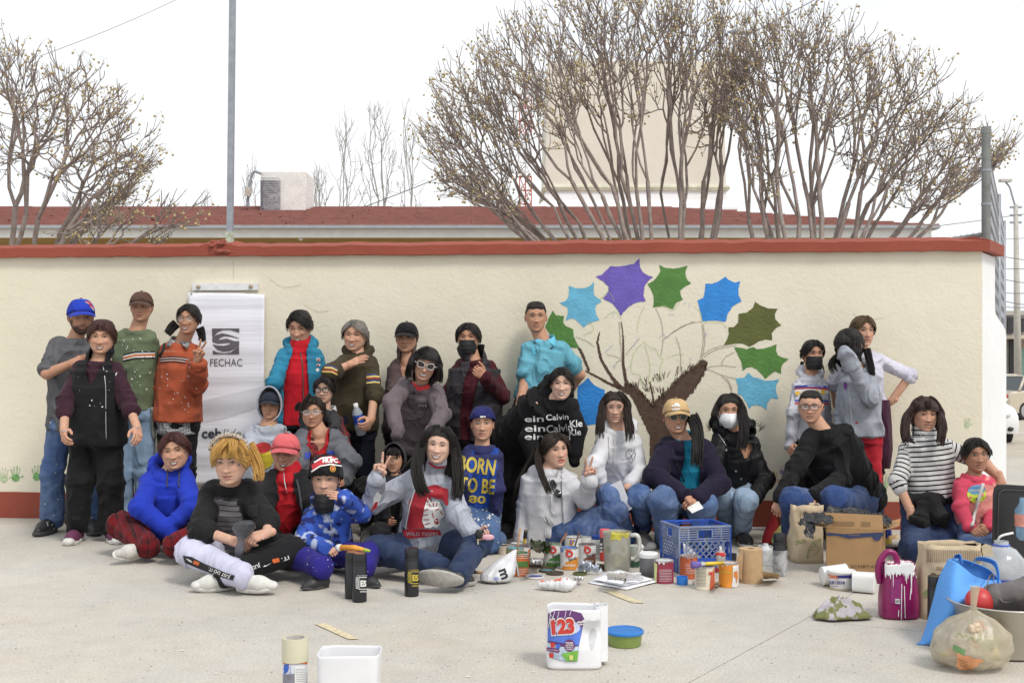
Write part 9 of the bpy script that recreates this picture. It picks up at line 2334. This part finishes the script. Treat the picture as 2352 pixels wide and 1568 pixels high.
for s,u,v,hh,mm,w in(('123',1293,1437,30,RDI,52),):lay_text(s,u,v,hh+3,o1,WI,r1,width=w+4,bold=.09,off=.006,rot=-4,bvh=bx);lay_text(s,u,v,hh,o1,mm,r1,width=w,bold=.06,off=.008,rot=-4,bvh=bx)
jl(ellipse(1308,1481,12,14,20),M((.16,.03,.14),.4,.1),.006);[lay_text(s,1308,v,4 if i<2 else 2.6,o1,WI,r1,width=w,bold=.03,off=.008,bvh=bx)for i,(s,v,w)in enumerate((('PODER',1475,17),('ACTIVO',1480.5,19),('CONTRA LA',1485.5,17),('SUCIEDAD',1489.5,14)))];jl([(1257,1485),(1283,1488),(1286,1494),(1283,1498),(1257,1493)],M((.16,.03,.14),.4,.1),.006);lay_text('SUAVE Y JAZMIN',1270,1491,2.4,o1,WI,r1,width=24,off=.008,rot=6,bvh=bx)
for u,v,mm in((1270,1479,RDI),(1282,1482,ink((.05,.12,.5),'blue_print')),(1267,1503,RDI),(1312,1508,ink((.6,.6,.2),'cream_print'))):jl([(u-5,v-5),(u+5,v-5),(u+4,v+6),(u-4,v+6)],mm,.0075)
lay_lines([[(1266,1404),(1262,1440)],[(1275,1402),(1268,1425)],[(1300,1401),(1297,1418)],[(1312,1401),(1308,1412)],[(1284,1402),(1280,1420)],[(1262,1404),(1280,1430)]],1.1,o1,WI,r1,off=.009,jump=.2,bvh=bx)
r1,o1,cx,cy,h,hw=jug('cut_tub','white square tub with a cut top at the bottom edge of the view',727,866,1500,1622,.16,WJ,14,taper=1.04,sq=.3)
q=vessel('food_container','round green container with a blue lid beside the white jug','container',1391,1478,1432,1491,M((.19,.26,.06),.35,.12,10),[(.82,0),(.86,.02),(.93,.66),(.97,.70)],[('lid',[(.98,.70),(1.02,.72),(1.02,.84),(.96,.9),(.9,.92),(.88,.87),(0,.88)],M((.02,.17,.50),.4,.08))])
q=vessel('varnish_can','white and blue varnish can under the roll of tape at the bottom edge','can',650,706,1510,1612,M((.62,.64,.68),.4,.08,12),[(.98,0),(1,.02),(1,.95),(.96,1),(0,1)]);lab(q,[[(650,1516),(706,1516),(706,1524),(650,1524)]],ORL);lab(q,[jag([(650,1526),(664,1524),(662,1540),(650,1550)],4,1,1)],ink((.04,.12,.5),'blue_print'));lab(q,[[(677,1530),(700,1528),(702,1566),(677,1568)]],WI,.003);fine(q,679,700,[1535+4*i for i in range(8)],DKI,.6);lab(q,[[(650,1548),(677,1546),(677,1600),(650,1600)]],M((.22,.22,.26),.4,.3,30));txt(q,'Barniz',667,1537,4,ink((.04,.12,.5),'blue_print'),16,rot=-90)
c,r,h=q[2:];mb=MB();r2=r*1.1;mb.lathe([(r2*.78,h+.002),(r2,h+.002),(r2,h+.088),(r2*.78,h+.088),(r2*.78,h+.002)],36,c,False,False);tr=empty('tape_roll',c+Vector((0,0,h)),'roll of clear packing tape standing on the varnish can','tape');mb.build('tape',M((.60,.57,.42),.2,.06,8),tr,angle=40);mb=MB();mb.lathe([(r2*.77,h+.004),(r2*.77,h+.087),(r2*.70,h+.087),(r2*.70,h+.004)],36,c,False,False);mb.build('core',M((.52,.50,.46),.8,.15,40),tr,angle=40)
q=vessel('cream_tub','white sour cream tub standing on its lid before the cardboard box','tub',1901,1965,1303,1357,WP,[(.78,.05),(.82,.06),(.96,.90),(1.0,.92),(1.0,.98),(.95,1),(.93,.97),(0,.96)],[('lid',[(.98,0),(1.02,.01),(1.02,.04),(0,.045)],M((.42,.36,.2),.4,.2))])
DB=ink((.035,.03,.20),'dark_blue_ink');lab(q,[[(1922,1321),(1964,1319),(1964,1327),(1922,1327)]],DB);txt(q,'Daisy',1914,1322,9,ink((.66,.12,.02),'orange_ink'),23,bold=.03);txt(q,'SOUR CREAM',1920,1337,7,DB,40,bold=.03);txt(q,'SO',1960,1334,7,DB,9,bold=.03);txt(q,'Pure & Natural',1915,1345,3,DB,22)
def lying(name,label,cat,a,b,r0,r1,m,sq=1.0):
 root=empty(name,(a+b)/2,label,cat);d=(b-a).normalized();s=d.cross(Vector((0,0,1))).normalized();w=s.cross(d);mb=MB();rings=[]
 for t,k in((0,.9),(.02,1),(.95,1),(1,1.03),(1,.93),(.6,.86),(.1,.84)):rings.append([a.lerp(b,t)+(s*math.copysign(abs(math.cos(q_))**sq,math.cos(q_))+w*math.copysign(abs(math.sin(q_))**sq,math.sin(q_)))*(r0+(r1-r0)*t)*k for q_ in[2*math.pi*i/24+.1 for i in range(24)]])
 mb.loft(rings);mb.build('body',m,root,angle=40);return root
lying('plastic_cup','white plastic tumbler lying on its side behind the sour cream tub','cup',G(1887,1322,.055),G(1943,1318,.062),.050,.058,WP);lying('carton','white carton lying on its side right of the sour cream tub','carton',G(2010,1338,.055),G(1960,1334,.055),.052,.050,WP,.45)
# blue fabric tote: a slumped soft bag
TOT=M((.10,.32,.74),.75,.06,8,.35,26);r1=empty('tote_bag',G(2210,1470),'bright blue fabric tote slumped against the metal basin','bag');yb=G(2200,1480).y
fr_=[(2104,1494,0),(2150,1497,-.02),(2225,1474,-.02),(2290,1432,.10)],[(2122,1450,.06),(2165,1440,-.10),(2235,1405,-.08),(2284,1390,.10)],[(2142,1380,.08),(2185,1390,-.13),(2248,1356,-.06),(2272,1352,.12)],[(2158,1320,.10),(2195,1336,-.06),(2240,1342,.02),(2264,1340,.16)],[(2178,1283,.12),(2200,1292,.02),(2238,1322,.04),(2262,1330,.18)]
bk_=[(2104,1494,.01),(2160,1488,.16),(2230,1466,.22),(2290,1432,.12)],[(2122,1450,.08),(2170,1430,.24),(2240,1400,.30),(2290,1388,.14)],[(2142,1380,.10),(2190,1370,.30),(2260,1350,.34),(2300,1350,.2)],[(2158,1320,.12),(2210,1305,.30),(2270,1320,.34),(2304,1338,.24)],[(2178,1283,.13),(2215,1284,.26),(2268,1304,.32),(2300,1336,.26)]
mb=MB();rings=[]
for f_,b_ in zip(fr_,bk_):
 fp_=catmull([P(u,v,yb+d)for u,v,d in f_],6);bp_=catmull([P(u,v,yb+d)for u,v,d in b_],6);rings.append(fp_+bp_[::-1][1:-1])
rr=[];
for k in range(len(rings[0])):rr.append(catmull([rg[k]for rg in rings],5))
R2=[[Vector((rr[k][j].x,rr[k][j].y,max(.004,rr[k][j].z)))+Vector((0,1,.3))*.006*noise.noise(rr[k][j]*9)for k in range(len(rr))]for j in range(len(rr[0]))]
mb.loft(R2,cap=False);ob=mb.build('bag',TOT,r1,smooth=True);ob.modifiers.new('t','SOLIDIFY').thickness=.002
for pts in([(2196,1292,.03),(2188,1284,.10),(2192,1278,.14),(2204,1278,.14),(2208,1300,.06)],[(2232,1300,.26),(2240,1284,.26),(2262,1284,.26),(2284,1294,.24),(2292,1318,.2),(2292,1340,.2)]):
 g_=catmull([P(u,v,yb+d)for u,v,d in pts],5);mb=MB();mb.loft([[p_+Vector((0,-.012,.010)),p_+Vector((0,.012,-.010)),p_+Vector((.002,.013,-.012)),p_+Vector((.002,-.012,.012))]for p_ in g_]);mb.build('handle',TOT,r1)
lay_lines([[(2195,1420),(2214,1396),(2240,1378),(2250,1350),(2262,1332)]],3,ob,M((.06,.20,.5),.8,.05),r1,jump=.3)
# basin, its leather bag, the clear jug, the knotted bin bag
BC=G(2352,1532)+Vector((.02,.24,0));bs=empty('metal_basin',BC,'brushed metal basin at the right edge holding a grey bag and a red ball','basin');zt=HC+(V0-1378)*(BC.y)/F
mb=MB();mb.lathe([(.15,.002),(.165,.01),(.225,zt-.01),(.236,zt),(.232,zt+.004),(.222,zt),(.16,.02),(0,.018)],48,BC);mb.build('basin',M((.50,.47,.42),.35,.12,5,.1,60,.7),bs,angle=40)
mb=MB();mb.ball(BC+Vector((-.13,-.06,zt+.008)),.06,16,12);tag(mb.build('red_ball',M((.48,.035,.035),.4,.1),None,smooth=True),'red ball lying in the metal basin behind the knotted bag tail','ball')
r1,o1=sack('leather_bag','grey leather shoulder bag lying in the metal basin','bag',[(BC+Vector((-.06,-.05,zt+.02)),BC+Vector((.16,-.05,zt+.02)),.06,.075),(BC+Vector((.0,-.10,zt+.05)),BC+Vector((.1,-.1,zt+.09)),.04,.05)],M((.13,.115,.11),.42,.12,10,.15,90),81,.004);mb=MB();g_=catmull([P(2256,1374,BC.y-.08),P(2268,1330,BC.y-.05),P(2278,1322,BC.y-.02),P(2282,1350,BC.y-.06),P(2300,1384,BC.y-.12),P(2330,1376,BC.y-.14),P(2345,1340,BC.y-.1)],6);mb.loft([[p_+Vector((0,-.01,.008)),p_+Vector((.01,.012,-.008)),p_+Vector((.012,.012,-.006)),p_+Vector((.003,-.01,.010))]for p_ in g_]);mb.build('strap',M((.19,.17,.165),.5,.15,10),r1)
mb=MB();mb.box(P(2322,1372,BC.y-.02),(.09,.05,.012));tag(mb.build('white_ruler',WP,None),'white plastic strip lying across the metal basin','strip')
CLR=M((.62,.65,.68),.12,.25,9,.5,18,alpha=.55);c=G(2350,1420)+Vector((.02,.3,0));z0=HC+(V0-1375)*c.y/F;jr=empty('water_jug',c,'crumpled clear water jug with a blue label behind the basin','water jug');hj=HC+(V0-1237)*c.y/F
mb=MB();mb.lathe([(.10,.0),(.115,.02),(.115,hj*.35),(.108,hj*.42),(.118,hj*.50),(.112,hj*.70),(.07,hj*.85),(.035,hj*.90),(.035,hj*.97)],26,c);jo=mb.build('body',CLR,jr,smooth=True);mb=MB();mb.lathe([(.04,hj*.90),(.042,hj*.905),(.042,hj*.92),(.04,hj*.925)],20,c,False,False);mb.build('blue_ring',M((.05,.12,.6),.4,.05),jr);mb=MB();mb.tube(catmull([c+Vector((-.03,-.02,hj*.95)),c+Vector((-.02,-.04,hj*1.06)),c+Vector((.05,-.02,hj*1.1))],5),.006,6);mb.build('handle',WP,jr)
mb=MB();mb.lathe([(.1195,hj*.22),(.1195,hj*.44)],26,c,False,False);lo=mb.build('label',M((.03,.07,.42),.4,.15),jr,smooth=True);lay_text('e',2344,1346,15,lo,WI,jr,bold=.05,jump=.3)
KN=G(2258,1553)+Vector((0,.13,0));r1,o1=pouch('bin_bag','knotted translucent beige bin bag full of wrappers at the bottom right','bin bag',KN+Vector((0,0,.004)),KN+Vector((.012,-.02,.335)),.155,.125,sackmat((.56,.49,.36),'translucent_bin_bag',.58,.25,.25),91,((0,.62),(.06,.92),(.2,1.02),(.4,.92),(.55,.62),(.64,.26),(.69,.10),(.74,.07),(.9,.09),(1,.12)),.16,96,40,28)
mb=MB();rr_=random.Random(6)
for i in range(26):mb.ball(KN+Vector((rr_.uniform(-.11,.11),rr_.uniform(-.06,.05),rr_.uniform(.05,.18))),rr_.uniform(.02,.05),7,5,(1,.6,.8),Matrix.Rotation(rr_.uniform(0,3),3,'Y'));mb.cur=i%5
q=mb.build('wrappers',[M(c_,.5,.2,12)for c_ in((.62,.16,.05),(.5,.5,.5),(.2,.3,.1),(.3,.28,.3),(.6,.5,.15))],r1,smooth=True);q['kind']='stuff'
mb=MB();[mb.ball(P(2238+rr_.uniform(-9,9),1441+rr_.uniform(-6,6),KN.y-.1),.014,7,5)for _ in range(14)];mb.build('knot',sackmat((.60,.48,.34),'knot_film',1,.3),r1,smooth=True)
lay_poly([[(2190,1478),(2218,1492),(2214,1505),(2188,1492)]],o1,ink((.13,.26,.10),'green_print'),r1,jump=.3);lay_poly([jag([(2200,1500),(2232,1508),(2262,1515),(2240,1530),(2216,1542),(2196,1528)],5,2,4)],o1,ink((.66,.30,.14),'orange_print'),r1,jump=.3);lay_lines([[(2200,1512),(2222,1520)],[(2202,1518),(2224,1526)],[(2204,1524),(2220,1530)]],1.2,o1,BRI,r1,off=.006,jump=.3);lay_lines([wob([(2196,1462),(2204,1452),(2212,1462),(2222,1456)],.6,3),wob([(2222,1470),(2232,1462),(2240,1472),(2252,1466)],.6,5)],1.4,o1,LFI,r1,jump=.3)
# black board at the right edge and a bottle in front of it
yb=6.75;BRDM=M((.016,.016,.017),.5,.15,6);r1=empty('black_board',P(2320,1318,yb),'black board with a rounded upper corner standing at the right edge','board');mb=MB()
ol=[(2277,1330),(2279,1240),(2281,1135),(2284,1120),(2292,1113),(2312,1113),(2360,1116),(2420,1125),(2420,1330)];f_=[P(u,v,yb+(u-2277)*.0006)for u,v in ol];f_=[Vector((p_.x,p_.y,max(.002,p_.z)))for p_ in f_];k=len(f_);mb.add(f_+[p_+Vector((.01,.03,0))for p_ in f_],[tuple(range(k-1,-1,-1)),tuple(range(k,2*k))]+[(i,(i+1)%k,k+(i+1)%k,k+i)for i in range(k)]);mb.build('panel',BRDM,r1);mb=MB();mb.tube(catmull([p_+Vector((.03,-.002,-.03))for p_ in f_[1:8]],4),.003,5);mb.build('edge_bead',M((.05,.05,.05),.4,.1),r1,smooth=True)
c=P(2349,1195,yb-.1);bt_=empty('water_bottle',c,'blue-tinted plastic bottle cut by the right edge in front of the black board','bottle');mb=MB();mb.lathe([(.02,-.11),(.035,-.09),(.042,0),(.042,.06),(.02,.10),(.016,.13)],18,c);mb.build('body',M((.25,.42,.58),.15,.3,12,alpha=.7),bt_,smooth=True);mb=MB();mb.lathe([(.0435,-.03),(.0435,.04)],18,c,False,False);mb.build('label',M((.60,.25,.2),.4,.3,30),bt_,smooth=True)
# things held in hands
c=P(823,938,8.02);bo=empty('water_bottle',P(823,996,8.02),'clear water bottle with a blue label held by the woman in the olive hoodie','bottle');ax=(P(817,930,8.0)-P(830,997,8.06)).normalized();o_=P(830,997,8.06);qm=ax.to_track_quat('Z','Y').to_matrix();L_=(P(817,926,8.0)-o_).length
for nm,pf,mm in(('body',[(.026,0),(.031,.02),(.031,.55),(.031,.72),(.014,.88),(.012,.9)],M((.62,.68,.74),.1,.15,9,alpha=.5)),('cap',[(.0145,.89),(.0145,1),(0,1)],WP),('label',[(.0318,.36),(.0318,.66)],M((.03,.10,.50),.35,.25,30))):
 mb=MB();mb.lathe([(a*1.12,b_*L_*(1 if a<.5 else 1))for a,b_ in pf],18,(0,0,0),nm=='body',nm!='label');mb.v=[tuple(qm@Vector(v_)+o_)for v_ in mb.v];mb.build(nm,mm,bo,smooth=True)
mb=MB();a_=[P(1384,1122,7.55),P(1426,1102,7.5),P(1452,1168,7.5),P(1412,1190,7.52)];mb.add(a_,[(0,3,2,1)]);o=mb.build('paper_sheet',PAP,None);o.modifiers.new('t','SOLIDIFY').thickness=.001;tag(o,'blank white sheet held by the woman in the heart-print hoodie','paper')
r1,o1=pouch('plastic_bag',"small grey plastic bag pinched in the blonde woman's hands",'bag',P(548,1290,6.37),P(566,1194,6.33),.055,.04,sackmat((.10,.10,.115),'grey_bag_film',.7,.2,.5),95,((0,.25),(.25,.45),(.5,.3),(.62,.55),(.8,1),(.93,.85),(1,.4)),.3)
rl=empty('paint_roller',P(812,1258,6.4),'orange and yellow paint-smeared brush in the little boy\'s fist','brush');mb=MB();mb.tube([P(777,1257,6.44),P(815,1257,6.4),P(846,1264,6.38)],[.017,.015,.009],9);mb.build('handle',M((.66,.28,.03),.4,.25,25),rl,smooth=True);mb=MB();mb.tube([P(775,1257,6.445),P(783,1257,6.43)],.019,10);mb.build('collar',WP,rl,smooth=True);mb=MB();mb.tube([P(836,1262,6.385),P(850,1265,6.375)],[.011,.007],8);mb.build('tip',M((.35,.5,.06),.4,.2),rl,smooth=True)
ky=empty('car_keys',P(1100,1236,6.45),'car key fob with a pink tag in the tiger sweatshirt woman\'s hand','keys');mb=MB();mb.ball(P(1100,1226,6.44),.022,10,7,(1,.5,1.3));mb.build('fob',BLACKP,ky,smooth=True);mb=MB();mb.box(P(1098,1240,6.44),(.008,.004,.045));mb.build('key_blade',M((.6,.55,.4),.3,.1,metal=.8),ky);mb=MB();mb.ball(P(1121,1233,6.44),.028,10,7,(1.25,.3,.62));mb.build('pink_tag',M((.66,.36,.42),.4,.05),ky,smooth=True)
mb=MB();mb.add([P(1578,1166,7.29),P(1590,1178,7.27),P(1616,1166,7.29),P(1604,1150,7.31)],[(0,1,2,3)]);o=tag(mb.build('paper_card',WL,None),'small white card in the clasped hands of the cap and sunglasses woman','card');o.modifiers.new('t','SOLIDIFY').thickness=.002
sg=empty('sunglasses',P(1280,1120,7.4),'dark sunglasses hanging from the neckline of the white cardigan woman','sunglasses');bq=bvh_of([o for o in P31.root.children if o.name.startswith(('shirt','cardigan'))])
for(u,v)in((1271,1112),(1281,1133)):lay_poly([ellipse(u,v,7,10,16,-25)],P31.top,M((.012,.011,.012),.1,.05),sg,name='lens',off=.012,jump=.3,bvh=bq)
lay_lines([[(1262,1102),(1268,1120),(1276,1138),(1288,1143)],[(1276,1122),(1279,1126)]],2.2,P31.top,BLACKP,sg,name='frame',off=.014,jump=.3,bvh=bq)
